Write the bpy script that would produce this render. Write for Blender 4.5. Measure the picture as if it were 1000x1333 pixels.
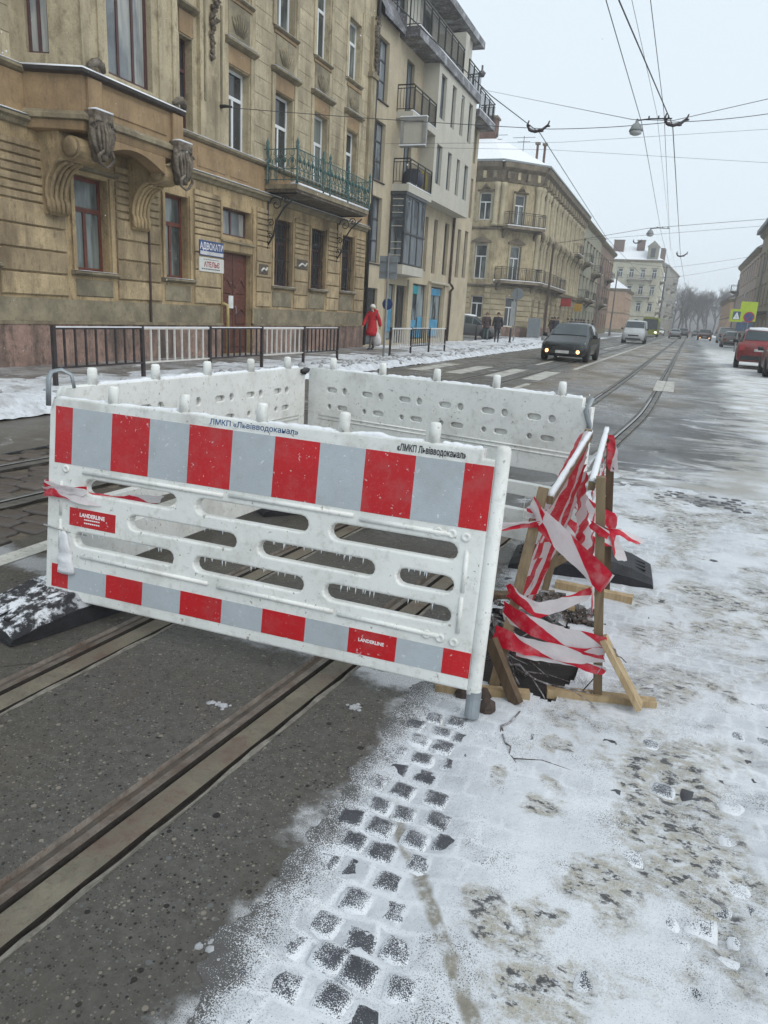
import bpy, bmesh, math, random
from mathutils import Matrix, Vector, noise
R_ = random.Random(7)
for o in list(bpy.data.objects): bpy.data.objects.remove(o)
sc = bpy.context.scene
COL = sc.collection
# ------------------------------------------------------------------ camera, sky, sun, exposure
cam = bpy.data.objects.new('camera', bpy.data.cameras.new('camera'))
COL.objects.link(cam)
_c = Matrix(((0.9279, -0.1485, 0.3419), (0.3677, 0.2287, -0.9014), (0.0557, 0.9621, 0.2669)))
_d = Vector((385, 238.5, -945)).normalized()
_u = Vector((192, 3370, 945)); _u = (_u - _d*_u.dot(_d)).normalized()
_r = _d.cross(_u)
cam.matrix_world = Matrix.Translation((0, 0, 1.5)) @ Matrix((_r, _d, _u)).to_4x4()
cam.data.sensor_fit = 'VERTICAL'
cam.data.sensor_height = 24.0
cam.data.lens = 24.0*945/1333
cam.data.clip_start = 0.05
cam.data.clip_end = 3000
sc.camera = cam
W = bpy.data.worlds.new('World'); sc.world = W; W.use_nodes = True
wn = W.node_tree; bg = wn.nodes['Background']
sky = wn.nodes.new('ShaderNodeTexSky'); sky.sky_type = 'NISHITA'; sky.sun_disc = False
SUN_EL, SUN_ROT = math.radians(45), math.radians(116)
sky.sun_elevation = SUN_EL; sky.sun_rotation = SUN_ROT; sky.dust_density = 6.0; sky.air_density = 1.0
mx = wn.nodes.new('ShaderNodeMix'); mx.data_type = 'RGBA'
mx.inputs['Factor'].default_value = 0.93
wn.links.new(sky.outputs[0], mx.inputs['A'])
mx.inputs['B'].default_value = (8.0, 9.05, 9.85, 1)          # even white-grey cloud cover
wn.links.new(mx.outputs['Result'], bg.inputs['Color'])
bg.inputs['Strength'].default_value = 0.1
sl = bpy.data.lights.new('sun', 'SUN'); sl.energy = 1.3; sl.angle = math.radians(50); sl.color = (1.0, 0.97, 0.93)
so = bpy.data.objects.new('sun', sl); COL.objects.link(so)
so.rotation_euler = (math.radians(90)-SUN_EL, 0, math.radians(63))
sc.view_settings.view_transform = 'Standard'; sc.view_settings.look = 'None'
sc.view_settings.exposure = 0.1; sc.view_settings.gamma = 1.0; sc.view_settings.use_curve_mapping = False
sc.cycles.max_bounces = 6; sc.cycles.diffuse_bounces = 3; sc.cycles.glossy_bounces = 3
sc.cycles.transmission_bounces = 3; sc.cycles.volume_bounces = 1; sc.cycles.transparent_max_bounces = 6
sc.cycles.use_denoising = True

# ------------------------------------------------------------------ helpers
def L(v): v /= 255.0; return v/12.92 if v <= .04045 else ((v+.055)/1.055)**2.4
def RGB(r, g, b): return (L(r), L(g), L(b))
MATS = {}
class NT:
    """small builder for node materials (world-space procedural textures)"""
    def __init__(s, name):
        s.m = bpy.data.materials.new(name); s.m.use_nodes = True; s.t = s.m.node_tree
        s.b = s.t.nodes['Principled BSDF']; MATS[name] = s.m
        s.pos = s.t.nodes.new('ShaderNodeNewGeometry').outputs['Position']
    def n(s, t): return s.t.nodes.new(t)
    def set(s, sock, v):
        if hasattr(v, 'is_output'): s.t.links.new(v, sock)
        elif isinstance(v, (tuple, list)) and len(v) == 3 and sock.type == 'RGBA': sock.default_value = (*v, 1)
        else: sock.default_value = v
    def mapv(s, scale, src=None, loc=(0, 0, 0), rot=(0, 0, 0)):
        n = s.n('ShaderNodeMapping'); s.set(n.inputs['Vector'], src or s.pos)
        n.inputs['Scale'].default_value = scale if hasattr(scale, '__len__') else (scale,)*3
        n.inputs['Location'].default_value = loc; n.inputs['Rotation'].default_value = rot
        return n.outputs[0]
    def noise(s, scale, detail=4, rough=.6, src=None, sc3=None, dist=0, loc=(0, 0, 0)):
        n = s.n('ShaderNodeTexNoise'); n.inputs['Scale'].default_value = scale
        n.inputs['Detail'].default_value = detail; n.inputs['Roughness'].default_value = rough; n.inputs['Distortion'].default_value = dist
        v = src or s.pos
        if sc3: v = s.mapv(sc3, v, loc)
        s.set(n.inputs['Vector'], v); return n.outputs['Fac']
    def vor(s, scale, feat='F1', out='Distance', sc3=None, src=None, rnd=1):
        n = s.n('ShaderNodeTexVoronoi'); n.feature = feat; n.inputs['Scale'].default_value = scale; n.inputs['Randomness'].default_value = rnd
        s.set(n.inputs['Vector'], s.mapv(sc3, src) if sc3 else (src or s.pos)); return n.outputs[out]
    def ramp(s, f, a, b, lo=0., hi=1., smooth=True):
        n = s.n('ShaderNodeMapRange'); n.interpolation_type = 'SMOOTHSTEP' if smooth else 'LINEAR'
        s.set(n.inputs['Value'], f); n.inputs['From Min'].default_value = a; n.inputs['From Max'].default_value = b
        n.inputs['To Min'].default_value = lo; n.inputs['To Max'].default_value = hi; return n.outputs['Result']
    def mix(s, f, a, b, mode='MIX'):
        n = s.n('ShaderNodeMix'); n.data_type = 'RGBA'; n.blend_type = mode
        s.set(n.inputs['Factor'], f); s.set(n.inputs['A'], a); s.set(n.inputs['B'], b); return n.outputs['Result']
    def math(s, op, a, b=0., clamp=False):
        n = s.n('ShaderNodeMath'); n.operation = op; n.use_clamp = clamp
        s.set(n.inputs[0], a); s.set(n.inputs[1], b); return n.outputs[0]
    def xyz(s, src=None):
        n = s.n('ShaderNodeSeparateXYZ'); s.set(n.inputs[0], src or s.pos); return n.outputs
    def bump(s, h, strength=.3, dist=.01, prev=None):
        n = s.n('ShaderNodeBump'); s.set(n.inputs['Height'], h); n.inputs['Strength'].default_value = strength; n.inputs['Distance'].default_value = dist
        if prev: s.set(n.inputs['Normal'], prev)
        s.set(s.b.inputs['Normal'], n.outputs[0]); return n.outputs[0]
    def done(s, col, rough=.7, metal=0., spec=.5):
        s.set(s.b.inputs['Base Color'], col); s.set(s.b.inputs['Roughness'], rough)
        s.b.inputs['Metallic'].default_value = metal; s.b.inputs['Specular IOR Level'].default_value = spec
        return s.m

def mat(name, col, rough=.7, var=.25, scale=3., bump=.0, bscale=40., dirt=None, metal=0., streak=False, rnd=0., spec=.5, dirtscale=1.2, snow=0., specks=None):
    """painted / plastered / metal surface: tone noise, optional dirt (second colour), fine bump, per-object tone"""
    if name in MATS: return MATS[name]
    t = NT(name)
    f = t.noise(scale, 5, .6)
    lo = tuple(c*(1-var) for c in col); hi = tuple(min(.95, c*(1+var*.7)) for c in col)
    c = t.mix(t.ramp(f, .3, .7), lo, hi)
    if rnd:
        oi = t.n('ShaderNodeObjectInfo').outputs['Random']
        c = t.mix(t.ramp(oi, 0, 1, 0, 1, False), c, t.mix(1.0, c, (1-rnd,)*3, 'MULTIPLY'))
    if dirt:
        d = t.noise(dirtscale, 6, .65, sc3=(1, 1, .28) if streak else (1, 1, 1))
        c = t.mix(t.ramp(d, .46, .72, 0, dirt[1]), c, dirt[0])
        d2 = t.noise(dirtscale*9, 4, .7, sc3=(1, 1, .5) if streak else (1, 1, 1), loc=(3, 1, 7))
        c = t.mix(t.ramp(d2, .50, .72, 0, dirt[1]*.75), c, dirt[0])
        if streak:
            d3 = t.noise(3.2, 5, .7, sc3=(1, 1, .10), loc=(5, 5, 2)); c = t.mix(t.ramp(d3, .50, .68, 0, dirt[1]*.55), c, dirt[0])
            d4 = t.noise(26, 5, .75, loc=(2, 8, 4), sc3=(1, 1, 1)); c = t.mix(t.ramp(d4, .50, .66, 0, dirt[1]*.45), c, dirt[0])
            d5 = t.noise(1.9, 5, .7, loc=(7, 1, 9), sc3=(1, 1, 1)); c = t.mix(t.ramp(d5, .60, .70, 0, .35), c, tuple(min(.8, q*1.35+.03) for q in col))
    if specks: c = t.mix(t.math('MULTIPLY', t.ramp(t.noise(specks[1], 3, .6), .66, .70), .8), c, specks[0]); c = t.mix(t.math('MULTIPLY', t.ramp(t.noise(specks[1]*.35, 6, .75, sc3=(1, 1, .35), loc=(4, 9, 1)), .66, .74), .6), c, specks[0])
    if snow:
        z = t.n('ShaderNodeSeparateXYZ'); t.set(z.inputs[0], t.n('ShaderNodeNewGeometry').outputs['Normal'])
        k = t.math('MULTIPLY', t.ramp(z.outputs[2], .5, .9), t.ramp(t.noise(14, 5, .7), .5-snow*.3, .62-snow*.2))
        c = t.mix(k, c, (.78, .81, .85))
    if bump: t.bump(t.noise(bscale, 5, .7), min(1., bump*1.6), .012 if not streak else .02)
    return t.done(c, rough, metal, spec)

class MB:
    """collects faces and builds ONE mesh object"""
    def __init__(s, T=None): s.v = []; s.f = []; s.mi = []; s.T = T; s.m = 0; s.sm = []; s.smooth = False; s.uv = {}
    def add(s, vs, fs):
        b = len(s.v)
        s.v += [tuple(s.T @ Vector(p)) for p in vs] if s.T else [tuple(p) for p in vs]
        for f in fs: s.f.append(tuple(b+i for i in f)); s.mi.append(s.m); s.sm.append(s.smooth)
        return s
    def box(s, x0, x1, y0, y1, z0, z1):
        return s.add([(x0, y0, z0), (x1, y0, z0), (x1, y1, z0), (x0, y1, z0), (x0, y0, z1), (x1, y0, z1), (x1, y1, z1), (x0, y1, z1)],
                     [(0, 3, 2, 1), (4, 5, 6, 7), (0, 1, 5, 4), (1, 2, 6, 5), (2, 3, 7, 6), (3, 0, 4, 7)])
    def cbox(s, x0, x1, y0, y1, z0, z1, c=.01):
        """box whose front (y0) face is chamfered: a stone block standing proud of a wall"""
        a = [(x0, y1, z0), (x1, y1, z0), (x1, y1, z1), (x0, y1, z1)]
        b = [(x0, y0+c, z0), (x1, y0+c, z0), (x1, y0+c, z1), (x0, y0+c, z1)]
        d = [(x0+c, y0, z0+c), (x1-c, y0, z0+c), (x1-c, y0, z1-c), (x0+c, y0, z1-c)]
        fs = []
        for k in (0, 4):
            for i in range(4): j = (i+1) % 4; fs.append((k+i, k+j, k+4+j, k+4+i))
        return s.add(a+b+d, fs+[(8, 9, 10, 11)])
    def bar(s, p, q, w, h=None, up=(0, 0, 1)):
        p, q = Vector(p), Vector(q); h = h or w; d = (q-p)
        if d.length < 1e-6: return s
        d.normalize(); up = Vector(up)
        if abs(d.dot(up)) > .95: up = Vector((1, 0, 0)) if abs(d.x) < .9 else Vector((0, 1, 0))
        a = d.cross(up).normalized()*(w/2); b = a.cross(d).normalized()*(h/2)
        vs = [p-a-b, p+a-b, p+a+b, p-a+b, q-a-b, q+a-b, q+a+b, q-a+b]
        return s.add(vs, [(0, 3, 2, 1), (4, 5, 6, 7), (0, 1, 5, 4), (1, 2, 6, 5), (2, 3, 7, 6), (3, 0, 4, 7)])
    def tube(s, pts, r, n=8, caps=True, flat=1.):
        pts = [Vector(p) for p in pts]; rr = r if hasattr(r, '__len__') else [r]*len(pts)
        vs = []; a = None
        for i, p in enumerate(pts):
            d = (pts[min(i+1, len(pts)-1)]-pts[max(i-1, 0)])
            d = d.normalized() if d.length > 1e-9 else Vector((0, 0, 1))
            if a is None: a = d.cross(Vector((0, 0, 1)) if abs(d.z) < .9 else Vector((1, 0, 0)))
            a = (a-d*a.dot(d)).normalized(); b = d.cross(a)
            vs += [p+(a*math.cos(2*math.pi*k/n)+b*flat*math.sin(2*math.pi*k/n))*rr[i] for k in range(n)]
        fs = []
        for i in range(len(pts)-1):
            for k in range(n): j = (k+1) % n; fs.append((i*n+k, i*n+j, (i+1)*n+j, (i+1)*n+k))
        if caps: fs += [tuple(range(n))[::-1], tuple((len(pts)-1)*n+k for k in range(n))]
        return s.add(vs, fs)
    def loft(s, rings, caps=True, close=True):
        n = len(rings[0]); vs = [p for r in rings for p in r]; fs = []
        for i in range(len(rings)-1):
            for k in range(n if close else n-1): j = (k+1) % n; fs.append((i*n+k, i*n+j, (i+1)*n+j, (i+1)*n+k))
        if caps: fs += [tuple(range(n))[::-1], tuple((len(rings)-1)*n+k for k in range(n))]
        return s.add(vs, fs)
    def prism(s, prof, ax, a, b):
        """2D outline extruded along axis ax (0,1,2) between a and b"""
        def P(p, t): q = list(p); q.insert(ax, t); return tuple(q)
        n = len(prof)
        return s.add([P(p, a) for p in prof]+[P(p, b) for p in prof], [tuple(range(n))[::-1], tuple(range(n, 2*n))]+[(i, (i+1) % n, n+(i+1) % n, n+i) for i in range(n)])
    def lathe(s, prof, n=12, c=(0, 0, 0), ax=2):
        rings = []
        for r, h in prof:
            ring = []
            for k in range(n):
                q = [r*math.cos(2*math.pi*k/n), r*math.sin(2*math.pi*k/n)]; q.insert(ax, h)
                ring.append((q[0]+c[0], q[1]+c[1], q[2]+c[2]))
            rings.append(ring)
        return s.loft(rings)
    def grid(s, nx, ny, fn, keep=None):
        vs = [fn(i, j) for j in range(ny+1) for i in range(nx+1)]
        fs = [(j*(nx+1)+i, j*(nx+1)+i+1, (j+1)*(nx+1)+i+1, (j+1)*(nx+1)+i) for j in range(ny) for i in range(nx) if keep is None or keep(i, j)]
        return s.add(vs, fs)
    def mesh(s, name, mats):
        me = bpy.data.meshes.new(name); me.from_pydata(s.v, [], s.f)
        for m in (mats if isinstance(mats, (list, tuple)) else [mats]): me.materials.append(m)
        me.polygons.foreach_set('material_index', s.mi); me.polygons.foreach_set('use_smooth', s.sm)
        me.validate(); me.update(); return me
    def build(s, name, mats, parent=None, M=None, **tags): return put(name, s.mesh(name, mats), parent, M, **tags)

WM = {}
I4 = Matrix.Identity(4)
def put(name, data, parent=None, M=None, **tags):
    o = bpy.data.objects.new(name, data); COL.objects.link(o); M = M or I4
    if parent is not None:
        o.parent = parent; o.matrix_basis = WM[parent.name].inverted() @ M
    else: o.matrix_basis = M
    WM[o.name] = M
    for k, v in tags.items(): o[k] = v
    return o
def T3(x, y=0, z=0): return Matrix.Translation((x, y, z))
def RZ(a): return Matrix.Rotation(a, 4, 'Z')
def thing(name, label, cat, M=None, group=None):
    M = M if isinstance(M, Matrix) else T3(*(M or (0, 0, 0)))
    o = put(name, None, None, M, label=label, category=cat); o.empty_display_size = .2
    if group: o['group'] = group
    return o
def struct(o): o['kind'] = 'structure'; return o
def copy_tree(o, M, parent=None, **tags):
    """copy of a thing, its parts and their sub-parts (mesh data shared)"""
    c = o.copy(); COL.objects.link(c); c.parent = parent
    if parent is None: c.matrix_basis = M
    WM[c.name] = M if parent is None else WM[parent.name] @ c.matrix_basis
    for k, v in tags.items(): c[k] = v
    for ch in [x for x in o.children]: copy_tree(ch, None, c)
    return c
def curve_mesh(name, outers, holes, depth, bevel=.004, res=2):
    """flat outline (with holes) -> thick plate with rounded edges, in local XY, thickness along Z (centred)"""
    cu = bpy.data.curves.new(name, 'CURVE'); cu.dimensions = '2D'; cu.fill_mode = 'BOTH'
    cu.extrude = depth/2-bevel; cu.bevel_depth = bevel; cu.bevel_resolution = res
    for pl in list(outers)+list(holes):
        sp = cu.splines.new('POLY'); sp.points.add(len(pl)-1); sp.use_cyclic_u = True
        for q, p in zip(sp.points, pl): q.co = (p[0], p[1], 0, 1)
    o = bpy.data.objects.new(name, cu); COL.objects.link(o)
    me = bpy.data.meshes.new_from_object(o.evaluated_get(bpy.context.evaluated_depsgraph_get()))
    bpy.data.objects.remove(o); bpy.data.curves.remove(cu); me.name = name; return me
def text_mesh(body, size, depth=.001, bold=0., xs=1., align='LEFT', shear=0.):
    cu = bpy.data.curves.new('lettering', 'FONT'); cu.body = body; cu.size = size; cu.extrude = depth; cu.offset = bold
    cu.align_x = align; cu.shear = shear; cu.resolution_u = 2
    o = bpy.data.objects.new('lettering', cu); COL.objects.link(o)
    me = bpy.data.meshes.new_from_object(o.evaluated_get(bpy.context.evaluated_depsgraph_get()))
    bpy.data.objects.remove(o); bpy.data.curves.remove(cu)
    if xs != 1: me.transform(Matrix.Diagonal((xs, 1, 1, 1)))
    return me
def stadium(x0, x1, y0, y1, n=6):
    r = (y1-y0)/2; c = (y0+y1)/2; p = []
    for k in range(n+1): a = -math.pi/2+math.pi*k/n; p.append((x1-r+r*math.cos(a), c+r*math.sin(a)))
    for k in range(n+1): a = math.pi/2+math.pi*k/n; p.append((x0+r+r*math.cos(a), c+r*math.sin(a)))
    return p
def circle(x, y, r, n=12): return [(x+r*math.cos(2*math.pi*k/n), y+r*math.sin(2*math.pi*k/n)) for k in range(n)]
def skin_mesh(name, joints, bones, levels=1):
    """one continuous body grown round a skeleton: joints {name: (pos, radius)} ; bones [(a, b)]"""
    ks = list(joints); me = bpy.data.meshes.new(name)
    me.from_pydata([joints[k][0] for k in ks], [(ks.index(a), ks.index(b)) for a, b in bones], [])
    o = bpy.data.objects.new(name, me); COL.objects.link(o)
    o.modifiers.new('skin', 'SKIN')
    for i, k in enumerate(ks):
        r = joints[k][1]; d = me.skin_vertices[0].data[i]; d.radius = (r, r) if not hasattr(r, '__len__') else r; d.use_root = (i == 0)
    s = o.modifiers.new('sub', 'SUBSURF'); s.levels = levels; s.render_levels = levels
    out = bpy.data.meshes.new_from_object(o.evaluated_get(bpy.context.evaluated_depsgraph_get()))
    bpy.data.objects.remove(o); bpy.data.meshes.remove(me); out.name = name
    for p in out.polygons: p.use_smooth = True
    return out
def setmat(me, *ms):
    me.materials.clear()
    for m in ms: me.materials.append(m)
    return me
def lerp(a, b, t): return a+(b-a)*t
def interp(tab, y):
    if y <= tab[0][0]: a, b = tab[0], tab[1]
    elif y >= tab[-1][0]: (a, b) = tab[-2], tab[-1]
    else:
        for a, b in zip(tab, tab[1:]):
            if a[0] <= y <= b[0]: break
    i = tab.index(a); sl = (b[1]-a[1])/(b[0]-a[0])
    ma = sl if i == 0 else ((a[1]-tab[i-1][1])/(a[0]-tab[i-1][0])+sl)/2
    mb_ = sl if i+2 >= len(tab) else ((tab[i+2][1]-b[1])/(tab[i+2][0]-b[0])+sl)/2
    h = b[0]-a[0]; t = max(0., min(1., (y-a[0])/h)); t2, t3 = t*t, t*t*t
    return (2*t3-3*t2+1)*a[1]+(t3-2*t2+t)*h*ma+(-2*t3+3*t2)*b[1]+(t3-t2)*h*mb_
def nz(x, y, z=0.): return noise.noise(Vector((x, y, z)))
def fbm(x, y, z=0., o=4): return noise.fractal(Vector((x, y, z)), .9, 2., o)
# ------------------------------------------------------------------ materials of the ground
SNOWC = (.665, .69, .72)
def road_material():
    t = NT('road_asphalt'); x, y, z = t.xyz()
    stone = t.mix(t.ramp(t.noise(26, 5, .7), .3, .7), (.056, .054, .049), (.112, .107, .097))
    stone = t.mix(t.ramp(t.noise(420, 2, .6), .35, .65, 0, .55), stone, (.095, .09, .08))
    bs = None
    for sc_, rad, thr in ((115, .33, .30), (62, .31, .55), (30, .26, .82), (12, .17, .94)):
        vd = t.vor(sc_, 'F1', 'Distance', sc3=(1, 1, .01)); vc = t.xyz(t.vor(sc_, 'F1', 'Color', sc3=(1, 1, .01)))
        k = t.math('MULTIPLY', t.ramp(vd, rad*.8, rad, 1, 0), t.ramp(vc[0], thr, thr+.03))
        cc = t.mix(t.ramp(vc[1], .42, .46), (.010, .010, .011), t.mix(t.ramp(vc[2], .3, .8), (.125, .13, .13), (.24, .215, .175)))
        stone = t.mix(t.math('MULTIPLY', k, .9 if sc_ < 100 else .75), stone, cc); bs = k if bs is None else t.math('MAXIMUM', bs, k)
    ck = t.vor(1.1, 'DISTANCE_TO_EDGE', 'Distance', sc3=(1, 1, .01), src=None); wv_ = t.noise(4, 4, .6)
    ck = t.math('MULTIPLY', t.ramp(t.math('ADD', ck, t.math('MULTIPLY', t.math('SUBTRACT', wv_, .5), .05)), .004, .012, 1, 0), t.ramp(t.noise(.8, 2), .5, .6))
    stone = t.mix(t.math('MULTIPLY', ck, .75), stone, (.018, .016, .014))
    ton = t.noise(.9, 5, .6)
    c = t.mix(t.ramp(ton, .3, .7, 0, .35), stone, (.060, .052, .041))
    c = t.mix(t.ramp(t.noise(2.3, 6, .7), .5, .75, 0, .42), c, (.105, .088, .064))
    # dirt brought by the traffic
    xd = t.math('ADD', x, t.math('MULTIPLY', t.math('SUBTRACT', t.noise(.35, 4, .6), .5), 2.2))
    lane = t.math('SUBTRACT', xd, t.math('MULTIPLY', y, .0125))
    mud = t.math('MULTIPLY', t.math('MULTIPLY', t.ramp(lane, -4.2, -2.8), t.ramp(lane, -.2, .5, 1, 0)), t.ramp(y, 12, 18))
    mud = t.math('MULTIPLY', mud, t.ramp(t.noise(.5, 5, .6, sc3=(1, .22, 1)), .30, .52, .15, .95))
    c = t.mix(mud, c, (.165, .125, .075))
    left = t.math('MULTIPLY', t.ramp(xd, -4.8, -5.8), t.ramp(y, 3, 6))
    c = t.mix(t.math('MULTIPLY', left, .6), c, (.135, .12, .10))
    # wet and slushy film away from the camera
    slush = t.math('MULTIPLY', t.math('MULTIPLY', t.ramp(y, 4, 8), t.ramp(y, 40, 16, .35, 1)), t.ramp(t.noise(.7, 6, .65, sc3=(1, .3, 1)), .38, .64, .12, .66))
    c = t.mix(t.math('MULTIPLY', slush, t.ramp(lane, -3.5, -2.5, .25, 1)), c, (.15, .162, .18))
    # snow on the parking side, swept into arcs by turning tyres
    sw = t.noise(.75, 6, .68, sc3=(.6, 1.15, 1), dist=2.2); fine = t.noise(5, 6, .75, sc3=(.7, 1, 1), dist=.6)
    sn = t.math('ADD', t.math('ADD', t.ramp(lane, -.4, 1.9, -.38, .85), t.math('MULTIPLY', t.ramp(y, 10, 6, 0, .75), t.ramp(x, -1.3, -.5))), t.math('ADD', t.math('MULTIPLY', t.math('SUBTRACT', sw, .5), 3.8), t.math('MULTIPLY', t.math('SUBTRACT', fine, .5), 1.5)))
    sn = t.ramp(sn, -.15, .6)
    sn = t.math('MULTIPLY', sn, t.ramp(y, 4, 6))
    tr = t.math('MULTIPLY', t.ramp(lane, -.2, .1), t.ramp(lane, .9, 1.5, 1, 0))       # dark wet wheel track of the right lane
    sn = t.math('MULTIPLY', sn, t.math('SUBTRACT', 1., t.math('MULTIPLY', tr, t.ramp(y, 12, 25, .3, .85))))
    c = t.mix(sn, c, t.mix(t.ramp(t.noise(1.6, 5, .6), .35, .65), (.44, .43, .39), SNOWC))
    # snow dust that thins out over the asphalt beside the setts
    e = t.math('ADD', x, t.math('MULTIPLY', t.math('SUBTRACT', t.noise(5, 6, .65), .5), .42))
    du = t.math('MULTIPLY', t.ramp(e, -.84, -.70), t.ramp(y, 4.5, 3.4))
    e2 = t.math('ADD', t.math('ADD', y, t.math('MULTIPLY', x, .12)), t.math('MULTIPLY', t.math('SUBTRACT', t.noise(7, 5, .7), .5), .30))
    du2 = t.math('MULTIPLY', t.math('MULTIPLY', t.ramp(e2, 2.42, 2.52), t.ramp(e2, 2.72, 2.58)), t.ramp(x, -1.7, -.9, .5, 1))
    du = t.math('MAXIMUM', du, t.math('MULTIPLY', du2, t.ramp(y, 2.0, 2.3)))
    grain = t.noise(330, 2, .5)
    du = t.math('MULTIPLY', du, t.ramp(grain, .36, .5, .15, .95))
    c = t.mix(du, c, SNOWC)
    h = t.math('MULTIPLY', bs, .35)
    t.bump(t.math('ADD', h, t.noise(60, 5, .7)), .5, .006)
    r = t.ramp(t.noise(.8, 4, .6), .3, .7, .25, .56)
    r = t.math('ADD', r, t.math('MULTIPLY', t.ramp(y, 6, 14), t.ramp(t.noise(.6, 4, .6, sc3=(1, .4, 1)), .4, .62, -.12, .12)))
    r = t.math('ADD', r, t.math('MULTIPLY', sn, .3))
    return t.done(c, r, 0, .2)
def snow_material():
    t = NT('trodden_snow'); x, y, z = t.xyz()
    c = t.mix(t.ramp(t.noise(2.2, 5, .6), .3, .7), (.55, .575, .605), SNOWC)
    # grimy patches, tread pattern pressed into them
    st = t.noise(2.6, 5, .6, dist=.4); st2 = t.noise(.9, 3, .5, loc=(4, 2, 0), sc3=(1, 1, 1))
    tread = t.vor(52, 'DISTANCE_TO_EDGE', 'Distance', sc3=(1, .7, 1))
    m = t.math('ADD', st, t.math('MULTIPLY', t.math('SUBTRACT', st2, .5), .5))
    m = t.math('ADD', m, t.ramp(x, -.55, .35, -.075, .105))
    m = t.math('ADD', m, t.math('MULTIPLY', t.math('SUBTRACT', t.noise(13, 5, .7), .5), .30))
    m = t.math('ADD', m, t.math('MULTIPLY', t.ramp(y, 2.6, 4.5), .05))
    w3 = t.n('ShaderNodeTexNoise'); w3.inputs['Scale'].default_value = 6; w3.inputs['Detail'].default_value = 4; t.set(w3.inputs['Vector'], t.pos)
    wv = t.n('ShaderNodeVectorMath'); wv.operation = 'MULTIPLY_ADD'; t.set(wv.inputs[0], w3.outputs['Color']); wv.inputs[1].default_value = (.26, .26, 0); t.set(wv.inputs[2], t.mapv((1, .75, 0), None, (-.13, -.13, 0)))
    wob = wv.outputs[0]; spot = None
    for (sx, sy, r) in ((-.23, 1.51, .07), (-.36, 2.12, .06), (-.13, 2.1, .09), (-.09, 1.35, .12), (.02, 1.81, .08), (.17, 2.33, .17), (-.16, 2.17, .07), (-.62, 2.38, .05), (.1, 2.12, .12), (-.2, 2.45, .06), (-.1, 1.62, .05), (.3, 1.95, .16)):
        n = t.n('ShaderNodeVectorMath'); n.operation = 'DISTANCE'; t.set(n.inputs[0], wob); n.inputs[1].default_value = (sx, sy*.75, 0)
        k = t.ramp(n.outputs['Value'], r*.3, r*1.4, .24, 0)
        spot = k if spot is None else t.math('MAXIMUM', spot, k)
    m = t.math('ADD', m, spot)
    k = t.ramp(m, .575, .74)
    k2 = t.math('MULTIPLY', k, t.math('MULTIPLY', t.ramp(tread, .0, .10, .72, 1.), t.ramp(t.noise(30, 5, .7, sc3=(.7, 1.2, 1)), .35, .62, .08, 1.)))
    c = t.mix(t.math('MULTIPLY', k2, .78), c, t.mix(t.noise(5, 4), (.235, .205, .135), (.385, .35, .26)))
    c = t.mix(t.math('MULTIPLY', t.ramp(m, .62, .76), t.ramp(t.noise(24, 5, .75, sc3=(.75, 1.1, 1)), .52, .60, 0, .95)), c, (.055, .055, .058))
    # grey speckle where the cover is thin
    sp = t.math('MULTIPLY', t.ramp(t.noise(240, 2, .5), .52, .66), t.ramp(t.noise(3.1, 5, .6, loc=(9, 0, 0), sc3=(1, 1, 1)), .38, .68, .05, .8))
    c = t.mix(sp, c, (.22, .225, .235))
    # thin cover: stones grey through it; grains thin out towards the bare asphalt
    bt = t.n('ShaderNodeTexBrick'); bt.inputs['Scale'].default_value = 1; bt.inputs['Brick Width'].default_value = .0995; bt.inputs['Row Height'].default_value = .097; bt.inputs['Mortar Size'].default_value = .013; bt.inputs['Mortar Smooth'].default_value = .8
    wb = t.n('ShaderNodeVectorMath'); wb.operation = 'MULTIPLY_ADD'; t.set(wb.inputs[0], w3.outputs['Color']); wb.inputs[1].default_value = (.07, .07, 0); t.set(wb.inputs[2], t.pos); t.set(bt.inputs['Vector'], wb.outputs[0])
    th = t.math('MULTIPLY', t.math('SUBTRACT', 1., bt.outputs['Fac']), t.ramp(t.noise(1.7, 4, .6, loc=(2, 7, 0), sc3=(1, 1, 1)), .42, .66, .04, .62))
    th = t.math('MULTIPLY', th, t.ramp(t.noise(11, 4, .7), .35, .6, .3, 1))
    c = t.mix(t.math('MULTIPLY', th, .75), c, (.26, .275, .30))
    ex = t.math('ADD', x, t.math('MULTIPLY', t.math('SUBTRACT', t.noise(9, 5, .7), .5), .24))
    pe = t.math('ADD', t.ramp(ex, -.84, -.60, 1., 0.), t.math('MULTIPLY', t.ramp(t.noise(3.4, 5, .65, loc=(1, 3, 0), sc3=(1, 1, 1)), .48, .72), .6))
    c = t.mix(t.ramp(t.math('ADD', t.noise(300, 3, .6), t.math('MULTIPLY', pe, .27)), .62, .72, 0, .92), c, (.052, .047, .041))
    # a muddy scrape line
    ln = t.math('ABSOLUTE', t.math('SUBTRACT', x, t.math('ADD', t.ramp(y, 1.86, 1.2, -.62, -.155, False), t.math('MULTIPLY', t.math('SUBTRACT', t.noise(7, 3), .5), .05))))
    lk = t.math('MULTIPLY', t.ramp(ln, .034, .014), t.math('MULTIPLY', t.ramp(y, 1.92, 1.85), t.ramp(t.noise(13, 5, .75), .36, .58, .12, .9)))
    c = t.mix(lk, c, t.mix(t.noise(30, 4), (.10, .09, .07), (.28, .255, .19)))
    h = t.math('ADD', t.math('MULTIPLY', t.noise(60, 5, .7), .8), t.math('MULTIPLY', k2, -.7))
    t.bump(h, .6, .008)
    return t.done(c, .75, 0, .3)
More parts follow.
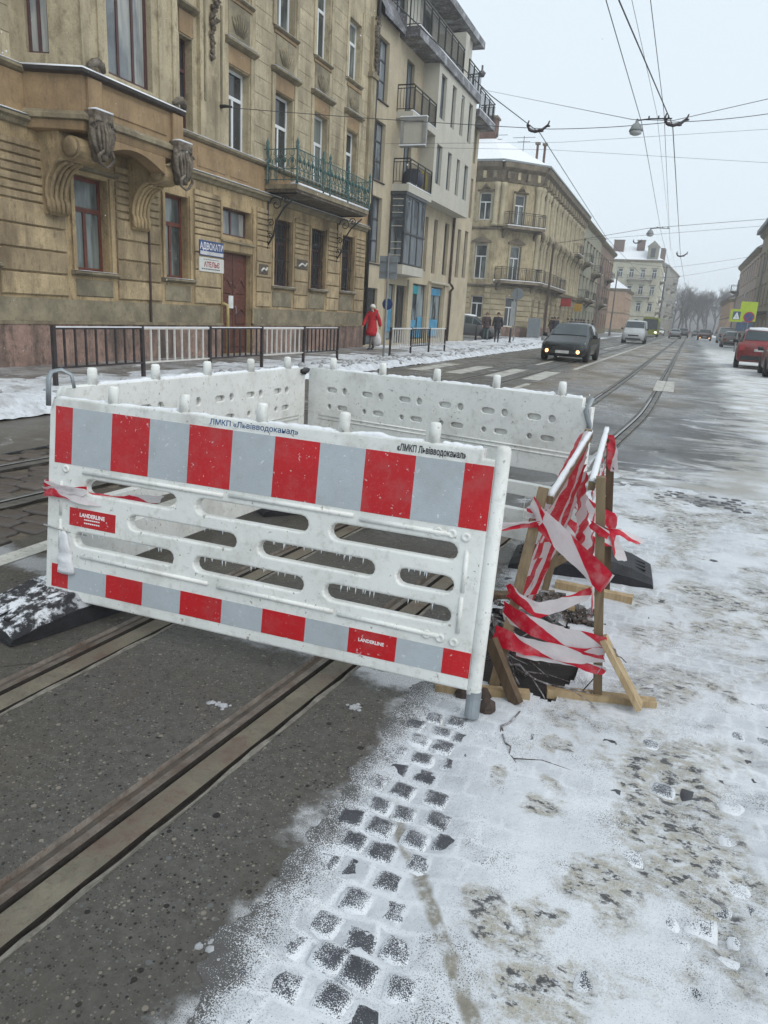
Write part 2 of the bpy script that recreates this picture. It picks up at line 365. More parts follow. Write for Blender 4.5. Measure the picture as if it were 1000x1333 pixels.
def sett_material(name, a, b, snowy, wet=.45):
    t = NT(name); oi = t.n('ShaderNodeObjectInfo').outputs['Random']
    c = t.mix(t.noise(30, 5, .7), a, b); c = t.mix(t.math('MULTIPLY', oi, .5), c, t.mix(oi, a, tuple(q*1.25 for q in b)))
    if snowy:
        ob = t.xyz(t.n('ShaderNodeTexCoord').outputs['Object']); d = t.math('MAXIMUM', t.math('ABSOLUTE', ob[0]), t.math('ABSOLUTE', ob[1]))
        p = t.math('ADD', t.ramp(d, .020, .046, -.05, .60), t.math('MULTIPLY', t.math('SUBTRACT', t.noise(7, 4, .65), .5), 1.7))
        p = t.math('ADD', p, t.math('ADD', t.math('MULTIPLY', oi, .40), .05))
        p = t.math('ADD', p, t.ramp(t.xyz()[0], -.15, .1, 0, .33))
        sp = t.ramp(t.math('ADD', t.noise(330, 3, .6), t.math('MULTIPLY', p, .34)), .60, .70)
        c = t.mix(sp, c, SNOWC)
    t.bump(t.noise(90, 5, .7), .5, .006)
    return t.done(c, wet, 0, .5)
M_road = road_material(); M_snow = snow_material()
M_sett2 = sett_material('dark_basalt_sett_far', (.03, .032, .038), (.07, .072, .08), 0)
M_sett = sett_material('dark_basalt_sett', (.026, .028, .036), (.07, .074, .086), .62)
M_cob = sett_material('brown_cobble', (.045, .038, .034), (.11, .09, .078), .0, .38)
M_clodw = mat('half_melted_snow', (.50, .51, .53), .6, .2, 40, .6, 120, ((.25, .245, .235), .8), dirtscale=30)
M_clod = mat('dirty_snow_clod', (.42, .43, .44), .85, .4, 5, .6, 30, ((.13, .125, .12), .9), dirtscale=5)
M_bed = mat('packed_slush_joint', (.42, .41, .38), .8, .4, 12, .5, 80)
M_joint = mat('muddy_joint', (.12, .10, .075), .6, .4, 12, .5, 80)
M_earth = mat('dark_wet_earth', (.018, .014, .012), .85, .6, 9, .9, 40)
M_rail = mat('worn_rail_steel', (.17, .145, .12), .38, .35, 14, .35, 90, ((.085, .045, .028), .9), metal=.15, dirtscale=6)
M_olive = mat('rail_bedding_strip', (.165, .148, .108), .6, .25, 10, .35, 90, ((.10, .06, .045), .9), dirtscale=5)
M_rwet = mat('wet_rail_bedding', (.105, .10, .092), .5, .35, 4, .3, 60, ((.21, .19, .15), .8), dirtscale=2, spec=.25); M_rlight = mat('polished_rail_steel', (.30, .31, .32), .3, .2, 9, metal=.3)
M_rseam = mat('dirty_rail_seam', (.075, .063, .05), .7, .4, 20, .5, 60, ((.12, .07, .04), .6), dirtscale=4)
M_groove = mat('rail_groove_dark', (.028, .023, .018), .8, .4, 30, .4, 80)  # near-black tone on the walls and floor of the rail grooves
M_lip = mat('cracked_asphalt_lip', (.21, .195, .165), .8, .35, 20, .5, 80)
M_white = mat('white_road_paint', (.52, .51, .46), .6, .3, 6, .3, 60, ((.16, .14, .115), .95), dirtscale=3)
M_walk = mat('wet_pavement', (.16, .15, .14), .45, .35, 2, .3, 30, ((.55, .57, .6), .8), dirtscale=.8)
M_kerb = mat('granite_kerb', (.25, .24, .23), .7, .25, 6, .3, 60, ((.6, .62, .65), .9), rnd=.25, dirtscale=2)
M_bank = mat('shovelled_snow', (.66, .69, .73), .8, .15, 3, .6, 25, ((.27, .26, .25), .85), dirtscale=1.9)
M_pure = mat('fresh_snow', (.78, .80, .83), .8, .05, 6, .4, 60)
# ------------------------------------------------------------------ ground
RAILR = [(-6, -2.05), (.5, -1.425), (1.09, -1.367), (1.65, -1.313), (2.7, -1.213), (4.5, -1.05), (7, -.82), (10.4, -.60), (13.6, -.41), (17, -.33), (21.7, -.275), (40, -.05), (300, 3.2)]
RAILL = [(-6, -2.8), (.5, -2.31), (1.85, -2.222), (2.7, -2.165), (4.5, -2.03), (7, -1.83), (10.4, -1.60), (13.6, -1.46), (17, -1.38), (21.7, -1.29), (40, -1.06), (300, 2.2)]
RAILO = [(-6, -4.9), (4, -4.40), (8, -4.14), (14, -3.9), (40, -3.6), (300, -.4)]
RAILP = [(a, b-1.0) for a, b in RAILO]
YS = [-6+.25*i for i in range(80)]+[14+1.0*i for i in range(30)]+[44+8*i for i in range(33)]
mb = MB()
A, Bq = -.085, .14
def strip(mb, fa, fb, ys, z=0.):
    vs = []
    for y in ys: vs += [(fa(y), y, z), (fb(y), y, z)]
    mb.add(vs, [(2*i, 2*i+1, 2*i+3, 2*i+2) for i in range(len(ys)-1)])
rr, rl, ro, rp = (lambda tab: (lambda y: interp(tab, y)))(RAILR), (lambda tab: (lambda y: interp(tab, y)))(RAILL), (lambda tab: (lambda y: interp(tab, y)))(RAILO), (lambda tab: (lambda y: interp(tab, y)))(RAILP)
COBA, COBB, COBY0, COBY1 = -5.78, -3.62, 1.9, 7.4
YA = [y for y in YS if y <= COBY0+.001]; YB = [y for y in YS if COBY0-.2 < y]
ya = [y for y in YS if y < 2.0]+[2.0]; yb = [2.0]+[y for y in YS if 2.0 < y < 7.5]+[7.5]; yc = [7.5]+[y for y in YS if y > 7.5]
strip(mb, lambda y: -7.5, lambda y: COBA, YS)
for ys in (ya, yc):
    strip(mb, lambda y: COBA, lambda y: rp(y)+A, ys); strip(mb, lambda y: rp(y)+Bq, lambda y: ro(y)+A, ys); strip(mb, lambda y: ro(y)+Bq, lambda y: min(COBB, ro(y)+Bq+.3) if y < 20 else ro(y)+Bq+.3, ys)
strip(mb, lambda y: COBB if y < 20 else ro(y)+Bq+.3, lambda y: rl(y)+A, yb)
for ys in (ya, yc): strip(mb, lambda y: min(COBB, ro(y)+Bq+.3) if y < 20 else ro(y)+Bq+.3, lambda y: rl(y)+A, ys)
strip(mb, lambda y: rl(y)+Bq, lambda y: rr(y)+A, YS)
y6 = [y for y in YS if y < 6.0]+[6.0]; y7 = [6.0]+[y for y in YS if y > 6.0]
strip(mb, lambda y: rr(y)+Bq, lambda y: max(-.745, rr(y)+Bq+.002), y6)
strip(mb, lambda y: rr(y)+Bq, lambda y: 6.2, y7)
road = struct(mb.build('road', M_road))
# far ground under everything
struct(MB().add([(-700, -60, -.95), (700, -60, -.95), (700, 900, -.95), (-700, 900, -.95)], [(0, 1, 2, 3)]).build('ground', mat('snowy_ground', (.6, .62, .65), .8)))
def rail(tab, ys, name='tram_rail', parent=road, near=True):
    f = lambda y: interp(tab, y)
    prof = [(A, 0, 0), (A+.010, -.014, 6), (A+.020, -.006, 6), (-.040, .0, 0), (-.009, .002, 2), (-.007, -.022, 2), (.008, -.022, 2), (.010, -.004, 1), (.052, -.001, 1), (.099, -.004, 2), (.101, -.022, 2), (.122, -.024, 2), (.126, .004, 3), (Bq-.002, .006, 3), (Bq, 0, 3)]
    m = MB(); n = len(prof); vs = []
    for i, y in enumerate(ys):
        for k, (dx, z, _) in enumerate(prof):
            j = (nz(y*9, k*.3)*.012 if k in (11, 12, 13) else nz(y*5, k)*.004 if k in (0, 1, 2) else 0)
            if k == 14 or k == 0: j = 0
            vs.append((f(y)+dx+j, y, z+(nz(y*7, 5)*.003 if k in (12, 13) else 0)))
    m.v = vs
    for i in range(len(ys)-1):
        for k in range(n-1):
            m.f.append((i*n+k, i*n+k+1, (i+1)*n+k+1, (i+1)*n+k)); m.mi.append(prof[k][2] if ys[i] < 5.2 and near else (4, 4, 4, 5 if ys[i] < 17 else 4, 2, 2, 2, 4, 4, 4, 4, 4, 4, 4)[k]); m.sm.append(False)
    return m.build(name, [M_rail, M_olive, M_groove, M_lip, M_rwet, M_rlight, M_rseam], parent)
YD = [-3+.06*i for i in range(160)]+[6.6+.5*i for i in range(40)]+[26.6+8*i for i in range(35)]
rail(RAILR, YD); rail(RAILL, YD); rail(RAILO, YD[::2], near=False); rail(RAILP, YD[::2], near=False)
# bed of the cobbled strip, cobbles laid in it one by one
struct(MB().add([(COBA-.05, 1.95, -.03), (COBB+.05, 1.95, -.03), (COBB+.05, 7.55, -.03), (COBA-.05, 7.55, -.03)], [(0, 1, 2, 3)]).build('cobble_bed', M_joint))
def stone_mesh(name, lx, ly, h, m, seed, dome=.006):
    r = random.Random(seed); b = MB(); b.smooth = True
    rings = []
    for (k, z) in ((1., -h), (1., -.012), (.9, -.002), (.5, dome)):
        ring = []
        for q in range(12):
            a = 2*math.pi*(q+.5)/12; cx, cy = math.cos(a), math.sin(a); s = 1/max(abs(cx), abs(cy))**.72
            ring.append((cx*s*k*lx/2*r.uniform(.93, 1.05), cy*s*k*ly/2*r.uniform(.93, 1.05), z+r.uniform(-.002, .002)))
        rings.append(ring)
    b.loft(rings); return b.mesh(name, m)
cobs = [stone_mesh('cobblestone', .235, .15, .05, M_cob, 50+i) for i in range(6)]
pos = []
j = 0; y = 2.0
while y < 7.45:
    x = COBA+.12+(.12 if j % 2 else 0)
    while x < COBB-.05:
        if all(not (A-.11 < x-f(y) < Bq+.11) for f in (ro, rp)): pos.append((x, y))
        x += .25
    y += .163; j += 1
pos.sort(key=lambda p: math.hypot(p[0]+3.7, p[1]-3.2)); rest = MB()
for i, (x, y) in enumerate(pos):
    Mx = T3(x+R_.uniform(-.008, .008), y+R_.uniform(-.006, .006), R_.uniform(-.008, .006)) @ RZ(R_.uniform(-.07, .07))
    if i < 290: put('cobblestone', cobs[i % 6], road, Mx)
    else:
        me = cobs[i % 6]; rest.T = Mx; rest.smooth = True; rest.add([v.co for v in me.vertices], [tuple(p.vertices) for p in me.polygons]); rest.T = None
if rest.v: rest.build('cobblestone', M_cob, road, kind='stuff')
# paved parking lane: setts under a thin cover of trodden snow, with the dug hole
HOLE = [(-.70, 3.55), (-.36, 3.62), (-.205, 3.3), (-.21, 3.0), (-.265, 2.79), (-.42, 2.76), (-.60, 2.80), (-.68, 3.1)]
def inpoly(x, y, P, grow=0.):
    cx = sum(p[0] for p in P)/len(P); cy = sum(p[1] for p in P)/len(P); ins = False
    Q = [(cx+(p[0]-cx)*(1+grow), cy+(p[1]-cy)*(1+grow)) for p in P]
    for i in range(len(Q)):
        (x1, y1), (x2, y2) = Q[i], Q[i-1]
        if (y1 > y) != (y2 > y) and x < (x2-x1)*(y-y1)/(y2-y1)+x1: ins = not ins
    return ins
LX0, LX1, LY0, LY1 = -.745, 6.2, -2.0, 6.0
nb = MB(); gx = [LX0+.06*i for i in range(20)]+[.45+.5*i for i in range(12)]+[6.2]; gy = [-2+.5*i for i in range(9)]+[2.56+.06*i for i in range(20)]+[3.8, 4.3, 5, 6.0]
nb.grid(len(gx)-1, len(gy)-1, lambda i, j: (gx[i], gy[j], -.03), lambda i, j: not inpoly((gx[i]+gx[i+1])/2, (gy[j]+gy[j+1])/2, HOLE, .02))
lane = struct(nb.build('parking_lane', M_bed))
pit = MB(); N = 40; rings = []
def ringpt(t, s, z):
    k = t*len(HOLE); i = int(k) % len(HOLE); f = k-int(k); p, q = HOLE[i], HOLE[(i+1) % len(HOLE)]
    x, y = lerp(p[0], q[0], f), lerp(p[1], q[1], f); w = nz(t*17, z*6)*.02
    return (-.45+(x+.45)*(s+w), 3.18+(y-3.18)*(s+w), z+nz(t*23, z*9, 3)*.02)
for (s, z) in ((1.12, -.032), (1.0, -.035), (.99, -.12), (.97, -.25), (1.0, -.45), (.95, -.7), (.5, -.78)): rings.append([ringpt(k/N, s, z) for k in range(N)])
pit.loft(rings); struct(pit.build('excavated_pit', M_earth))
PATCH = [(.22, 2.35, .10), (.38, 2.35, .10), (.4, 2.15, .10), (.22, 1.76, .09), (.31, 1.69, .10), (-.01, 1.43, .07), (.15, 2.36, .07), (.2, 2.3, .08), (.4, 1.93, .12), (.1, 1.91, .07), (.54, 3.06, .12), (.12, 2.6, .06), (.5, 1.8, .1), (.45, 2.55, .12)]+[(random.Random(k).uniform(.2, .75), random.Random(k+99).uniform(1.5, 2.9), random.Random(k+7).uniform(.03, .07)) for k in range(16)]
def snow_h(x, y):
    e = fbm(x*2.2, y*2.2, 1.7); g = fbm(x*9, y*9, 4.2, 3)
    h = .011+.007*e+.004*g
    q_ = max(-.5, min(1.2, 2-y)); s = max(0., 1-abs(x+.575-.085*q_+.05*nz(y*3, 2))/(.15+.085*max(0, q_)))*max(0., min(1., (2.75-y)/.35))      # swept strip beside the asphalt
    p = sum(max(0., 1-math.hypot(x-a, (y-b)*.8)/r) for a, b, r in PATCH)
    h -= .0195*min(1., 1.9*s)*(.52+.95*abs(nz(x*6, y*6, 8)))+.0172*min(1.1, p*1.4)*(.6+.9*nz(x*13, y*13, 2.5))
    if 6.3 < y < 7.7: h -= .017*max(0., 1-math.hypot((x-.45)/.55, (y-7.05)/.38)*.9)
    if y > 6.6: h -= (y-6.6)*.016*(1+1.2*nz(x*2, y*2, 7))
    return h
sx = [-.90+.016*i for i in range(108)]+[.82+.08*i for i in range(1, 68)]; sy = [.45+.014*i for i in range(215)]+[3.46+.045*i for i in range(1, 120)]
sm = MB(); sm.smooth = True
def edge(y): return -.80+.085*nz(y*4.5, 3)+.05*nz(y*13, 3)+.03*nz(y*34, 3)+.015*nz(y*80, 1)
def snow_pt(i, j):
    x, y = sx[i], sy[j]
    if x < -.66: t = (x+.90)/.24; x = lerp(edge(y), -.66, t)
    h = snow_h(x, y)
    if x < -.69: h = max(.0012, h*max(.08, min(1, (x-edge(y))/.13)))
    return (x, y, h)
sm.grid(len(sx)-1, len(sy)-1, snow_pt, lambda i, j: not inpoly(sx[i]+.008, sy[j]+.007, HOLE, .06+.16*nz(sx[i]*9, sy[j]*9)))
sm.build('snow_cover', M_snow, kind='stuff')
setts = [stone_mesh('sett', .092, .088, .05, M_sett, 90+i, .003) for i in range(8)]
pos = []; y = .5; j = 0
while y < 7.6:
    x = -.71+(.0 if j % 2 else .045)
    while x < 1.25:
        if not inpoly(x, y, HOLE, .22) and (y < 5.6 or abs(x-.42) < .42 and 6.75 < y < 7.35): pos.append((x, y))
        x += .0995
    y += .097; j += 1
def settkey(p):
    d = math.hypot(p[0]+.2, p[1]-1.2)
    return d-(1.2 if snow_h(*p) < .006 else 0)-(.4 if p[0] < -.2 and p[1] < 2.7 else 0)
pos.sort(key=settkey); rest = MB()
for i, (x, y) in enumerate(pos):
    Mx = T3(x+R_.uniform(-.01, .01), y+R_.uniform(-.01, .01), R_.uniform(-.005, .004)) @ RZ(R_.uniform(-.10, .10))
    if i < 298: put('sett', setts[i % 8], lane, Mx)
    else:
        me = setts[i % 8]; rest.T = Mx; rest.smooth = True; rest.add([v.co for v in me.vertices], [tuple(p.vertices) for p in me.polygons])
rest.build('sett', M_sett2, lane, kind='stuff')
# painted markings (their own thin sheets)
pm = MB()
def mark(x0, x1, y0, y1, sl=.0125, z=.004): pm.add([(x0+sl*y0, y0, z), (x1+sl*y0, y0, z), (x1+sl*y1, y1, z), (x0+sl*y1, y1, z)], [(0, 1, 2, 3)])
mark(-3.52, -3.38, 1.2, 18.0); mark(-3.44, -3.28, 25, 140)
for k in range(9): mark(-4.85, -4.72, 26+11*k, 33+11*k)
struct(pm.build('lane_marking', M_white))
for k, x in enumerate((-6.6, -5.5, -4.4, -3.4, -.13)):
    pm = MB(); mark(x-.26, x+.22, 19.2, 23.0, 0); struct(pm.build('crossing_stripe', M_white, road))
# left pavement, kerb, shovelled snow
pv = MB(); pv.grid(20, 60, lambda i, j: (-11.6+i*.199, -6+j*2.2, .13)); struct(pv.build('pavement', M_walk))
struct(MB().box(-24, -7.62, 41.5, 57.2, .02, .10).build('side_street', M_walk))
pr = MB(); pr.box(6.2, 9.4, -6, 300, -.05, .13); struct(pr.build('pavement', M_bank))
kb = MB().box(-.14, .0, 0, .98, -.05, .135).mesh('kerb_stone', M_kerb)
for k in range(60): put('kerb_stone', kb, road, T3(-7.5+R_.uniform(-.006, .006), -2+k, R_.uniform(-.006, .006)))
def bank_h(x, y):
    e = fbm(x*1.1, y*1.1, 3); g = fbm(x*5, y*5, 9, 3)
    c = math.exp(-((x+7.75)/.34)**2)*(.03+.13*max(0, fbm(y*.8, 3, 2)))*(1 if y < 16 else .4)*(1 if y < 47 else max(0, 1-(y-47)/4))
    h = .12+.05*e+.035*g+c
    if x > -7.42: h = .13*max(0, 1-(x+7.42)/.22)+.03*g-.03
    if x < -9.0 and y < 27: h -= .06*min(1, (-9.0-x)/1.2)
    if 24 < y: h += .02
    if y < 22 and x > -10.6: h += .03
    return h
bk = MB(); bk.smooth = True; nx = 44; by = [-1+.12*i for i in range(250)]+[29+.35*i for i in range(110)]
bk.grid(nx, len(by)-1, lambda i, j: (-11.3+i*.0925, by[j], bank_h(-11.3+i*.0925, by[j])))
bk.build('snow_bank', M_bank, kind='stuff')
lm = MB(); lm.smooth = True
for k in range(420):
    y = R_.choice((R_.uniform(7, 46), R_.uniform(11, 24))); x = -7.85+R_.gauss(0, .25); r = R_.uniform(.02, .07)*(1.5 if R_.random() < .12 else 1); z = bank_h(x, y)
    lm.lathe([(r*.5, z-r*.5), (r, z), (r*.75, z+r*.55), (r*.2, z+r*.8)], 6, (x, y, 0))
lm.build('snow_clods', M_clod, kind='stuff')
for (x, y, r, lab) in ((-1.44, 2.13, .035, 'white snow clod on the asphalt left of the near rail'), (-.97, 2.35, .03, 'snow clod on the asphalt between the near rail and the snow edge'), (-.82, 1.19, .025, 'snow clod at the edge of the snow at the bottom'), (-1.41, 2.69, .04, 'larger snow clod under the lower edge of the front barrier'), (-1.5, 2.7, .03, 'smaller snow clod under the lower edge of the front barrier'), (-1.0, 2.69, .03, 'snow clod under the barrier right of the near rail'), (-1.35, 2.95, .04, 'snow clod seen through the barrier slots')):
    b = MB(); b.smooth = True
    for k in range(16):
        a = R_.uniform(0, 6.28); d_ = r*abs(R_.gauss(0, .55)); q = r*R_.uniform(.08, .40)*(1.3 if k < 3 else .8); cx, cy = x+math.cos(a)*d_*1.3, y+math.sin(a)*d_*.8
        b.loft([[(cx+q*s*math.cos(w)*R_.uniform(.7, 1.3), cy+q*s*math.sin(w)*R_.uniform(.7, 1.3), z*q) for w in [i*math.pi/3 for i in range(6)]] for s, z in ((1.15, .0), (.9, .2), (.4, .36))])
    b.build('snow_clod', M_clodw, label=lab, category='snow clod', group='snow clods on the asphalt')
# ------------------------------------------------------------------ roadworks barrier
M_plast = mat('white_barrier_plastic', (.74, .75, .72), .42, .06, 3, .12, 25, ((.36, .345, .30), .5), dirtscale=2.8, specks=((.28, .26, .22), 38))
M_red = mat('red_reflective_sheet', RGB(186, 14, 24), .38, .08, 5, .1, 200, ((.40, .10, .10), .4), dirtscale=9, specks=((.6, .5, .5), 55))
M_grey = mat('white_reflective_sheet', (.42, .46, .49), .34, .06, 4, .15, 220, ((.31, .32, .32), .4), dirtscale=7, specks=((.62, .64, .66), 50))
M_steel = mat('galvanised_steel', (.30, .33, .35), .45, .25, 9, .2, 80, metal=.6)
M_rubber = mat('black_recycled_rubber', (.016, .016, .02), .55, .4, 12, .6, 60, ((.05, .05, .055), .6), snow=.0)
M_rubsnow = mat('black_rubber_dusted_with_snow', (.018, .018, .022), .6, .4, 12, .6, 60, snow=.10)
M_inkblue = mat('blue_lettering', RGB(40, 84, 130), .5); M_ink = mat('black_lettering', (.02, .02, .022), .5); M_inkw = mat('white_lettering', (.75, .72, .72), .5)
M_ice = mat('ice', (.75, .8, .84), .08, .05)
def tilt_frame(x0, y0, ang, tilt, z0=0.):
    """local x along the barrier, local y up the (tilted) board, local z towards the viewer"""
    return T3(x0, y0, z0) @ RZ(ang) @ Matrix.Rotation(math.radians(90)-tilt, 4, 'X')
FB = tilt_frame(-2.633, 2.47, 0, math.atan(.117))
U = lambda X: X+2.633
SLOT = [(-2.435, -1.91, .61, .697), (-1.83, -1.268, .61, .697), (-1.19, -.64, .602, .69), (-2.18, -1.597, .484, .57), (-1.51, -.964, .48, .566), (-.89, -.64, .474, .558),
        (-2.485, -1.91, .357, .443), (-1.822, -1.267, .357, .443), (-1.193, -.637, .353, .44)]
barrier = thing('safety_barrier', 'white plastic roadworks barrier with red and grey chevron bands and lettering across the tram track', 'barrier', FB, 'plastic barriers fencing the hole')
outer = [(.0, .108), (2.075, .13), (2.075, 1.0), (2.03, 1.0), (2.03, 1.035), (.02, 1.035), (.0, .98)]
body = put('board', setmat(curve_mesh('board', [outer], [stadium(U(a), U(b), c, d) for a, b, c, d in SLOT], .05, .009, 2), M_plast), barrier, FB)
for p in body.data.polygons: p.use_smooth = False
fb = MB(); fb.smooth = True                                    # raised ribs and rims
for (x0, x1, y) in ((.2, .95, .716), (.98, 1.55, .722), (1.58, 1.95, .712), (.2, .9, .322), (.95, 1.5, .318), (1.52, 1.95, .312)):
    fb.tube([(x0, y, .024), (x1, y, .024)], .010, 8)
for (x, y) in ((1.90, .715), (1.955, .715), (2.01, .71), (1.90, .31), (1.955, .305), (2.01, .30), (.1, .72), (.12, .30)): fb.lathe([(.019, .024), (.017, .031), (.009, .031), (.006, .027)], 12, (x, y, 0), 2)
for y0, y1 in ((.5, .66), (.34, .48)): fb.tube([(2.02, y0, .024), (2.02, y1, .024)], .009, 8); fb.tube([(.075, y0, .024), (.075, y1, .024)], .008, 8)
fb.build('rib', M_plast, barrier, FB)
ed = [-2.603, -2.503, -2.28, -2.075, -1.87, -1.656, -1.455, -1.252, -1.056, -.85, -.659, -.55]
for (s0, s1, dx) in ((.747, 1.004, 0), (.150, .262, 0)):
    for i in range(11):
        a, b = U(ed[i]), U(ed[i+1]); z = .0262
        q0, q1 = (s0-.003, s1-.0095*(a/1.0)) if s0 > .5 else (s0+.010*a/1.0, s1+.0045*a)
        r0, r1 = (s0-.003, s1-.0095*(b/1.0)) if s0 > .5 else (s0+.010*b/1.0, s1+.0045*b)
        b_ = MB(); b_.add([(a, q0, .025), (b, r0, .025), (b, r1, .025), (a, q1, .025), (a, q0, z), (b, r0, z), (b, r1, z), (a, q1, z)], [(4, 5, 6, 7), (0, 1, 5, 4), (1, 2, 6, 5), (2, 3, 7, 6), (3, 0, 4, 7)])
        b_.build('reflective_panel', M_red if i % 2 == 0 else M_grey, barrier, FB, label='red reflective panel' if i % 2 == 0 else 'light grey reflective panel')
post = MB(); post.smooth = True
post.lathe([(.027, .105), (.029, .12), (.029, 1.04), (.026, 1.053), (.018, 1.061), (.0, 1.063)], 14, (2.105, 0, 0), 1)
post.build('post', M_plast, barrier, FB)
MB().lathe([(.029, .015), (.029, .12)], 14, (2.108, 0, 0), 1).build('foot_pipe', M_steel, barrier, FB)
for u in (U(-2.30), U(-1.92), U(-1.54), U(-1.168), U(-.795)):
    k = MB(); k.smooth = True; k.lathe([(.024, 1.03), (.0225, 1.11), (.018, 1.119), (0., 1.121)], 12, (u, 0, 0), 1); k.build('peg', M_plast, barrier, FB)
hk = MB(); hk.smooth = True
hk.tube([(.0, 1.0, .04), (-.005, 1.12, .04), (.0, 1.155, .028), (.03, 1.168, .0), (.06, 1.15, -.03), (.065, 1.09, -.045)], .015, 8, True, .55)
hk.build('steel_hook', M_steel, barrier, FB)
def snow_strip(x0, x1, y, w, h, seed, n=60, gaps=()):
    m = MB(); m.smooth = True; rings = []
    for i in range(n+1):
        x = lerp(x0, x1, i/n); t = h*(.45+.75*abs(nz(x*5, seed)))*(.6+.5*abs(nz(x*19, seed+3))); e = min(1, min(i, n-i)/2)
        t = t*e+.001
        ww = w*(.85+.25*nz(x*8, seed+9))
        rings.append([(x, y-.004, ww), (x, y+t*.6, ww*1.02), (x, y+t, ww*.5), (x, y+t*1.05, -ww*.4), (x, y+t*.5, -ww), (x, y-.004, -ww)])
    return m.loft(rings)
for (a, b, s) in ((.03, .30, 1), (.36, .69, 2), (.74, 1.07, 3), (1.12, 1.44, 4), (1.49, 1.81, 5), (1.87, 2.03, 6)):
    snow_strip(a, b, 1.035, .025, .03, s*3.3, 40).build('snow_cap', M_pure, barrier, FB)
for i, (a, b, c, d) in enumerate(SLOT): snow_strip(U(a)+.04, U(b)-.04, c+.002, .016, .012, 40+i, 30).build('snow_ledge', M_pure, barrier, FB)
ic = MB(); ic.smooth = True
for a, b, c, d in SLOT[3:]:
    for k in range(int((b-a)*36)):
        x = U(R_.uniform(a+.05, b-.05)); ln = R_.uniform(.008, .035)
        ic.lathe([(.0026, d+.001), (.0018, d-ln*.6), (.0004, d-ln)], 5, (x, 0, .018), 1)
for k in range(45): x = R_.uniform(.9, 2.0); ic.lathe([(.0026, .362), (.0005, .362-R_.uniform(.005, .0))], 5, (x, 0, .0), 1)
ic.build('icicles', M_ice, barrier, FB, kind='stuff')
def lettering(body, size, M, m, parent, depth=.0004, bold=0., xs=1., align='LEFT', name='lettering', shear=0.):
    return put(name, setmat(text_mesh(body, size, depth, bold, xs, align, shear), m), parent, M)
sk = MB().box(U(-1.80), U(-1.30), 1.004, 1.034, .025, .0258); sk.T = None
lb = put('name_strip', sk.mesh('name_strip', M_plast), barrier, FB)
lettering('ЛМКП «Львівводоканал»', .032, FB @ T3(U(-1.772), 1.009, .0264), M_inkblue, barrier, bold=.0003, xs=1.08)
lettering('«ЛМКП Львівводоканал»', .036, FB @ T3(U(-.93), 1.000, .0264), M_ink, barrier, bold=.0007, xs=.62)
stk = MB().box(U(-2.505), U(-2.24), .462, .546, .025, .0262).build('company_plate', M_red, barrier, FB)
lettering('LANDERLINE', .025, FB @ T3(U(-2.373), .510, .0266), M_inkw, barrier, bold=.0008, align='CENTER', xs=1.0)
fp = MB()
for y, n in ((.496, 8), (.480, 8)):
    for k in range(n): fp.box(U(-2.373)-.045+k*.0115, U(-2.373)-.045+k*.0115+.0085, y, y+.006, .0262, .0266)
fp.build('fine_print', M_inkw, barrier, FB)
lettering('LANDERLINE', .019, FB @ T3(U(-.957), .222, .0268), M_inkw, barrier, bold=.0006, align='CENTER')
# two more barriers close the pen; their plain inner faces show
def plain_barrier(FM, length, label, top=.97, marks=0):
    t = thing('safety_barrier', label, 'barrier', FM, 'plastic barriers fencing the hole')
    o = [(0, .03), (length, .03), (length, top-.05), (length-.06, top-.05), (length-.06, top), (.02, top), (0, top-.03)]
    holes = []
    n = int((length-.2)/.29)
    for i in range(n):
        x = .16+i*(length-.25)/n
        holes += [stadium(x, x+.105, top-.165, top-.12, 3), circle(x+.168, top-.142, .028), stadium(x+.10, x+.205, top-.285, top-.243, 3), circle(x+.035, top-.265, .022)]
    sl = []
    for r, y in ((0, .40), (1, .225)):
        k = 3
        for i in range(k):
            a = .12+i*(length-.2)/k+(.1 if r else 0); sl.append(stadium(a, min(a+(length-.35)/k, length-.1), y, y+.10))
    fr = put('board', setmat(curve_mesh('board', [o], holes+sl, .024, .005, 1), M_plast), t, FM @ T3(0, 0, .014))
    put('back_panel', setmat(curve_mesh('back_panel', [o], sl, .024, .005, 1), M_plast), t, FM @ T3(0, 0, -.012))
    rb = MB(); rb.smooth = True
    for y in (top-.335, top-.36): rb.tube([(.1, y, .026), (length*.48, y, .026)], .006, 6); rb.tube([(length*.52, y, .026), (length-.08, y, .026)], .006, 6)
    rb.build('rib', M_plast, t, FM)
    for i in range(5):
        k = MB(); k.smooth = True; x = .2+i*(length-.4)/4
        k.lathe([(.026, top-.005), (.024, top+.075), (.018, top+.085), (0, top+.087)], 12, (x, 0, 0), 1); k.build('peg', M_plast, t, FM)
        snow_strip(x+.03, min(x+(length-.4)/4-.03, length-.07), top, .024, .03, 70+i+top*9, 30).build('snow_cap', M_pure, t, FM)
    for x in (.03, length-.03): MB().lathe([(.028, -.03), (.028, .08)], 10, (x, 0, 0), 1).build('foot_pipe', M_steel, t, FM)
    return t
d = Vector((-.41-(-2.49), 4.46-4.90)); BA = math.atan2(d.y, d.x)
FK = tilt_frame(-2.49, 4.90, BA, 0, .10)
back = plain_barrier(FK, 2.13, 'white plastic barrier with moulded dimples closing the far side of the hole')
hk = MB(); hk.smooth = True; hk.tube([(2.12, .98, .0), (2.10, .9, .03), (2.13, .83, .035), (2.14, .72, .03)], .016, 8, True, .5); hk.build('steel_hook', M_steel, back, FK)
for i, (s, x) in enumerate((('BC', 1.99),)):
    bx = MB()
    for a in ((1.78, 2.02, .18, .184), (1.78, 2.02, .316, .32), (1.78, 1.784, .18, .32), (2.016, 2.02, .18, .32)): bx.box(a[0], a[1], a[2], a[3], .026, .029)
    bx.build('moulded_mark', M_plast, back, FK)
FL_ = tilt_frame(-2.655, 2.64, math.atan2(4.80-2.64, .135), 0, .10)
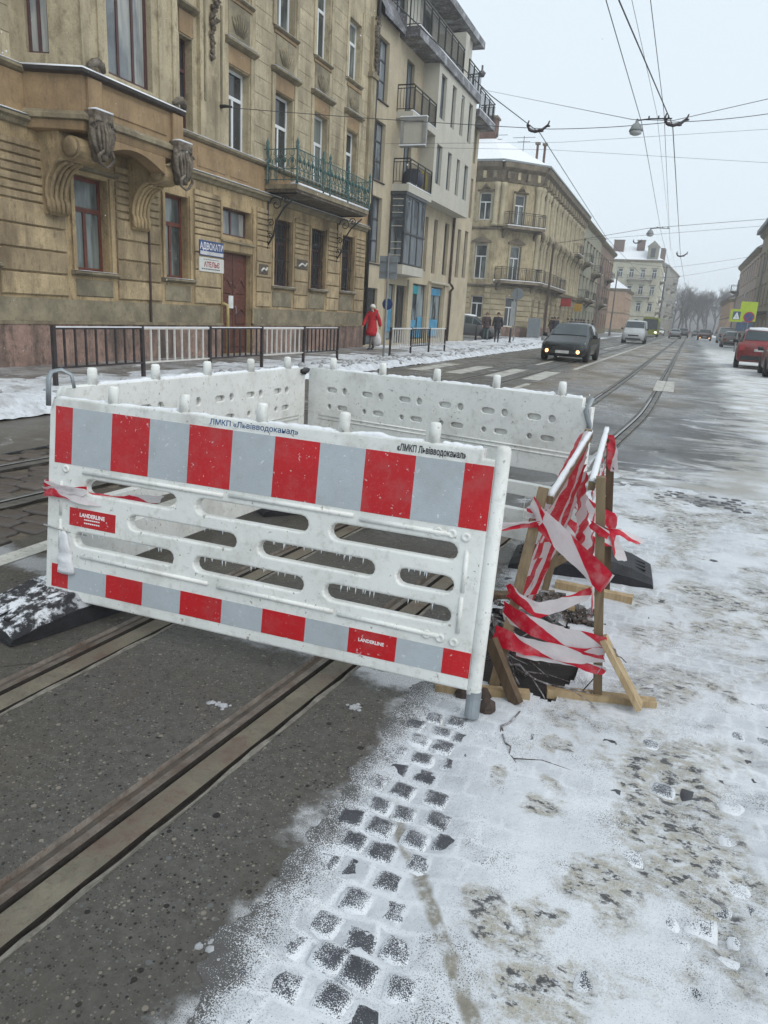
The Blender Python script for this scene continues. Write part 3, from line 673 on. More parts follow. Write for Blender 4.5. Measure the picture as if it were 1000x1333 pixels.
left = plain_barrier(FL_, 2.17, 'white plastic barrier with moulded dimples along the left side of the hole')
jt = MB(); jt.smooth = True; jt.tube([(2.10, .95, .04), (2.16, .96, .05), (2.19, .93, .0)], .018, 8); jt.build('steel_hook', mat('dark_iron', (.05, .05, .055), .5, metal=.5), left, FL_)
# rubber foot plates
def base_plate(M, label, m):
    t = thing('rubber_base_plate', label, 'base plate', M, 'rubber feet under the barriers')
    b = MB(); rings = []
    for (x, h, w) in ((-.43, .02, .19), (-.42, .045, .195), (-.30, .085, .21), (-.12, .118, .21), (.12, .118, .21), (.30, .085, .21), (.42, .045, .195), (.43, .02, .19)):
        rings.append([(x, -w, .002), (x, -w-.005, h*.75), (x, -w+.05, h*1.22), (x, w-.05, h*1.22), (x, w+.005, h*.75), (x, w, .002)])
    b.loft(rings); b.build('body', m, t, M)
    for s in (-1, 1):
        g = MB()
        for k in (-1, 0, 1): g.bar((s*.16, k*.06, .126), (s*.38, k*.07, .078), .03, .012)
        g.build('grip_rib', m, t, M)
    MB().lathe([(.05, .12), (.05, .15), (.036, .15), (.036, .125)], 14).build('socket', m, t, M)
    return t
base_plate(T3(-2.58, 2.58, 0) @ RZ(math.radians(76)), 'black rubber foot dusted with snow at the left end of the front barrier', M_rubsnow)
base_plate(T3(-.36, 4.52, 0) @ RZ(math.radians(4)), 'black rubber foot behind the wooden trestles at the right end of the back barrier', M_rubber)
base_plate(T3(-2.50, 4.92, 0) @ RZ(math.radians(50)), 'black rubber foot under the far left corner of the pen', M_rubber)
# ------------------------------------------------------------------ wooden trestles with tape round the hole
def wood(name, a, b):
    t = NT(name); v = t.mapv((30, 30, 3))
    oi = t.n('ShaderNodeObjectInfo').outputs['Random']
    f = t.noise(1, 6, .65, src=v, dist=.6)
    c = t.mix(t.ramp(f, .3, .72), a, b); c = t.mix(t.math('MULTIPLY', oi, .5), c, tuple(q*.6 for q in a))
    c = t.mix(t.ramp(t.noise(5, 4), .55, .75, 0, .5), c, (.12, .10, .085))
    t.bump(f, .35, .004); return t.done(c, .75, 0, .3)
M_wood = wood('weathered_stake_wood', (.15, .108, .064), (.31, .235, .145)); M_wnew = wood('fresh_pine', (.33, .235, .125), (.52, .40, .25)); M_wdark = wood('dark_wet_wood', (.09, .06, .038), (.18, .125, .075))
P = dict(FLb=(-.505, 2.76, -.01), FLt=(-.425, 2.98, .835), BLb=(-.50, 4.02, 0), BLt=(-.372, 4.0, .955), FRb=(-.088, 2.862, -.005), FRt=(-.197, 2.855, .935), BRb=(-.172, 4.19, -.005), BRt=(-.262, 4.15, .90))
P = {k: Vector(v) for k, v in P.items()}
def stake(par, a, b, m=M_wood, w=.045): return MB().bar(P[a], P[b], w, w*.85, (1, .1, 0)).build('stake', m, par, WM[par.name])
def at0(par): return WM[par.name]
tl = thing('wooden_trestle', 'rough timber trestle with snowy top rail on the barrier side of the hole', 'trestle', (0, 0, 0), 'timber trestles wrapped in tape')
tr = thing('wooden_trestle', 'rough timber trestle standing on the snow on the open side of the hole', 'trestle', (0, 0, 0), 'timber trestles wrapped in tape')
stake(tl, 'FLb', 'FLt', M_wood, .05); stake(tl, 'BLb', 'BLt', M_wood)
stake(tr, 'FRb', 'FRt', M_wood, .042); stake(tr, 'BRb', 'BRt', M_wdark, .05)
def rail_(par, a, b, off, w=.036):
    a, b = Vector(a), Vector(b); o = MB().bar(a, b, .026, w).build('top_rail', M_wood, par)
    s = MB(); s.smooth = True; n = 24; rings = []
    for i in range(n+1):
        p = a.lerp(b, i/n)+Vector((0, 0, w/2)); h = .010+.008*nz(i*.7, off); q = .0145*(1+.2*nz(i*.5, off+4))
        rings.append([p+Vector((-q, 0, -.004)), p+Vector((-q*.7, 0, h)), p+Vector((q*.7, 0, h)), p+Vector((q, 0, -.004))])
    s.loft(rings); s.build('snow_cap', M_pure, par)
rail_(tl, P['FLt']+Vector((.03, .0, -.05)), P['BLt']+Vector((.01, .02, -.03)), 2)
rail_(tr, P['FRt']+Vector((-.03, .0, -.04)), P['BRt']+Vector((-.03, .02, .03)), 6)
def plank(par, a, b, w, h, m, name='base_board', up=(0, 0, 1)): return MB().bar(a, b, w, h, up).build(name, m, par)
plank(tr, (-.29, 2.80, .018), (.135, 2.905, .018), .05, .036, M_wnew)
plank(tr, (-.10, 2.835, .29), (.075, 2.825, .03), .022, .075, M_wnew, 'brace', (0, 1, .0))
plank(tr, (-.45, 4.08, .028), (-.02, 4.05, .028), .05, .048, M_wnew)
plank(tl, (-.72, 2.62, .018), (-.35, 2.735, .018), .045, .034, M_wnew)
plank(tl, (-.53, 2.72, .235), (-.385, 2.655, .01), .03, .05, M_wdark, 'brace')
plank(tl, (-.62, 3.98, .06), (-.40, 4.1, .21), .05, .03, M_wood, 'brace')
for a, b, m, lab in (((-.75, 3.75, .02), (-.42, 3.86, .05), M_wdark, 'dark wet board lying at the back edge of the hole'), ((-.60, 3.62, .03), (-.30, 3.70, .06), M_wnew, 'pale offcut of board bridging the back of the hole'), ((-.66, 4.02, .12), (-.50, 3.72, .03), M_wnew, 'thin white lath leaning against the back stake')):
    MB().bar(a, b, .07 if 'lath' not in lab else .015, .022).build('board_offcut', m, label=lab, category='board')
def tape_material():
    t = NT('barrier_tape'); uv = t.n('ShaderNodeUVMap').outputs[0]; s = t.n('ShaderNodeSeparateXYZ'); t.set(s.inputs[0], uv)
    k = t.math('FRACT', t.math('ADD', t.math('MULTIPLY', s.outputs[0], 1/.44), t.math('MULTIPLY', s.outputs[1], .42)))
    st = t.math('MULTIPLY', t.ramp(k, .0, .015), t.ramp(k, .50, .515, 1, 0))
    c = t.mix(st, (.74, .70, .71), RGB(205, 22, 50)); c = t.mix(t.ramp(t.noise(18, 4), .45, .75, 0, .35), c, (.66, .5, .5))
    t.b.inputs['Transmission Weight'].default_value = 0
    tl = t.n('ShaderNodeBsdfTranslucent'); t.set(tl.inputs['Color'], c); ms = t.n('ShaderNodeMixShader'); ms.inputs[0].default_value = .4
    t.done(c, .35, 0, .5); t.t.links.new(t.b.outputs[0], ms.inputs[1]); t.t.links.new(tl.outputs[0], ms.inputs[2]); t.t.links.new(ms.outputs[0], t.t.nodes['Material Output'].inputs['Surface'])
    t.bump(t.noise(45, 3, .6), .35, .01); return t.m
M_tape = tape_material()
def ribbon(m, pts, w, up0=(0, 0, 1), up1=None, n=46, sag=0., crumple=.008, u0=0., seed=0., pinch=1., fold=0.):
    """tape between points, width direction swings from up0 to up1; appended with uv to MB m"""
    pts = [Vector(p) for p in pts]; up0 = Vector(up0); up1 = Vector(up1 or up0); L_ = [0]
    for a, b in zip(pts, pts[1:]): L_.append(L_[-1]+(b-a).length)
    T = L_[-1]; vs = []; uvs = []
    for i in range(n+1):
        t = i/n; s = t*T; k = max(j for j in range(len(pts)-1) if L_[j] <= s+1e-9); f = (s-L_[k])/max(1e-6, L_[k+1]-L_[k]); p = pts[k].lerp(pts[k+1], min(1, f))
        up = up0.lerp(up1, t).normalized(); p = p-Vector((0, 0, sag*4*t*(1-t)))
        ww = w*(1-(1-pinch)*abs(2*t-1)**3); 
        for q in (-1, -.33, .33, 1):
            c = Vector((nz(s*9, q*1.3, seed), nz(s*8, q*1.7, seed+5), nz(s*9, q, seed+9)*.5))*crumple+Vector((nz(s*27, q*2.3, seed+3), nz(s*29, q*2.1, seed+6), nz(s*31, q*2.7, seed)))*crumple*.2
            vs.append(p+up*(q*ww/2)+c); uvs.append((s+u0, (q+1)/2) if not fold else (s*.12+u0+fold*(q+1)/2+.05*nz(s*4, seed), .0))
    b = len(m.v); fs = []
    for i in range(n):
        for q in range(3): fs.append((i*4+q, i*4+q+1, i*4+q+5, i*4+q+4))
    sv = m.smooth; m.smooth = True; m.add(vs, fs); m.smooth = sv
    for i, x in enumerate(uvs): m.uv[b+i] = x
def tape_obj(label, specs, M_=None):
    m = MB()
    for sp in specs: ribbon(m, *sp[0], **sp[1])
    me = m.mesh('barrier_tape', M_tape); uv = me.uv_layers.new(name='UVMap')
    for l in me.loops: uv.data[l.index].uv = m.uv[l.vertex_index]
    return put('barrier_tape', me, None, None, label=label, category='tape', group='red and white barrier tapes')
on = lambda a, b, t: P[a].lerp(P[b], t)
FL = lambda z: on('FLb', 'FLt', z/.835)+Vector((0, -.03, 0)); FR = lambda z: on('FRb', 'FRt', z/.935)+Vector((.0, -.028, 0)); BL = lambda z: on('BLb', 'BLt', z/.955); BR = lambda z: on('BRb', 'BRt', z/.90)
Z = (0, 0, 1)
tape_obj('wide tape running diagonally down from the left stake to the right stake', [((([FL(.74)+Vector((-.02, 0, 0)), FL(.70)+Vector((.05, -.01, 0)), FR(.535)+Vector((.03, -.03, 0)), FR(.50)+Vector((.03, .06, 0))], .09, (.25, 0, 1), (.45, 0, .9))), dict(u0=.07, seed=1))])
tape_obj('upper slack tape band stretched low between the front stakes', [(([FL(.42)+Vector((-.04, 0, 0)), FL(.395)+Vector((.1, -.02, -.01)), FR(.48)+Vector((-.03, 0, -.01))], .06, (0, .2, 1), (.1, .5, .6)), dict(u0=.46, seed=2, sag=.02, crumple=.02))])
tape_obj('middle tape band with a red fold low between the front stakes', [(([FL(.335)+Vector((-.035, 0, .0)), FL(.31)+Vector((.09, -.03, -.005)), FR(.285)+Vector((-.12, -.03, -.01)), FR(.275)+Vector((.034, -.02, -.01))], .085, (-.1, 0, 1), (.02, 0, 1)), dict(u0=.37, seed=3, crumple=.012))])
tape_obj('lowest twisted tape band over the open hole', [(([FL(.235)+Vector((-.05, 0, 0)), FL(.22)+Vector((.09, -.02, 0)), FR(.225)+Vector((-.05, -.02, -.02)), FR(.235)+Vector((.03, -.02, 0))], .07, (0, .3, 1), (0, -.1, 1)), dict(u0=.40, seed=4, crumple=.016)),
         (([FL(.185)+Vector((.06, -.01, 0)), FR(.18)+Vector((-.1, -.02, -.01)), FR(.145)+Vector((.03, -.01, .01))], .035, (0, .2, 1), (.2, .4, .6)), dict(u0=.2, seed=5, crumple=.014))])
up_specs = []
for i, (za, zb, dx, w) in enumerate(((.94, .74, .02, .05), (.92, .68, .04, .06), (.88, .62, .065, .055), (.85, .55, .05, .06), (.80, .47, .02, .06), (.76, .40, .06, .05), (.70, .33, .01, .06), (.64, .36, .05, .045))):
    a, b = BL(za)+Vector((-.02+.008*i, -.03, 0)), FL(zb)+Vector((dx, .05, 0)); up_specs.append((([a, b], w, (.8, .1, .55), (.9, .2, .35)), dict(u0=.13*i, seed=10+i, sag=.012, crumple=.009, n=34, fold=.35)))
tape_obj('fan of tapes wound lengthwise along the left trestle under its snowy rail', up_specs)
tape_obj('tapes wound lengthwise along the right trestle between its stakes', [(([BR(.84-.09*i)+Vector((-.03, -.03, 0)), FR(.86-.16*i)+Vector((-.03, .03, 0))], .06, (.1, .1, 1), (-.1, 0, 1)), dict(u0=.17*i, seed=20+i, sag=.02, crumple=.016)) for i in range(4)])
tape_obj('slack white and red tape hanging between the far left stake and the front right stake', [(([BL(.70)+Vector((.02, -.03, 0)), FR(.62)+Vector((-.03, .02, 0))], .10, (.6, 0, .8), (.2, 0, 1)), dict(u0=.22, seed=60, sag=.06, crumple=.03))])
tape_obj('tape stretched across the back between the two far stakes', [(([BL(.60)+Vector((0, -.03, 0)), BR(.46)+Vector((.03, -.03, 0)), BR(.42)+Vector((.05, .03, -.0))], .10, (.2, 0, 1), (0, 0, 1)), dict(u0=.15, seed=30, sag=.03, crumple=.015)), (([BL(.44)+Vector((0, -.03, 0)), BR(.33)+Vector((.03, -.03, 0))], .075, (0, 0, 1), (0, .2, 1)), dict(u0=.33, seed=31, sag=.03))])
tape_obj('knotted tape end fluttering to the right from the front right stake', [(([FR(.72)+Vector((.0, .0, 0)), FR(.715)+Vector((.07, .02, .015)), FR(.70)+Vector((.16, .04, .0))], .035, (0, .2, 1), (0, 1, .3)), dict(u0=.0, seed=41, crumple=.022))])
tape_obj('tape wrapped round the upper part of the front right stake', [(([FR(.75)+Vector((-.035, -.0, 0)), FR(.72)+Vector((.035, -.005, -.0))], .035, (0, 0, 1), (0, 0, 1)), dict(u0=.02, seed=42))])
tape_obj('loose tape end hanging low from the back right stake', [(([BR(.40)+Vector((.03, -.03, 0)), BR(.30)+Vector((.05, -.04, 0)), BR(.22)+Vector((.09, -.03, 0))], .06, (1, 0, 0), (.6, .6, 0)), dict(u0=.05, seed=43, crumple=.022))])
tape_obj('tape bundled round the top of the back right stake', [(([BR(.92)+Vector((-.02, -.03, 0)), BR(.80)+Vector((.02, -.03, 0)), BR(.72)+Vector((.03, -.02, 0))], .06, (1, 0, 0), (.8, .4, 0)), dict(u0=.0, seed=44, crumple=.03))])
tape_obj('knotted tape end sticking out left of the left stake', [(([FL(.70)+Vector((.02, -.01, 0)), FL(.69)+Vector((-.05, -.01, -.003)), FL(.675)+Vector((-.13, -.01, -.015))], .032, (0, 0, 1), (0, .5, .8)), dict(u0=.05, seed=45, crumple=.016)),
         (([FL(.78)+Vector((-.03, -.01, 0)), FL(.72)+Vector((.03, -.012, 0))], .06, (.3, 0, 1), (.2, 0, 1)), dict(u0=.28, seed=46, crumple=.02)), (([FL(.73)+Vector((-.035, 0, 0)), FL(.74)+Vector((.035, 0, 0))], .04, (0, 0, 1), (0, 0, 1)), dict(u0=.30, seed=47, crumple=.02))])
fb_ = lambda u, s, z=.035: FB @ Vector((u, s, z))
tape_obj('red tape knotted round the left end of the front barrier', [(([fb_(-.02, .625, .0), fb_(-.02, .62), fb_(.09, .615, .04), fb_(.2, .605, .03), fb_(.32, .60, .0), fb_(.55, .63, -.08)], .06, (0, .1, 1), (0, 1, .5)), dict(u0=.02, seed=50, crumple=.02, n=40)), (([fb_(-.02, .60), fb_(.1, .62, .045), fb_(.22, .63, .03)], .045, (0, 0, 1), (0, .4, 1)), dict(u0=.07, seed=51, crumple=.02))])
rg = MB(); rg.smooth = True; rings = []
for i in range(12):
    t = i/11; c = fb_(.10+.02*t+.01*nz(i, 3), .43-.20*t, .03+.012*nz(i*.6, 8)); w = .012+.04*t**.7
    rings.append([c+Vector((w*math.cos(a)*(1+.4*nz(a*2, t*3)), w*.35*math.sin(a), 0)) for a in [k*math.pi/5 for k in range(10)]])
rg.loft(rings); rag = rg.build('rag', mat('white_plastic_rag', (.66, .67, .69), .5, .15, 8, .3, 40), label='white plastic rag hanging from the left end of the front barrier', category='rag')
wr = MB(); wr.smooth = True; wr.tube([fb_(-.02, .44, .03), fb_(.06, .435, .032), fb_(.13, .43, .03), fb_(.18, .41, -.03)], .004, 6); wr.build('tie_wire', mat('grey_wire', (.4, .4, .38), .5), label='thin grey tie wire round the left end of the front barrier', category='wire')
# branches stuck in the hole, earth and stones
M_bark = mat('frosted_twig_bark', (.075, .055, .045), .75, .35, 30, .5, 90, ((.62, .63, .66), .85), dirtscale=14)
def branch(pts, r, label, twigs=5, seed=1):
    rr = random.Random(seed); m = MB(); m.smooth = True; pts = [Vector(p) for p in pts]; q = []
    for a, b in zip(pts, pts[1:]):
        for k in range(4): t = k/4; q.append(a.lerp(b, t)+Vector((rr.gauss(0, .006), rr.gauss(0, .006), rr.gauss(0, .006))))
    q.append(pts[-1]); n = len(q); m.tube(q, [lerp(r, r*.35, i/n) for i in range(n)], 6)
    for k in range(twigs):
        i = rr.randrange(1, n-1); d = (q[i]-q[i-1]).normalized(); v = (d+Vector((rr.uniform(-1, 1), rr.uniform(-1, 1), rr.uniform(-.5, .8)))).normalized(); ln = rr.uniform(.08, .22)
        m.tube([q[i], q[i]+v*ln*.5+Vector((0, 0, .01)), q[i]+v*ln+Vector((0, 0, rr.uniform(-.04, .04)))], [r*.45, r*.35, r*.15], 5)
    m.build('branch', M_bark, label=label, category='branch', group='frosted branches thrown into the hole')
branch([(-.60, 2.86, .16), (-.45, 2.82, .10), (-.33, 2.80, .05), (-.10, 2.84, .035)], .007, 'long thin twig bending from the hole to the foot of the right stake', 4, 1)
branch([(-.58, 2.95, .24), (-.46, 2.92, .05), (-.36, 2.9, -.15)], .008, 'twig leaning steeply into the left corner of the hole', 8, 2)
branch([(-.65, 3.05, .20), (-.50, 2.98, .02), (-.30, 2.86, -.20)], .007, 'forked frosted twig crossing the mouth of the hole', 8, 3)
branch([(-.62, 2.80, .05), (-.5, 2.88, .12), (-.40, 3.0, .22)], .006, 'short twig pointing up behind the front barrier post', 6, 4)
branch([(-.68, 3.3, .12), (-.45, 3.2, .02), (-.27, 3.05, -.12)], .009, 'thicker branch sunk in the dark middle of the hole', 8, 5)
branch([(-.55, 2.82, -.1), (-.48, 2.90, .08), (-.52, 3.05, .2)], .006, 'upright twig with fine side shoots in the hole', 7, 6)
branch([(-.36, 2.60, .01), (-.395, 2.46, .008), (-.37, 2.36, .012), (-.30, 2.24, .01)], .005, 'crooked twig lying on the snow in front of the hole', 2, 7)
branch([(-.72, 2.9, .05), (-.70, 2.85, .2), (-.62, 2.86, .3), (-.58, 2.9, .33)], .005, 'curved twig rising beside the barrier post', 2, 8)
branch([(-.08, 2.84, .26), (.0, 2.82, .21)], .004, 'thin stick caught in the tape on the right stake', 0, 9)
def rock(p, r, label, m, seed, sq=.7):
    b = MB(); b.smooth = False; rr = random.Random(seed); rings = []
    for z, k in ((-.1, .8), (.25, 1.), (.6, .85), (.9, .45)):
        rings.append([(p[0]+r*k*math.cos(a)*rr.uniform(.85, 1.15), p[1]+r*k*math.sin(a)*rr.uniform(.85, 1.15), p[2]+r*2*z*sq*rr.uniform(.9, 1.1)) for a in [q*math.pi/4 for q in range(8)]])
    b.loft(rings); b.build('stone', m, label=label, category='stone')
M_clay = mat('brown_clod', (.06, .042, .034), .85, .5, 18, .9, 40)
rock((-.485, 2.56, .0), .038, 'brown lump of earth beside the steel foot of the front barrier', M_clay, 3)
rock((-.60, 2.63, .0), .035, 'dark clod of earth behind the steel foot of the front barrier', M_clay, 4)
rock((-.52, 2.66, .0), .03, 'small dark clod between the barrier post and the hole', M_clay, 5)
db = MB()
for k in range(420):
    x, y = R_.gauss(-.44, .11), R_.gauss(3.70, .08); r = R_.uniform(.006, .028)*(1.6 if R_.random() < .06 else 1); z = max(0, .075-.35*math.hypot(x+.42, y-3.72))
    rot = Matrix.Translation((x, y, z)) @ Matrix.Rotation(R_.uniform(0, 3), 4, 'X') @ RZ(R_.uniform(0, 3)); db.T = rot; db.box(-r, r, -r*.6, r*.6, -r*.5, r*.5)
db.T = None; db.build('rubble', mat('frozen_rubble', (.06, .043, .033), .85, .6, 14, .6, 50, ((.6, .62, .65), .7), dirtscale=7), kind='stuff')
# ------------------------------------------------------------------ buildings: helpers
def frame(ox, oy, ux, uy):
    """local (u along the wall to the viewer's right, d inwards, z up)"""
    u = Vector((ux, uy, 0)).normalized(); d = Vector((-u.y, u.x, 0))
    return Matrix(((u.x, d.x, 0, ox), (u.y, d.y, 0, oy), (0, 0, 1, 0), (0, 0, 0, 1)))
def wall_holes(F, u0, u1, z0, z1, holes, depth=.25, mb=None):
    m = mb or MB(); m.T = F
    us = sorted({u0, u1, *[h[0] for h in holes], *[h[1] for h in holes]}); zs = sorted({z0, z1, *[h[2] for h in holes], *[h[3] for h in holes]})
    us = [u for u in us if u0 <= u <= u1]; zs = [z for z in zs if z0 <= z <= z1]
    for i in range(len(us)-1):
        for j in range(len(zs)-1):
            cu, cz = (us[i]+us[i+1])/2, (zs[j]+zs[j+1])/2
            if any(h[0] < cu < h[1] and h[2] < cz < h[3] for h in holes): continue
            m.add([(us[i], 0, zs[j]), (us[i+1], 0, zs[j]), (us[i+1], 0, zs[j+1]), (us[i], 0, zs[j+1])], [(0, 1, 2, 3)])
    for (a, b, c, d) in holes:
        m.add([(a, 0, c), (b, 0, c), (b, 0, d), (a, 0, d), (a, depth, c), (b, depth, c), (b, depth, d), (a, depth, d)], [(0, 4, 5, 1), (1, 5, 6, 2), (2, 6, 7, 3), (3, 7, 4, 0)])
    m.T = None; return m
def glass(name, col, rough, curtain=None):
    t = NT(name); x, y, z = t.xyz()
    c = t.mix(t.ramp(t.noise(1.3, 3), .3, .7), tuple(q*.55 for q in col), col)
    if curtain: c = t.mix(t.math('MULTIPLY', t.ramp(t.noise(1.1, 4, .6, sc3=(1, 1.2, .35), loc=(0, 2, 0)), .40, .56), t.ramp(t.noise(14, 3, .5, sc3=(1, 1, .06)), .3, .7, .55, 1.)), c, curtain)
    return t.done(c, rough, 0, .6)
G_dark = glass('dark_window_glass', (.045, .05, .055), .08); G_cur = glass('window_glass_with_curtain', (.05, .06, .06), .12, (.20, .225, .21)); G_pale = glass('dusty_window_glass', (.18, .20, .21), .2, (.36, .36, .33))
G_shop = glass('shop_window_glass', (.05, .06, .065), .06, (.30, .36, .38)); G_blue = glass('tinted_glass', (.08, .10, .12), .05, (.22, .25, .27))
WC = {}
def win(F, par, a, b, c, d, style='T', fm=None, gm=None, depth=.18, bar=.06, sub=True, label=None):
    """a framed window set back in its opening; the pane is its sub-part"""
    w, h = round(b-a, 3), round(d-c, 3); key = (w, h, style, fm.name, bar)
    if key not in WC:
        m = MB(); t = .05
        for q in ((0, bar, 0, h), (w-bar, w, 0, h), (bar, w-bar, 0, bar), (bar, w-bar, h-bar, h)): m.box(q[0], q[1], 0, t, q[2], q[3])
        tr = None
        if 'T' in style: tr = h*.66; m.box(bar, w-bar, -.008, t-.002, tr-bar*.6, tr+bar*.6)
        if 'M' in style or 'T' in style: m.box(w/2-bar*.55, w/2+bar*.55, -.004, t-.004, bar+.001, (tr-bar*.6-.001) if tr else h-bar-.001)
        if 'G' in style:
            k = 3
            for i in range(1, k): m.box(w*i/k-bar*.4, w*i/k+bar*.4, -.004, t-.004, bar+.001, h-bar-.001)
            m.box(bar, w-bar, -.008, t-.002, h*.62-bar*.7, h*.62+bar*.7)
        if 'X' in style:
            m.box(w/2-bar*.5, w/2+bar*.5, -.004, t-.004, bar+.001, h-bar-.001)
            for f in (.35, .68): m.box(bar, w-bar, -.008, t-.002, h*f-bar*.4, h*f+bar*.4)
        p = MB().box(bar*.9, w-bar*.9, .02, .03, bar*.9, h-bar*.9)
        WC[key] = (m.mesh('window', fm), {})
    me, panes = WC[key]
    gm = gm or G_dark
    if gm.name not in panes: panes[gm.name] = MB().box(bar*.9, w-bar*.9, .022, .032, bar*.9, h-bar*.9).mesh('pane', gm)
    M = F @ T3(a, depth, c); o = put('window', me, par, M)
    put('pane', panes[gm.name], o, M)
    return o
def part(name, m, F, par, fn):
    b = MB(F); fn(b); b.T = None; return b.build(name, m, par, None if par is None else WM[par.name]) if False else _part(name, m, F, par, fn)
def _part(name, m, F, par, fn):
    b = MB(); fn(b); return b.build(name, m, par, F)
def boxpart(name, m, F, par, *bx, ch=0.):
    b = MB()
    if ch: b.cbox(*bx, ch)
    else: b.box(*bx)
    return b.build(name, m, par, F)
def ledge(name, m, F, par, u0, u1, z, prof, snow=None):
    """moulding with outline prof [(outwards, height)] along the wall"""
    b = MB(); b.prism([(-o, z+h) for o, h in prof], 0, u0, u1); r = b.build(name, m, par, F)
    if snow:
        o = max(p[0] for p in prof); h = max(p[1] for p in prof)
        s = MB(); s.smooth = True; n = max(6, int((u1-u0)/.12)); rings = []
        for i in range(n+1):
            u = lerp(u0+.02, u1-.02, i/n); k = snow*(.5+.8*abs(nz(u*2.1, z)))*min(1, (min(i, n-i)+.3))
            rings.append([(u, -o+.01, z+h+.001), (u, -o+.02, z+h+k), (u, -o*.3, z+h+k*.9), (u, 0, z+h+.001)])
        s.loft(rings); s.build('snow_line', M_pure, par, F)
    return r
M_ochre = mat('ochre_plaster', (.435, .325, .18), .85, .25, 1.6, .4, 30, ((.12, .085, .05), .9), streak=True, dirtscale=.8)
M_pale = mat('pale_green_grey_plaster', (.46, .392, .262), .85, .2, 1.3, .35, 30, ((.15, .12, .075), .85), streak=True, dirtscale=.7)
M_block = mat('ochre_block_plaster', (.47, .363, .215), .85, .24, 2.4, .4, 35, ((.13, .092, .055), .85), rnd=.32, streak=True, dirtscale=1.0)
M_pblock = mat('pale_block_plaster', (.48, .412, .28), .85, .2, 2, .35, 30, ((.17, .135, .085), .8), rnd=.2, streak=True)
M_rust = mat('rust_brown_plaster', (.315, .215, .115), .85, .2, 2.2, .3, 30, ((.16, .11, .07), .7), streak=True)
M_pink = mat('peeling_pink_plinth', (.31, .205, .165), .9, .3, 3, .5, 25, ((.05, .043, .036), .9), dirtscale=1.1, streak=True)
M_zone = mat('sooty_plaster', (.245, .21, .14), .9, .35, 1.8, .4, 25, ((.11, .095, .07), .8), dirtscale=1.1)
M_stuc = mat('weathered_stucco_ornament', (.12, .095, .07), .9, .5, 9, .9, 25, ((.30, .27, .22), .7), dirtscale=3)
M_mould = mat('grey_brown_moulding', (.25, .21, .135), .85, .3, 3, .4, 25, ((.11, .09, .06), .8), streak=True)
M_wred = mat('brown_red_window_paint', (.13, .038, .024), .5, .25, 6, .2, 40); M_maroon = mat('maroon_window_paint', (.075, .032, .032), .5, .25, 6)
M_wwhite = mat('white_window_frame', (.66, .68, .69), .4, .06, 4); M_doorw = mat('dark_red_door', (.115, .036, .022), .45, .35, 8, .3, 50, ((.05, .02, .015), .6), dirtscale=3)
M_iron = mat('black_iron', (.022, .022, .024), .5, .2, 9, metal=.2); M_verd = mat('green_wrought_iron', (.03, .10, .095), .6, .4, 12, .2, 60, ((.25, .27, .27), .5), dirtscale=9)
M_tin = mat('dark_tin_flashing', (.06, .052, .05), .5, .3, 5, metal=.2); M_pipe = mat('rusty_downpipe', (.06, .035, .026), .6, .4, 6)
# ------------------------------------------------------------------ ornate townhouse with the bay window (left)
F1 = frame(-11.4, 0, 0, 1)
town = thing('ornate_townhouse', 'old ochre townhouse with stucco bay window, green iron balcony and pink plinth', 'building', F1)
gw = [(9.0, 9.95, 1.95, 3.75), (11.98, 12.93, 1.95, 3.75), (14.76, 15.66, 1.98, 3.85), (19.75, 20.82, 2.05, 3.93), (22.1, 23.15, 2.08, 3.95), (24.43, 25.48, 2.12, 4.0)]
door = (17.07, 18.5, .14, 2.78); trans = (17.05, 18.52, 3.2, 3.88)
up1 = [(15.42, 15.9, 5.33, 7.25), (17.38, 18.36, 5.33, 7.2), (19.7, 20.75, 4.92, 7.22), (22.07, 23.06, 4.95, 7.28), (24.46, 25.4, 5.4, 7.35)]
up2 = [(17.36, 18.36, 8.78, 10.9), (19.72, 20.78, 8.8, 10.9), (22.1, 23.02, 8.8, 10.9), (24.4, 25.4, 8.86, 10.65)]
wall_holes(I4, 5, 26.6, 4.45, 14.5, up1+up2, .24).build('wall', M_pale, town, F1)
wall_holes(I4, 5, 26.6, .13, 4.45, gw+[door, trans], .26).build('ground_floor_wall', M_ochre, town, F1)
boxpart('side_wall', M_pale, F1, town, 26.3, 26.598, .01, 9, .13, 14.5)
MB().box(5, 26.6, -.5, 9, 14.5, 14.8).build('roof', M_tin, town, F1)
def seg(segs, z0, z1, out, name, m, ch=.0):
    for a, b in segs: boxpart(name, m, F1, town, a, b, -out, .0, z0, z1, ch=ch)
seg([(5, 17.02), (18.55, 26.6)], .13, .9, .07, 'plinth', M_pink); seg([(5, 17.04), (18.53, 26.6)], .9, .96, .09, 'plinth_cap', M_mould)
seg([(5, 17.04), (18.53, 26.6)], .961, 1.38, .02, 'socle', M_zone)
PIERS = [(5.2, 8.8), (10.12, 11.70), (13.14, 14.55), (15.88, 16.98), (18.78, 19.58), (21.0, 21.92), (23.33, 24.27), (25.64, 26.48)]
for a, b in PIERS:
    z = 1.42
    for k in range(4): boxpart('rusticated_block', M_block, F1, town, a, b, -.05, 0, z+.018, z+.40, ch=.016); z += .412
    for k in range(7): boxpart('rusticated_block', M_block, F1, town, a+.004, b-.004, -.045, 0, z+.02, z+.138, ch=.014); z += .148
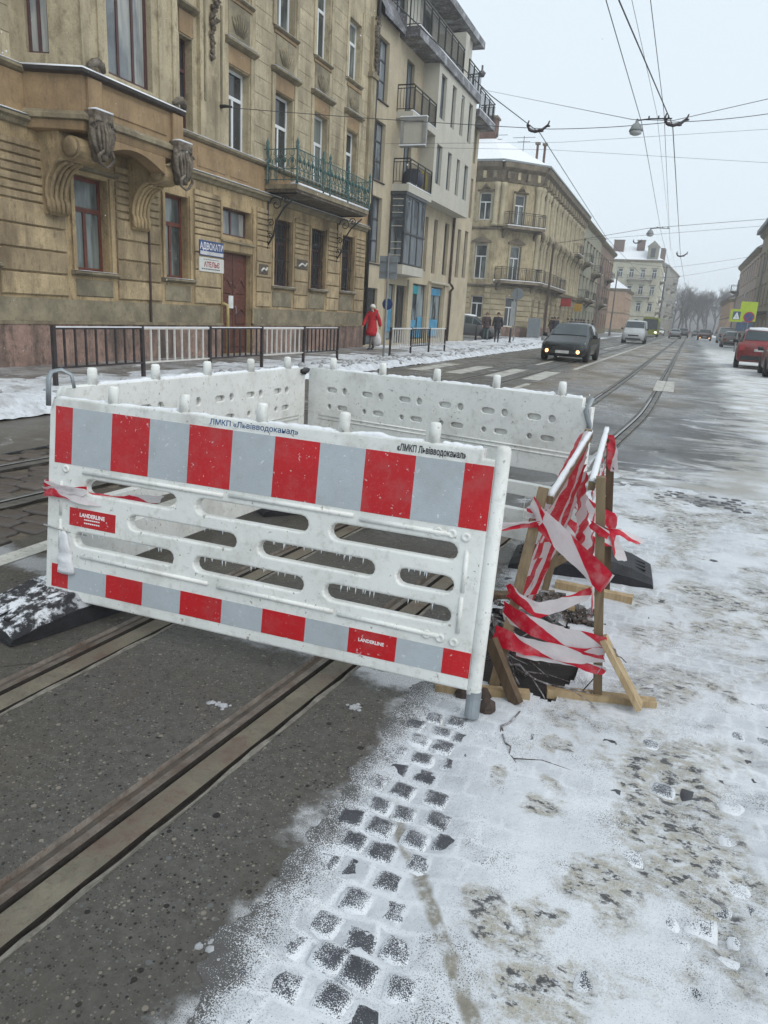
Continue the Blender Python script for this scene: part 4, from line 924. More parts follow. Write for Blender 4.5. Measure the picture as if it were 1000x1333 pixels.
for i, (a, b, c, d) in enumerate(gw):
    o = win(F1, town, a, b, c, d, 'T', M_wred if i < 3 else M_maroon, G_cur if i < 3 else G_dark, .20, .075)
    ledge('sill', M_mould, F1, town, a-.16, b+.16, c-.1, [(0, 0), (.09, .02), (.13, .05), (.13, .085), (0, .1)], .012)
    boxpart('apron_panel', M_zone, F1, town, a-.05, b+.05, -.025, 0, 1.45, c-.16, ch=.02)
    for u in (a-.11, b+.02): boxpart('jamb', M_ochre, F1, town, u, u+.09, -.05, 0, c, d+.05)
    if i >= 3:                                                       # window grilles
        g = MB(); n = 7
        for k in range(n): u = lerp(a+.08, b-.08, k/(n-1)); g.bar((u, .06, c+.03), (u, .06, d-.03), .016)
        for z in (c+.12, c+.75, d-.5, d-.12): g.bar((a, .06, z), (b, .06, z), .02)
        for k in range(4):
            u = lerp(a+.2, b-.2, k/3); g.tube([(u+.07*math.sin(q*.8), .045, c+.15+q*.08) for q in range(9)], .008, 4)
        g.build('grille', M_iron, town, F1)
# door with carved leaves, canopy light above
dl = MB(); dl.box(door[0], door[1], .17, .2, door[2], door[3]); dr = dl.build('door', M_doorw, town, F1)
for k, (a, b) in enumerate(((door[0]+.03, (door[0]+door[1])/2-.01), ((door[0]+door[1])/2+.01, door[1]-.03))):
    lf = MB(); lf.box(a, b, .135, .17, door[2]+.02, door[3]-.02)
    for z0, z1 in ((.3, .82), (.92, 1.62), (1.72, 2.6)): lf.cbox(a+.1, b-.1, .105, .135, z0, z1, .03)
    lf.tube([(a+.1, .1, 1.9), (lerp(a, b, .5), .09, 2.12), (b-.1, .1, 1.9)], .02, 6); lf.tube([(a+.1, .1, 1.2), (lerp(a, b, .5), .09, 1.36), (b-.1, .1, 1.2)], .02, 6)
    lf.build('door_leaf', M_doorw, dr, F1)
MB().tube([((door[0]+door[1])/2+.06, .09, 1.2), ((door[0]+door[1])/2+.06, .05, 1.23), ((door[0]+door[1])/2+.06, .05, 1.38), ((door[0]+door[1])/2+.06, .09, 1.41)], .012, 6).build('handle', M_steel, dr, F1)
MB().box(17.55, 17.78, .098, .103, 1.35, 1.68).build('notice', mat('paper', (.66, .66, .64), .7), dr, F1)
win(F1, town, *trans, 'M', M_maroon, G_pale, .2, .06)
boxpart('lintel', M_ochre, F1, town, 16.99, 18.6, -.05, 0, 2.8, 3.16, ch=.02); ledge('door_ledge', M_mould, F1, town, 16.98, 18.62, 2.99, [(0, 0), (.1, .03), (.1, .07), (0, .09)])
for u in (16.985, 18.53): boxpart('door_jamb', M_ochre, F1, town, u, u+.06, -.06, 0, .13, 4.0)
gp = MB(); gp.smooth = True; gp.tube([(17.02, -.02, 1.42), (17.02, -.1, 1.46), (17.1, -.16, 1.42), (17.12, -.16, 1.2), (17.12, -.16, .15)], .045, 10); gp.build('gas_pipe', mat('yellow_pipe', (.42, .33, .13), .5, .2, 5), town, F1)
MB().tube([(14.13, -.06, .95), (14.13, -.06, 3.0)], .03, 8).build('conduit', M_pipe, town, F1)
dp = MB(); dp.smooth = True; dp.tube([(26.62, -.1, .2), (26.62, -.1, 14)], .06, 10); dp.build('downpipe', M_iron, town, F1)
# belt course, rust parapet zone and sills of the first floor
BAYU = (10.95, 15.1)
for a, b in ((5, 10.9), (15.0, 26.6)):
    ledge('belt_course', M_mould, F1, town, a, b, 4.30, [(0, 0), (.06, .02), (.10, .08), (.16, .12), (.16, .17), (.05, .2), (0, .2)], .02)
    boxpart('parapet_band', M_rust, F1, town, a, b, -.03, 0, 4.52, 5.16)
    ledge('sill_course', M_mould, F1, town, a, b, 5.17, [(0, 0), (.07, .02), (.12, .06), (.12, .1), (0, .12)], .02)
for a, b in ((16.0, 17.2), (17.4, 18.34), (5.4, 7.4), (7.8, 9.9)): boxpart('parapet_panel', M_rust, F1, town, a, b, -.05, -.03, 4.62, 5.06, ch=.018)
for (a, b, c, d) in up1[1:]+up2:
    i = 0; low = d < 8
    win(F1, town, a, b, c, d, 'T', M_wwhite, G_cur if (a*7) % 2 < 1 else G_dark, .2, .07)
    if not low: ledge('sill', M_mould, F1, town, a-.14, b+.14, c-.1, [(0, 0), (.07, .03), (.11, .06), (.11, .09), (0, .1)], .012)
    for u in (a-.2, b+.04): boxpart('window_surround', M_pale, F1, town, u, u+.16, -.045, 0, c, d+.42)
    if low:
        boxpart('lintel_panel', M_rust, F1, town, a-.02, b+.02, -.03, 0, d+.02, d+.43, ch=.012)
        ledge('window_hood', M_mould, F1, town, a-.25, b+.25, d+.43, [(0, 0), (.08, .03), (.17, .08), (.17, .12), (0, .15)], .012)
        boxpart('stucco_panel', M_zone, F1, town, a, b, -.03, 0, d+.62, 8.62, ch=.02)
        boxpart('under_sill_band', M_rust, F1, town, a-.1, b+.1, -.04, 0, 8.63, 8.7)
        st = MB(); st.smooth = True; uc = (a+b)/2
        for q in range(-3, 4): st.tube([(uc+q*.05, -.03, 7.95), (uc+q*.10, -.06, 8.15+.05*(3-abs(q))), (uc+q*.12, -.04, 8.28+.05*(3-abs(q)))], [.02, .04, .015], 6)
        st.build('shell_ornament', M_zone, town, F1)
win(F1, town, *up1[0], 'T', M_maroon, G_dark, .2, .06); ledge('window_hood', M_mould, F1, town, 15.2, 16.0, 7.75, [(0, 0), (.1, .03), (.17, .08), (.17, .12), (0, .15)]); boxpart('lintel_panel', M_rust, F1, town, 15.4, 15.92, -.03, 0, 7.28, 7.74)
# ashlar courses of the upper piers, stone by stone
for a, b in ((5.0, 10.7), (18.62, 19.48), (20.98, 21.85), (23.28, 24.24), (25.62, 26.28)):
    z = 5.32; k = 0
    while z < 11.2:
        n = max(1, int((b-a)/1.3))
        for q in range(n):
            o = (.5 if (k % 2 and n > 1) else 0)*(b-a)/n; u0 = a+(b-a)*q/n+o; boxpart('ashlar_block', M_pblock, F1, town, u0+.004, min(b, u0+(b-a)/n)-.004, -.012, 0, z+.005, z+.395, ch=.006)
        z += .40; k += 1
boxpart('pilaster', M_pale, F1, town, 16.08, 17.1, -.10, 0, 5.3, 11.2); boxpart('corner_pilaster', M_pale, F1, town, 26.12, 26.58, -.13, 0, 5.3, 11.2)
for u in (16.25, 16.93): boxpart('flute', M_mould, F1, town, u-.03, u+.03, -.125, -.10, 6.1, 8.3)
def stucco_drop(uc, z0, z1, w, F=F1, par=town, d=-.12):
    m = MB(); m.smooth = True; rr = random.Random(int(uc*10))
    n = int((z1-z0)*22)
    for k in range(n):
        t = k/n; z = lerp(z0, z1, t); ww = w*(.25+.75*t)
        u = uc+rr.uniform(-ww, ww); r = rr.uniform(.04, .10); m.lathe([(r*.4, -.05), (r, 0.0), (r*.7, r*.5), (r*.15, r*.8)], 7, (0, 0, 0)) if False else m.tube([(u, d, z), (u+rr.uniform(-.05, .05), d-.06, z+.06), (u+rr.uniform(-.08, .08), d-.01, z+.12)], [.02, r*.7, .015], 6)
    return m.build('stucco_garland', M_stuc, par, F)
stucco_drop(16.62, 7.75, 10.4, .36); stucco_drop(16.5, 7.0, 7.9, .08); stucco_drop(26.35, 9.6, 11.2, .2, d=-.15)
boxpart('pilaster_capital', M_mould, F1, town, 26.05, 26.6, -.2, -.0, 9.35, 9.5)
# --- bay (oriel) on scroll corbels
p_ = .98
BAYP = [(10.90, 0), (11.28, -p_), (14.02, -p_), (14.45, 0)]            # plan: (u, d)
def bay_ring(off, z):
    out = []
    P0 = [(BAYP[0][0]-off*.9, 0.), (BAYP[1][0]-off*.75, BAYP[1][1]-off), (BAYP[2][0]+off*.75, BAYP[2][1]-off), (BAYP[3][0]+off*.9, 0.)]
    return [(u, d, z) for u, d in P0]
def bay_band(name, m, prof):
    b = MB(); b.loft([bay_ring(o, z) for o, z in prof], True, True); return b.build(name, m, town, F1)
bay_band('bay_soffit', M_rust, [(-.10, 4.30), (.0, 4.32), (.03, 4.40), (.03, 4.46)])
bay_band('bay_cornice', M_mould, [(.02, 4.461), (.10, 4.48), (.10, 4.55), (.02, 4.62)])
bay_band('bay_parapet', M_rust, [(.0, 4.621), (.0, 5.20)])
bay_band('bay_sill', M_tin, [(.03, 5.201), (.12, 5.23), (.14, 5.28), (.02, 5.33)])
sn = MB(); sn.smooth = True; a, b = bay_ring(.13, 5.29), bay_ring(.02, 5.345); sn.loft([bay_ring(.135, 5.285), bay_ring(.13, 5.31), bay_ring(.06, 5.33)], False); sn.build('snow_line', M_pure, town, F1)
for (u0, u1) in ((11.75, 13.62),):
    boxpart('parapet_panel', M_rust, F1, town, u0, u1, -p_-.025, -p_, 4.72, 5.12, ch=.02)
# bay walls above: front with the big window, left cheek with the narrow one
FRONT = F1 @ T3(0, -p_, 0); bw = (11.98, 13.22, 5.42, 8.6)
wall_holes(I4, BAYP[1][0], BAYP[2][0], 5.33, 13, [bw], .22).build('bay_wall', M_pale, town, FRONT)
win(FRONT, town, *bw, 'G', M_maroon, G_pale, .12, .075)
for u0, u1 in ((11.30, 11.46), (11.72, 11.86), (13.4, 13.52), (13.84, 14.0)): boxpart('bay_pilaster', M_pale, FRONT, town, u0, u1, -.04, 0, 5.34, 12.9)
A_, B_ = F1 @ Vector((BAYP[0][0], 0, 0)), F1 @ Vector((BAYP[1][0], -p_, 0)); cl = (B_-A_).length
FC = frame(A_.x, A_.y, B_.x-A_.x, B_.y-A_.y)
cw = (.13, .52, 5.5, 8.5); wall_holes(I4, 0, cl, 5.33, 13, [cw], .2).build('bay_cheek', M_pale, town, FC); win(FC, town, *cw, 'T', M_maroon, G_pale, .1, .05)
A2, B2 = F1 @ Vector((BAYP[2][0], -p_, 0)), F1 @ Vector((BAYP[3][0], 0, 0)); FC2 = frame(A2.x, A2.y, B2.x-A2.x, B2.y-A2.y)
wall_holes(I4, 0, (B2-A2).length, 5.33, 13, [], .2).build('bay_cheek', M_pale, town, FC2)
for u in (11.55, 13.93):                                              # small rolled pediments on the sill and cartouches below
    m = MB(); m.smooth = True; m.tube([(u-.2, -p_-.10, 5.36), (u-.1, -p_-.14, 5.43), (u, -p_-.15, 5.46), (u+.1, -p_-.14, 5.43), (u+.2, -p_-.10, 5.36)], [.04, .07, .08, .07, .04], 8); m.build('scroll_cap', M_stuc, town, F1)
    boxpart('pedestal', M_rust, F1, town, u-.17, u+.17, -p_-.08, -p_+.02, 4.63, 5.2, ch=.02)
    c = MB(); c.smooth = True; d0 = -p_-.10
    prof = [(.22, 4.63), (.23, 4.5), (.22, 4.3), (.18, 4.08), (.10, 3.9), (.02, 3.84)]
    c.loft([[(u-w, d0, z), (u-w*.8, d0-.13, z), (u, d0-.18, z), (u+w*.8, d0-.13, z), (u+w, d0, z), (u+w*.7, d0+.12, z), (u-w*.7, d0+.12, z)] for w, z in prof])
    for q in (-.17, -.10, -.035, .035, .10, .17):
        c.tube([(u+q*.9, d0-.17+abs(q)*.3, 4.46), (u+q, d0-.235+abs(q)*.45, 4.28), (u+q*.8, d0-.22+abs(q)*.4, 4.08), (u+q*.35, d0-.15+abs(q)*.3, 3.88)], [.018, .034, .03, .012], 6)
    for s in (-1, 1):
        c.tube([(u+s*(.25+.07*math.cos(w)*(1-w/9)), d0-.12, 4.40+.07*math.sin(w)*(1-w/9)) for w in [k*.8 for k in range(9)]], .024, 6)
        c.tube([(u+s*.10, d0-.20, 4.02), (u+s*.2, d0-.16, 3.92), (u+s*.13, d0-.12, 3.80), (u, d0-.14, 3.74)], [.02, .035, .03, .02], 6)
    for s in (-1, 1): c.tube([(u+s*.22, d0-.05, 4.5), (u+s*.27, d0-.1, 4.3), (u+s*.22, d0-.08, 4.12), (u+s*.13, d0-.1, 3.95)], [.05, .05, .045, .03], 7)
    c.build('cartouche', M_stuc, town, F1)
    boxpart('cartouche_cap', M_maroon if False else M_stuc, F1, town, u-.23, u+.23, d0-.17, d0+.1, 4.47, 4.66, ch=.03)
    s = MB(); s.smooth = True; s.box(u-.22, u+.22, d0-.16, d0+.02, 4.661, 4.69); s.build('snow_line', M_pure, town, F1)
def corbel_outline():
    pts = []                                                          # (outwards, z)
    pts += [(0, 2.92), (.13, 2.90), (.20, 2.95), (.20, 3.12), (.16, 3.2)]
    for k in range(9): a = math.pi*.02+(math.pi/2)*k/8; pts.append((.16+.50*(1-math.cos(a)), 3.2+.62*math.sin(a)))
    for k in range(11): a = -math.pi/2+1.35*math.pi*k/10; pts.append((.76+.22*math.cos(a), 4.02+.20*math.sin(a)))
    pts += [(.5, 4.30), (0, 4.30)]
    return pts
for uc in (11.42, 13.78):
    g = corbel_outline(); w = .24
    m = MB(); m.prism([(-o, z) for o, z in g], 0, uc-w, uc+w); cb = m.build('corbel', M_ochre, town, F1)
    r = MB(); r.smooth = True
    face = g[2:13]
    for q in (-.17, -.06, .06, .17): r.tube([(uc+q, -o-.012, z-.015) for o, z in face], .042, 6)
    r.build('corbel_rib', M_ochre, cb, F1)
    for s in (-1, 1):
        e = MB(); e.smooth = True; e.lathe([(.15, -.02), (.15, .03), (.10, .05), (.0, .055)], 16, (uc+s*w, 0, 0), 0) if False else None
        e = MB(); ring = []
        for rad, off in ((.17, 0.), (.165, .035), (.11, .05), (.0, .055)): ring.append([(uc+s*(w+off), -.76+rad*math.cos(a), 4.03+rad*math.sin(a)) for a in [q*math.pi/9 for q in range(18)]])
        e.smooth = True; e.loft(ring); e.build('volute', M_ochre, cb, F1)
        e = MB(); e.smooth = True; e.tube([(uc+s*(w+.01), -o+.03, z+.02) for o, z in face], .035, 6); e.build('corbel_edge', M_ochre, cb, F1)
ar = []; 
for k in range(13): t = k/12; ar.append((lerp(11.66, 13.54, t), 3.98+.26*math.sin(math.pi*t)))
m = MB(); m.prism([(u, z) for u, z in ar]+[(13.54, 4.31), (11.66, 4.31)], 1, -p_-.02, -p_+.3); m.build('bay_arch', M_rust, town, F1)
ledge('window_hood', M_mould, F1, town, 11.75, 13.2, 3.83, [(0, 0), (.1, .03), (.1, .08), (0, .1)])
# --- green wrought-iron balcony
bu0, bu1, bd = 19.15, 24.25, 1.05
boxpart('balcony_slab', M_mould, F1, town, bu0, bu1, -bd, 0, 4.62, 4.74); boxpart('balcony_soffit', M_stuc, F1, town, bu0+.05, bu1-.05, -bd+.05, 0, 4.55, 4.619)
s = MB(); s.smooth = True; s.box(bu0, bu1, -bd-.01, -bd+.2, 4.741, 4.79); s.build('snow_line', M_pure, town, F1)
rlg = MB()
def rail_side(p, q):
    for z in (4.85, 5.12, 5.62): rlg.bar((*p, z), (*q, z), .03, .022)
rail_side((bu0, -.02), (bu0, -bd)); rail_side((bu0, -bd), (bu1, -bd)); rail_side((bu1, -bd), (bu1, -.02)); rlg.build('handrail', M_verd, town, F1)
pst = MB(); pst.smooth = True; pst.lathe([(.045, 4.75), (.03, 4.85), (.03, 5.6), (.055, 5.66), (.035, 5.72), (.05, 5.78), (.0, 5.92)], 8); pm_ = pst.mesh('post', M_verd)
bl = MB(); bl.smooth = True
bl.tube([(0, 0, 4.8), (0, 0, 5.62)], .010, 5)
for s in (1, -1): bl.tube([(s*.012, 0, 5.14), (s*.10, 0, 5.2), (s*.115, 0, 5.34), (s*.03, 0, 5.42), (s*.06, 0, 5.33), (s*.03, 0, 5.29)], .010, 5); bl.tube([(s*.012, 0, 5.44), (s*.09, 0, 5.5), (s*.07, 0, 5.59)], .009, 5); bl.tube([(s*.012, 0, 4.88), (s*.08, 0, 4.98), (s*.012, 0, 5.08)], .009, 5)
bl.tube([(0, -.012, 5.28), (0, -.02, 5.34), (0, -.012, 5.42)], [.015, .04, .015], 6)
blm = bl.mesh('baluster', M_verd)
for u in (bu0, 20.75, 21.2, 22.5, bu1): put('post', pm_, town, F1 @ T3(u, -bd, 0))
put('post', pm_, town, F1 @ T3(bu0, -.12, 0))
n = 20
for k in range(n): put('baluster', blm, town, F1 @ T3(lerp(bu0+.14, bu1-.14, k/(n-1)), -bd, 0))
for k in range(4):
    for u in (bu0, bu1): put('baluster', blm, town, F1 @ T3(u, -.16-.24*k, 0) @ RZ(math.pi/2))
for u in (19.35, 24.0):
    b = MB(); b.smooth = True
    b.tube([(u, -.03, 2.9), (u, -.04, 4.5)], .022, 6); b.tube([(u, -.03, 4.52), (u, -.95, 4.53)], .022, 6)
    b.tube([(u, -.04, 3.15), (u, -.22, 3.4), (u, -.3, 3.8), (u, -.55, 4.15), (u, -.92, 4.45)], .024, 6)
    for (cd, cz, r0) in ((-.30, 4.25, .22), (-.6, 4.36, .13), (-.14, 3.75, .12), (-.12, 3.4, .09)):
        b.tube([(u, cd+r0*(1-q/14)*math.cos(q*.7), cz+r0*(1-q/14)*math.sin(q*.7)) for q in range(13)], .016, 5)
    b.build('scroll_bracket', M_iron, town, F1)
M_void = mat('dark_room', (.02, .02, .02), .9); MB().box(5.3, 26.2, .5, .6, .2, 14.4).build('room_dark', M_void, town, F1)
def sign(F, par_label, w, h, bg_m, lines, extra=None, t=.03, cat='sign'):
    o = thing('wall_sign', par_label, cat, F)
    MB().box(0, w, -t, 0, 0, h).build('board', bg_m, o, F)
    TM = Matrix(((1, 0, 0, 0), (0, 0, -1, 0), (0, 1, 0, 0), (0, 0, 0, 1)))
    for body, size, m, u, z, bold, xs in lines: lettering(body, size, F @ T3(u, -t-.001, z) @ TM, m, o, bold=bold, xs=xs, align='CENTER')
    if extra: extra(o)
    return o
M_sblue = mat('blue_sign', RGB(42, 70, 118), .4); M_swhite = mat('white_sign', (.6, .6, .56), .5, .1); M_redink = mat('red_lettering', RGB(150, 24, 40), .5); M_pinkw = mat('pale_sign_strip', (.55, .55, .55), .5)
def xb(o): MB().box(.02, 1.03, -.033, -.03, .02, .105).build('lower_strip', M_pinkw, o, WM[o.name])
sign(F1 @ T3(16.02, -.04, 2.60), 'blue wall sign with white Cyrillic letters left of the red door', 1.05, .36, M_sblue, [('АДВОКАТИ', .22, M_inkw, .525, .15, .003, .82)], xb)
def xg(o):
    m = MB()
    for k in range(9): m.box(.10+k*.09, .165+k*.09, -.032, -.03, .05, .075)
    for k in range(8): m.box(.17+k*.085, .225+k*.085, -.032, -.03, .285, .30)
    m.build('fine_print', M_ink, o, WM[o.name])
sign(F1 @ T3(16.0, -.04, 2.22), 'white wall sign with red Cyrillic letters under the blue sign', 1.07, .34, M_swhite, [('АТЕЛЬЄ', .17, M_redink, .535, .115, .005, 1.0)], xg)
M_brz = mat('bronze_plaque', (.11, .085, .065), .5, .4, 9, .3, 60, metal=.2)
for u, z, w, h, lab in ((18.86, 2.33, .5, .28, 'small dark plaque on the pier between the red door and the grilled window'), (21.1, 2.62, .72, .3, 'dark relief plaque on the pier between two grilled windows')):
    o = thing('wall_plaque', lab, 'plaque', F1 @ T3(u, -.04, z)); MB().cbox(0, w, -.03, 0, 0, h, .02).build('plate', M_brz, o, WM[o.name])
    r = MB(); r.smooth = True; r.tube([(.1, -.03, h*.3), (w*.4, -.045, h*.6), (w*.7, -.04, h*.4), (w-.08, -.03, h*.7)], .03, 6); r.build('relief', M_swhite, o, WM[o.name])
# ------------------------------------------------------------------ modern block with white projecting box
M_beige = mat('beige_render', (.45, .385, .275), .8, .14, 1.2, .2, 40, ((.26, .22, .15), .35), streak=True)
M_box = mat('white_grey_render', (.47, .45, .385), .75, .06, 1.1, .15, 40, ((.34, .33, .29), .35), streak=True)
M_slate = mat('dark_metal_roof', (.085, .08, .085), .5, .2, 4, .2, 10, ((.6, .62, .66), .6), dirtscale=1.5)
M_frameg = mat('dark_grey_frame', (.045, .05, .055), .4, .1, 5); M_teal = mat('teal_poster', RGB(30, 130, 140), .5); M_lblue = mat('light_blue_poster', RGB(70, 140, 175), .5, .25, 3)
modern = thing('modern_apartment_block', 'beige modern block with white projecting box, dark balcony railings and shop windows', 'building', F1)
colw = [(26.85, 27.98, 8.95, 10.95), (26.85, 27.98, 6.25, 8.25), (26.9, 28.0, 3.3, 5.68)]
door1 = (26.98, 27.98, .2, 2.36); shops = [(29.0, 29.95, .35, 2.62), (30.1, 31.35, .2, 2.62), (32.0, 34.15, .35, 2.8), (34.6, 36.75, .35, 2.8)]
slits = [(33.3, 33.75, 3.4, 5.75), (34.6, 35.15, 3.38, 5.8), (36.3, 37.05, 3.42, 5.85), (38.6, 39.2, 3.45, 5.83), (39.95, 40.6, 3.5, 5.9), (40.3, 40.75, 6.6, 8.55), (40.3, 40.75, 9.3, 11.1)]
bdoor = [(29.85, 30.75, 9.0, 11.05), (30.0, 30.9, 6.4, 8.3)]
wall_holes(I4, 26.7, 41.2, .13, 11.6, colw+[door1]+shops+slits+bdoor, .22).build('wall', M_beige, modern, F1)
boxpart('side_wall', M_beige, F1, modern, 40.9, 41.198, .01, 12, .13, 11.6); boxpart('roof_deck', M_slate, F1, modern, 26.7, 41.2, .0, 12, 11.601, 11.64)
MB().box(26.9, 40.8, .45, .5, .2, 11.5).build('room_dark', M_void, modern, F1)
for h in colw: win(F1, modern, *h, 'X', M_frameg, G_blue, .14, .06)
for h in slits: win(F1, modern, *h, 'M' if h[1]-h[0] > .7 else '', M_frameg, G_dark, .14, .05)
for h in bdoor: win(F1, modern, *h, 'M', M_frameg, G_blue, .12, .06)
for h in shops[:1]+shops[2:]: win(F1, modern, *h, 'M', M_frameg, G_shop, .12, .05)
win(F1, modern, *shops[1], 'M', M_frameg, G_dark, .12, .08); win(F1, modern, *door1, '', M_frameg, G_dark, .1, .06)
for a, b, z0, z1, m in ((32.1, 33.2, 2.35, 2.72, M_teal), (34.8, 36.6, 2.4, 2.72, M_lblue), (29.05, 29.85, .7, 1.75, M_lblue), (32.2, 33.0, .45, 1.2, M_lblue), (33.3, 34.0, .4, 1.35, M_lblue), (34.8, 36.4, .45, 1.25, M_lblue)): boxpart('window_poster', m, F1, modern, a, b, .09, .098, z0, z1)
for i, (a, b) in enumerate(((28.7, 28.98), (31.4, 31.95), (34.2, 34.58), (36.8, 37.3))): boxpart('pier', M_beige, F1, modern, a, b, -.08, 0, .13, 2.9)
ledge('shop_ledge', M_beige, F1, modern, 34.3, 37.3, 2.9, [(0, 0), (.18, .03), (.18, .09), (0, .1)], .02)
ledge('sill', M_tin, F1, modern, 26.8, 28.05, 8.87, [(0, 0), (.06, .02), (.06, .05), (0, .06)])
for z in (6.17, 3.22): ledge('sill', M_tin, F1, modern, 26.8, 28.05, z, [(0, 0), (.06, .02), (.06, .05), (0, .06)])
pj = .68; FP = F1 @ T3(0, -pj, 0)
bxw = []
for (a, b) in ((32.2, 32.95), (33.8, 34.38), (35.25, 35.75), (36.55, 37.2)): bxw += [(a, b, 9.5, 11.17), (a, b, 6.95, 8.5)]
WX0, WX1 = 31.85, 37.75
wall_holes(I4, WX0, WX1, 6.23, 11.45, bxw, .18).build('projecting_box_front', M_box, modern, FP)
bb = MB(); bb.box(WX0+.001, WX0+.12, .001, pj, 6.23, 11.449); bb.box(WX1-.12, WX1-.001, .001, pj, 6.23, 11.449); bb.box(WX0+.12, WX1-.12, .001, pj, 6.231, 6.35); bb.build('projecting_box_side', M_box, modern, FP)
for h in bxw: win(FP, modern, *h, 'M' if h[1]-h[0] > .6 else '', M_frameg, G_blue, .12, .045)
def slab(name, u0, u1, z0, z1, out, m=M_box, snow=.04):
    boxpart(name, m, F1, modern, u0, u1, -out, 0, z0, z1)
    s = MB(); s.smooth = True; s.box(u0, u1, -out-.008, -out+.1, z1+.001, z1+snow); s.build('snow_line', M_pure, modern, F1)
slab('balcony_slab', 28.95, 31.849, 8.72, 8.95, .70); slab('balcony_slab', 28.95, 31.849, 6.10, 6.38, .70); slab('balcony_slab', 28.9, 38.0, 11.46, 11.80, .80, M_slate); slab('balcony_slab', 38.0, 41.2, 10.95, 11.25, .80, M_slate)
def railing(par, F, segs, z0, z1, step=.13, post=.9, m=M_iron):
    """each bar a part; posts and rails too"""
    hz = MB(); bars = []
    for (p, q) in segs:
        p, q = Vector((*p, 0)), Vector((*q, 0)); d = q-p; n = max(1, round(d.length/step))
        for z in (z1, z1-.12, z0+.1): hz.bar(p+Vector((0, 0, z)), q+Vector((0, 0, z)), .04 if z == z1 else .025)
        for k in range(n+1):
            c = p+d*k/n; bars.append((c.x, c.y))
    hz.build('handrail', m, par, F)
    bm_ = MB().box(-.008, .008, -.008, .008, z0+.1, z1-.1).mesh('baluster', m)
    pm2 = MB().box(-.022, .022, -.022, .022, z0, z1).mesh('post', m)
    for k, (x, y) in enumerate(bars): put('post' if k % 7 == 0 else 'baluster', pm2 if k % 7 == 0 else bm_, par, F @ T3(x, y, 0))
railing(modern, F1, [((29.0, 0), (29.0, -.66)), ((29.0, -.66), (31.8, -.66))], 8.95, 9.88)
railing(modern, F1, [((29.0, 0), (29.0, -.66)), ((29.0, -.66), (31.8, -.66))], 6.38, 7.30)
railing(modern, F1, [((29.0, .6), (29.0, -.74)), ((29.0, -.74), (35.0, -.74))], 11.8, 12.85)
railing(modern, F1, [((35.8, -.74), (37.95, -.74)), ((37.95, -.74), (37.95, .6))], 11.8, 12.75)
railing(modern, F1, [((38.1, -.74), (41.1, -.74)), ((41.1, -.74), (41.1, 0))], 11.25, 12.2)
# glazed corner bay over the shop
gz0, gz1 = 3.38, 5.98
boxpart('bay_base', M_box, F1, modern, 28.8, 31.4, -.69, 0, 3.0, 3.36); boxpart('bay_top', M_frameg, F1, modern, 28.82, 31.38, -.68, 0, 5.98, 6.099)
FS_ = frame(-11.4, 28.86, 1, 0)
w = win(FS_, modern, .02, .62, gz0, gz1, 'T', M_frameg, G_blue, 0, .07)
for k in range(3): win(F1, modern, 28.9+.82*k, 28.9+.82*(k+1)-.01, gz0, gz1, '', M_frameg, G_blue, -.64, .06)
boxpart('bay_mullion', M_frameg, F1, modern, 28.83, 31.38, -.66, -.60, 4.55, 4.63)
for z in (3.7, 3.95, 4.2, 4.8, 5.05, 5.3, 5.55, 5.8): boxpart('blind_slat', M_box, F1, modern, 28.853, 28.858, -.56, -.1, z, z+.03)
# attic storey and roofs
wall_holes(I4, 28.9, 39.4, 11.64, 14.3, [(29.6, 31.0, 11.9, 13.7), (33.0, 34.2, 11.9, 13.9)], .3).build('attic_wall', M_box, modern, F1 @ T3(0, .55, 0))
boxpart('attic_side', M_box, F1, modern, 39.1, 39.39, .56, 9, 11.64, 14.3)
boxpart('attic_fin', M_box, F1, modern, 35.1, 35.7, -.72, .55, 11.81, 13.6); at = MB(); at.prism([(36.0, 11.81), (38.6, 11.81), (38.6, 14.3), (37.2, 14.3)], 1, .0, .54); at.build('attic_gable', M_box, modern, F1)
boxpart('roof', M_slate, F1, modern, 28.7, 39.6, -.35, 9, 14.31, 14.62); win(F1 @ T3(0, .55, 0), modern, 29.6, 31.0, 11.9, 13.7, 'M', M_frameg, G_dark, .15); win(F1 @ T3(0, .55, 0), modern, 33.0, 34.2, 11.9, 13.9, 'M', M_frameg, G_dark, .15)
ms = MB(); ms.add([(26.65, -.3, 11.62), (28.75, -.3, 11.62), (28.75, 1.4, 14.4), (26.65, 1.4, 14.4), (26.65, -.3, 11.45), (28.75, -.3, 11.45)], [(0, 1, 2, 3), (4, 5, 1, 0)]); ms.box(28.74, 28.8, -.3, 1.4, 11.6, 12.2); ms.build('mansard', M_slate, modern, F1)
ch = MB(); ch.smooth = True; ch.lathe([(.12, 12.9), (.2, 13.05), (.05, 13.2), (.05, 13.4)], 8, (38.9, -.5, 0)); ch.build('roof_cowl', M_slate, modern, F1)
d2 = MB(); d2.smooth = True; d2.tube([(37.55, -.08, 6.2), (37.55, -.08, 3.1), (37.55, -.22, 2.95), (37.75, -.22, 2.85), (37.75, -.1, 2.7), (37.75, -.1, .2)], .065, 8); d2.build('downpipe', M_pipe, modern, F1)
lb_ = thing('light_box', 'grey framed box hanging edge-on under a balcony of the modern block', 'light box', frame(-11.05, 28.74, 1, 0))
fr = MB()
for q in ((0, 1.05, 7.62, 7.74), (0, 1.05, 8.52, 8.65), (0, .13, 7.741, 8.519), (.92, 1.05, 7.741, 8.519)): fr.box(q[0], q[1], -.16, .0, q[2], q[3])
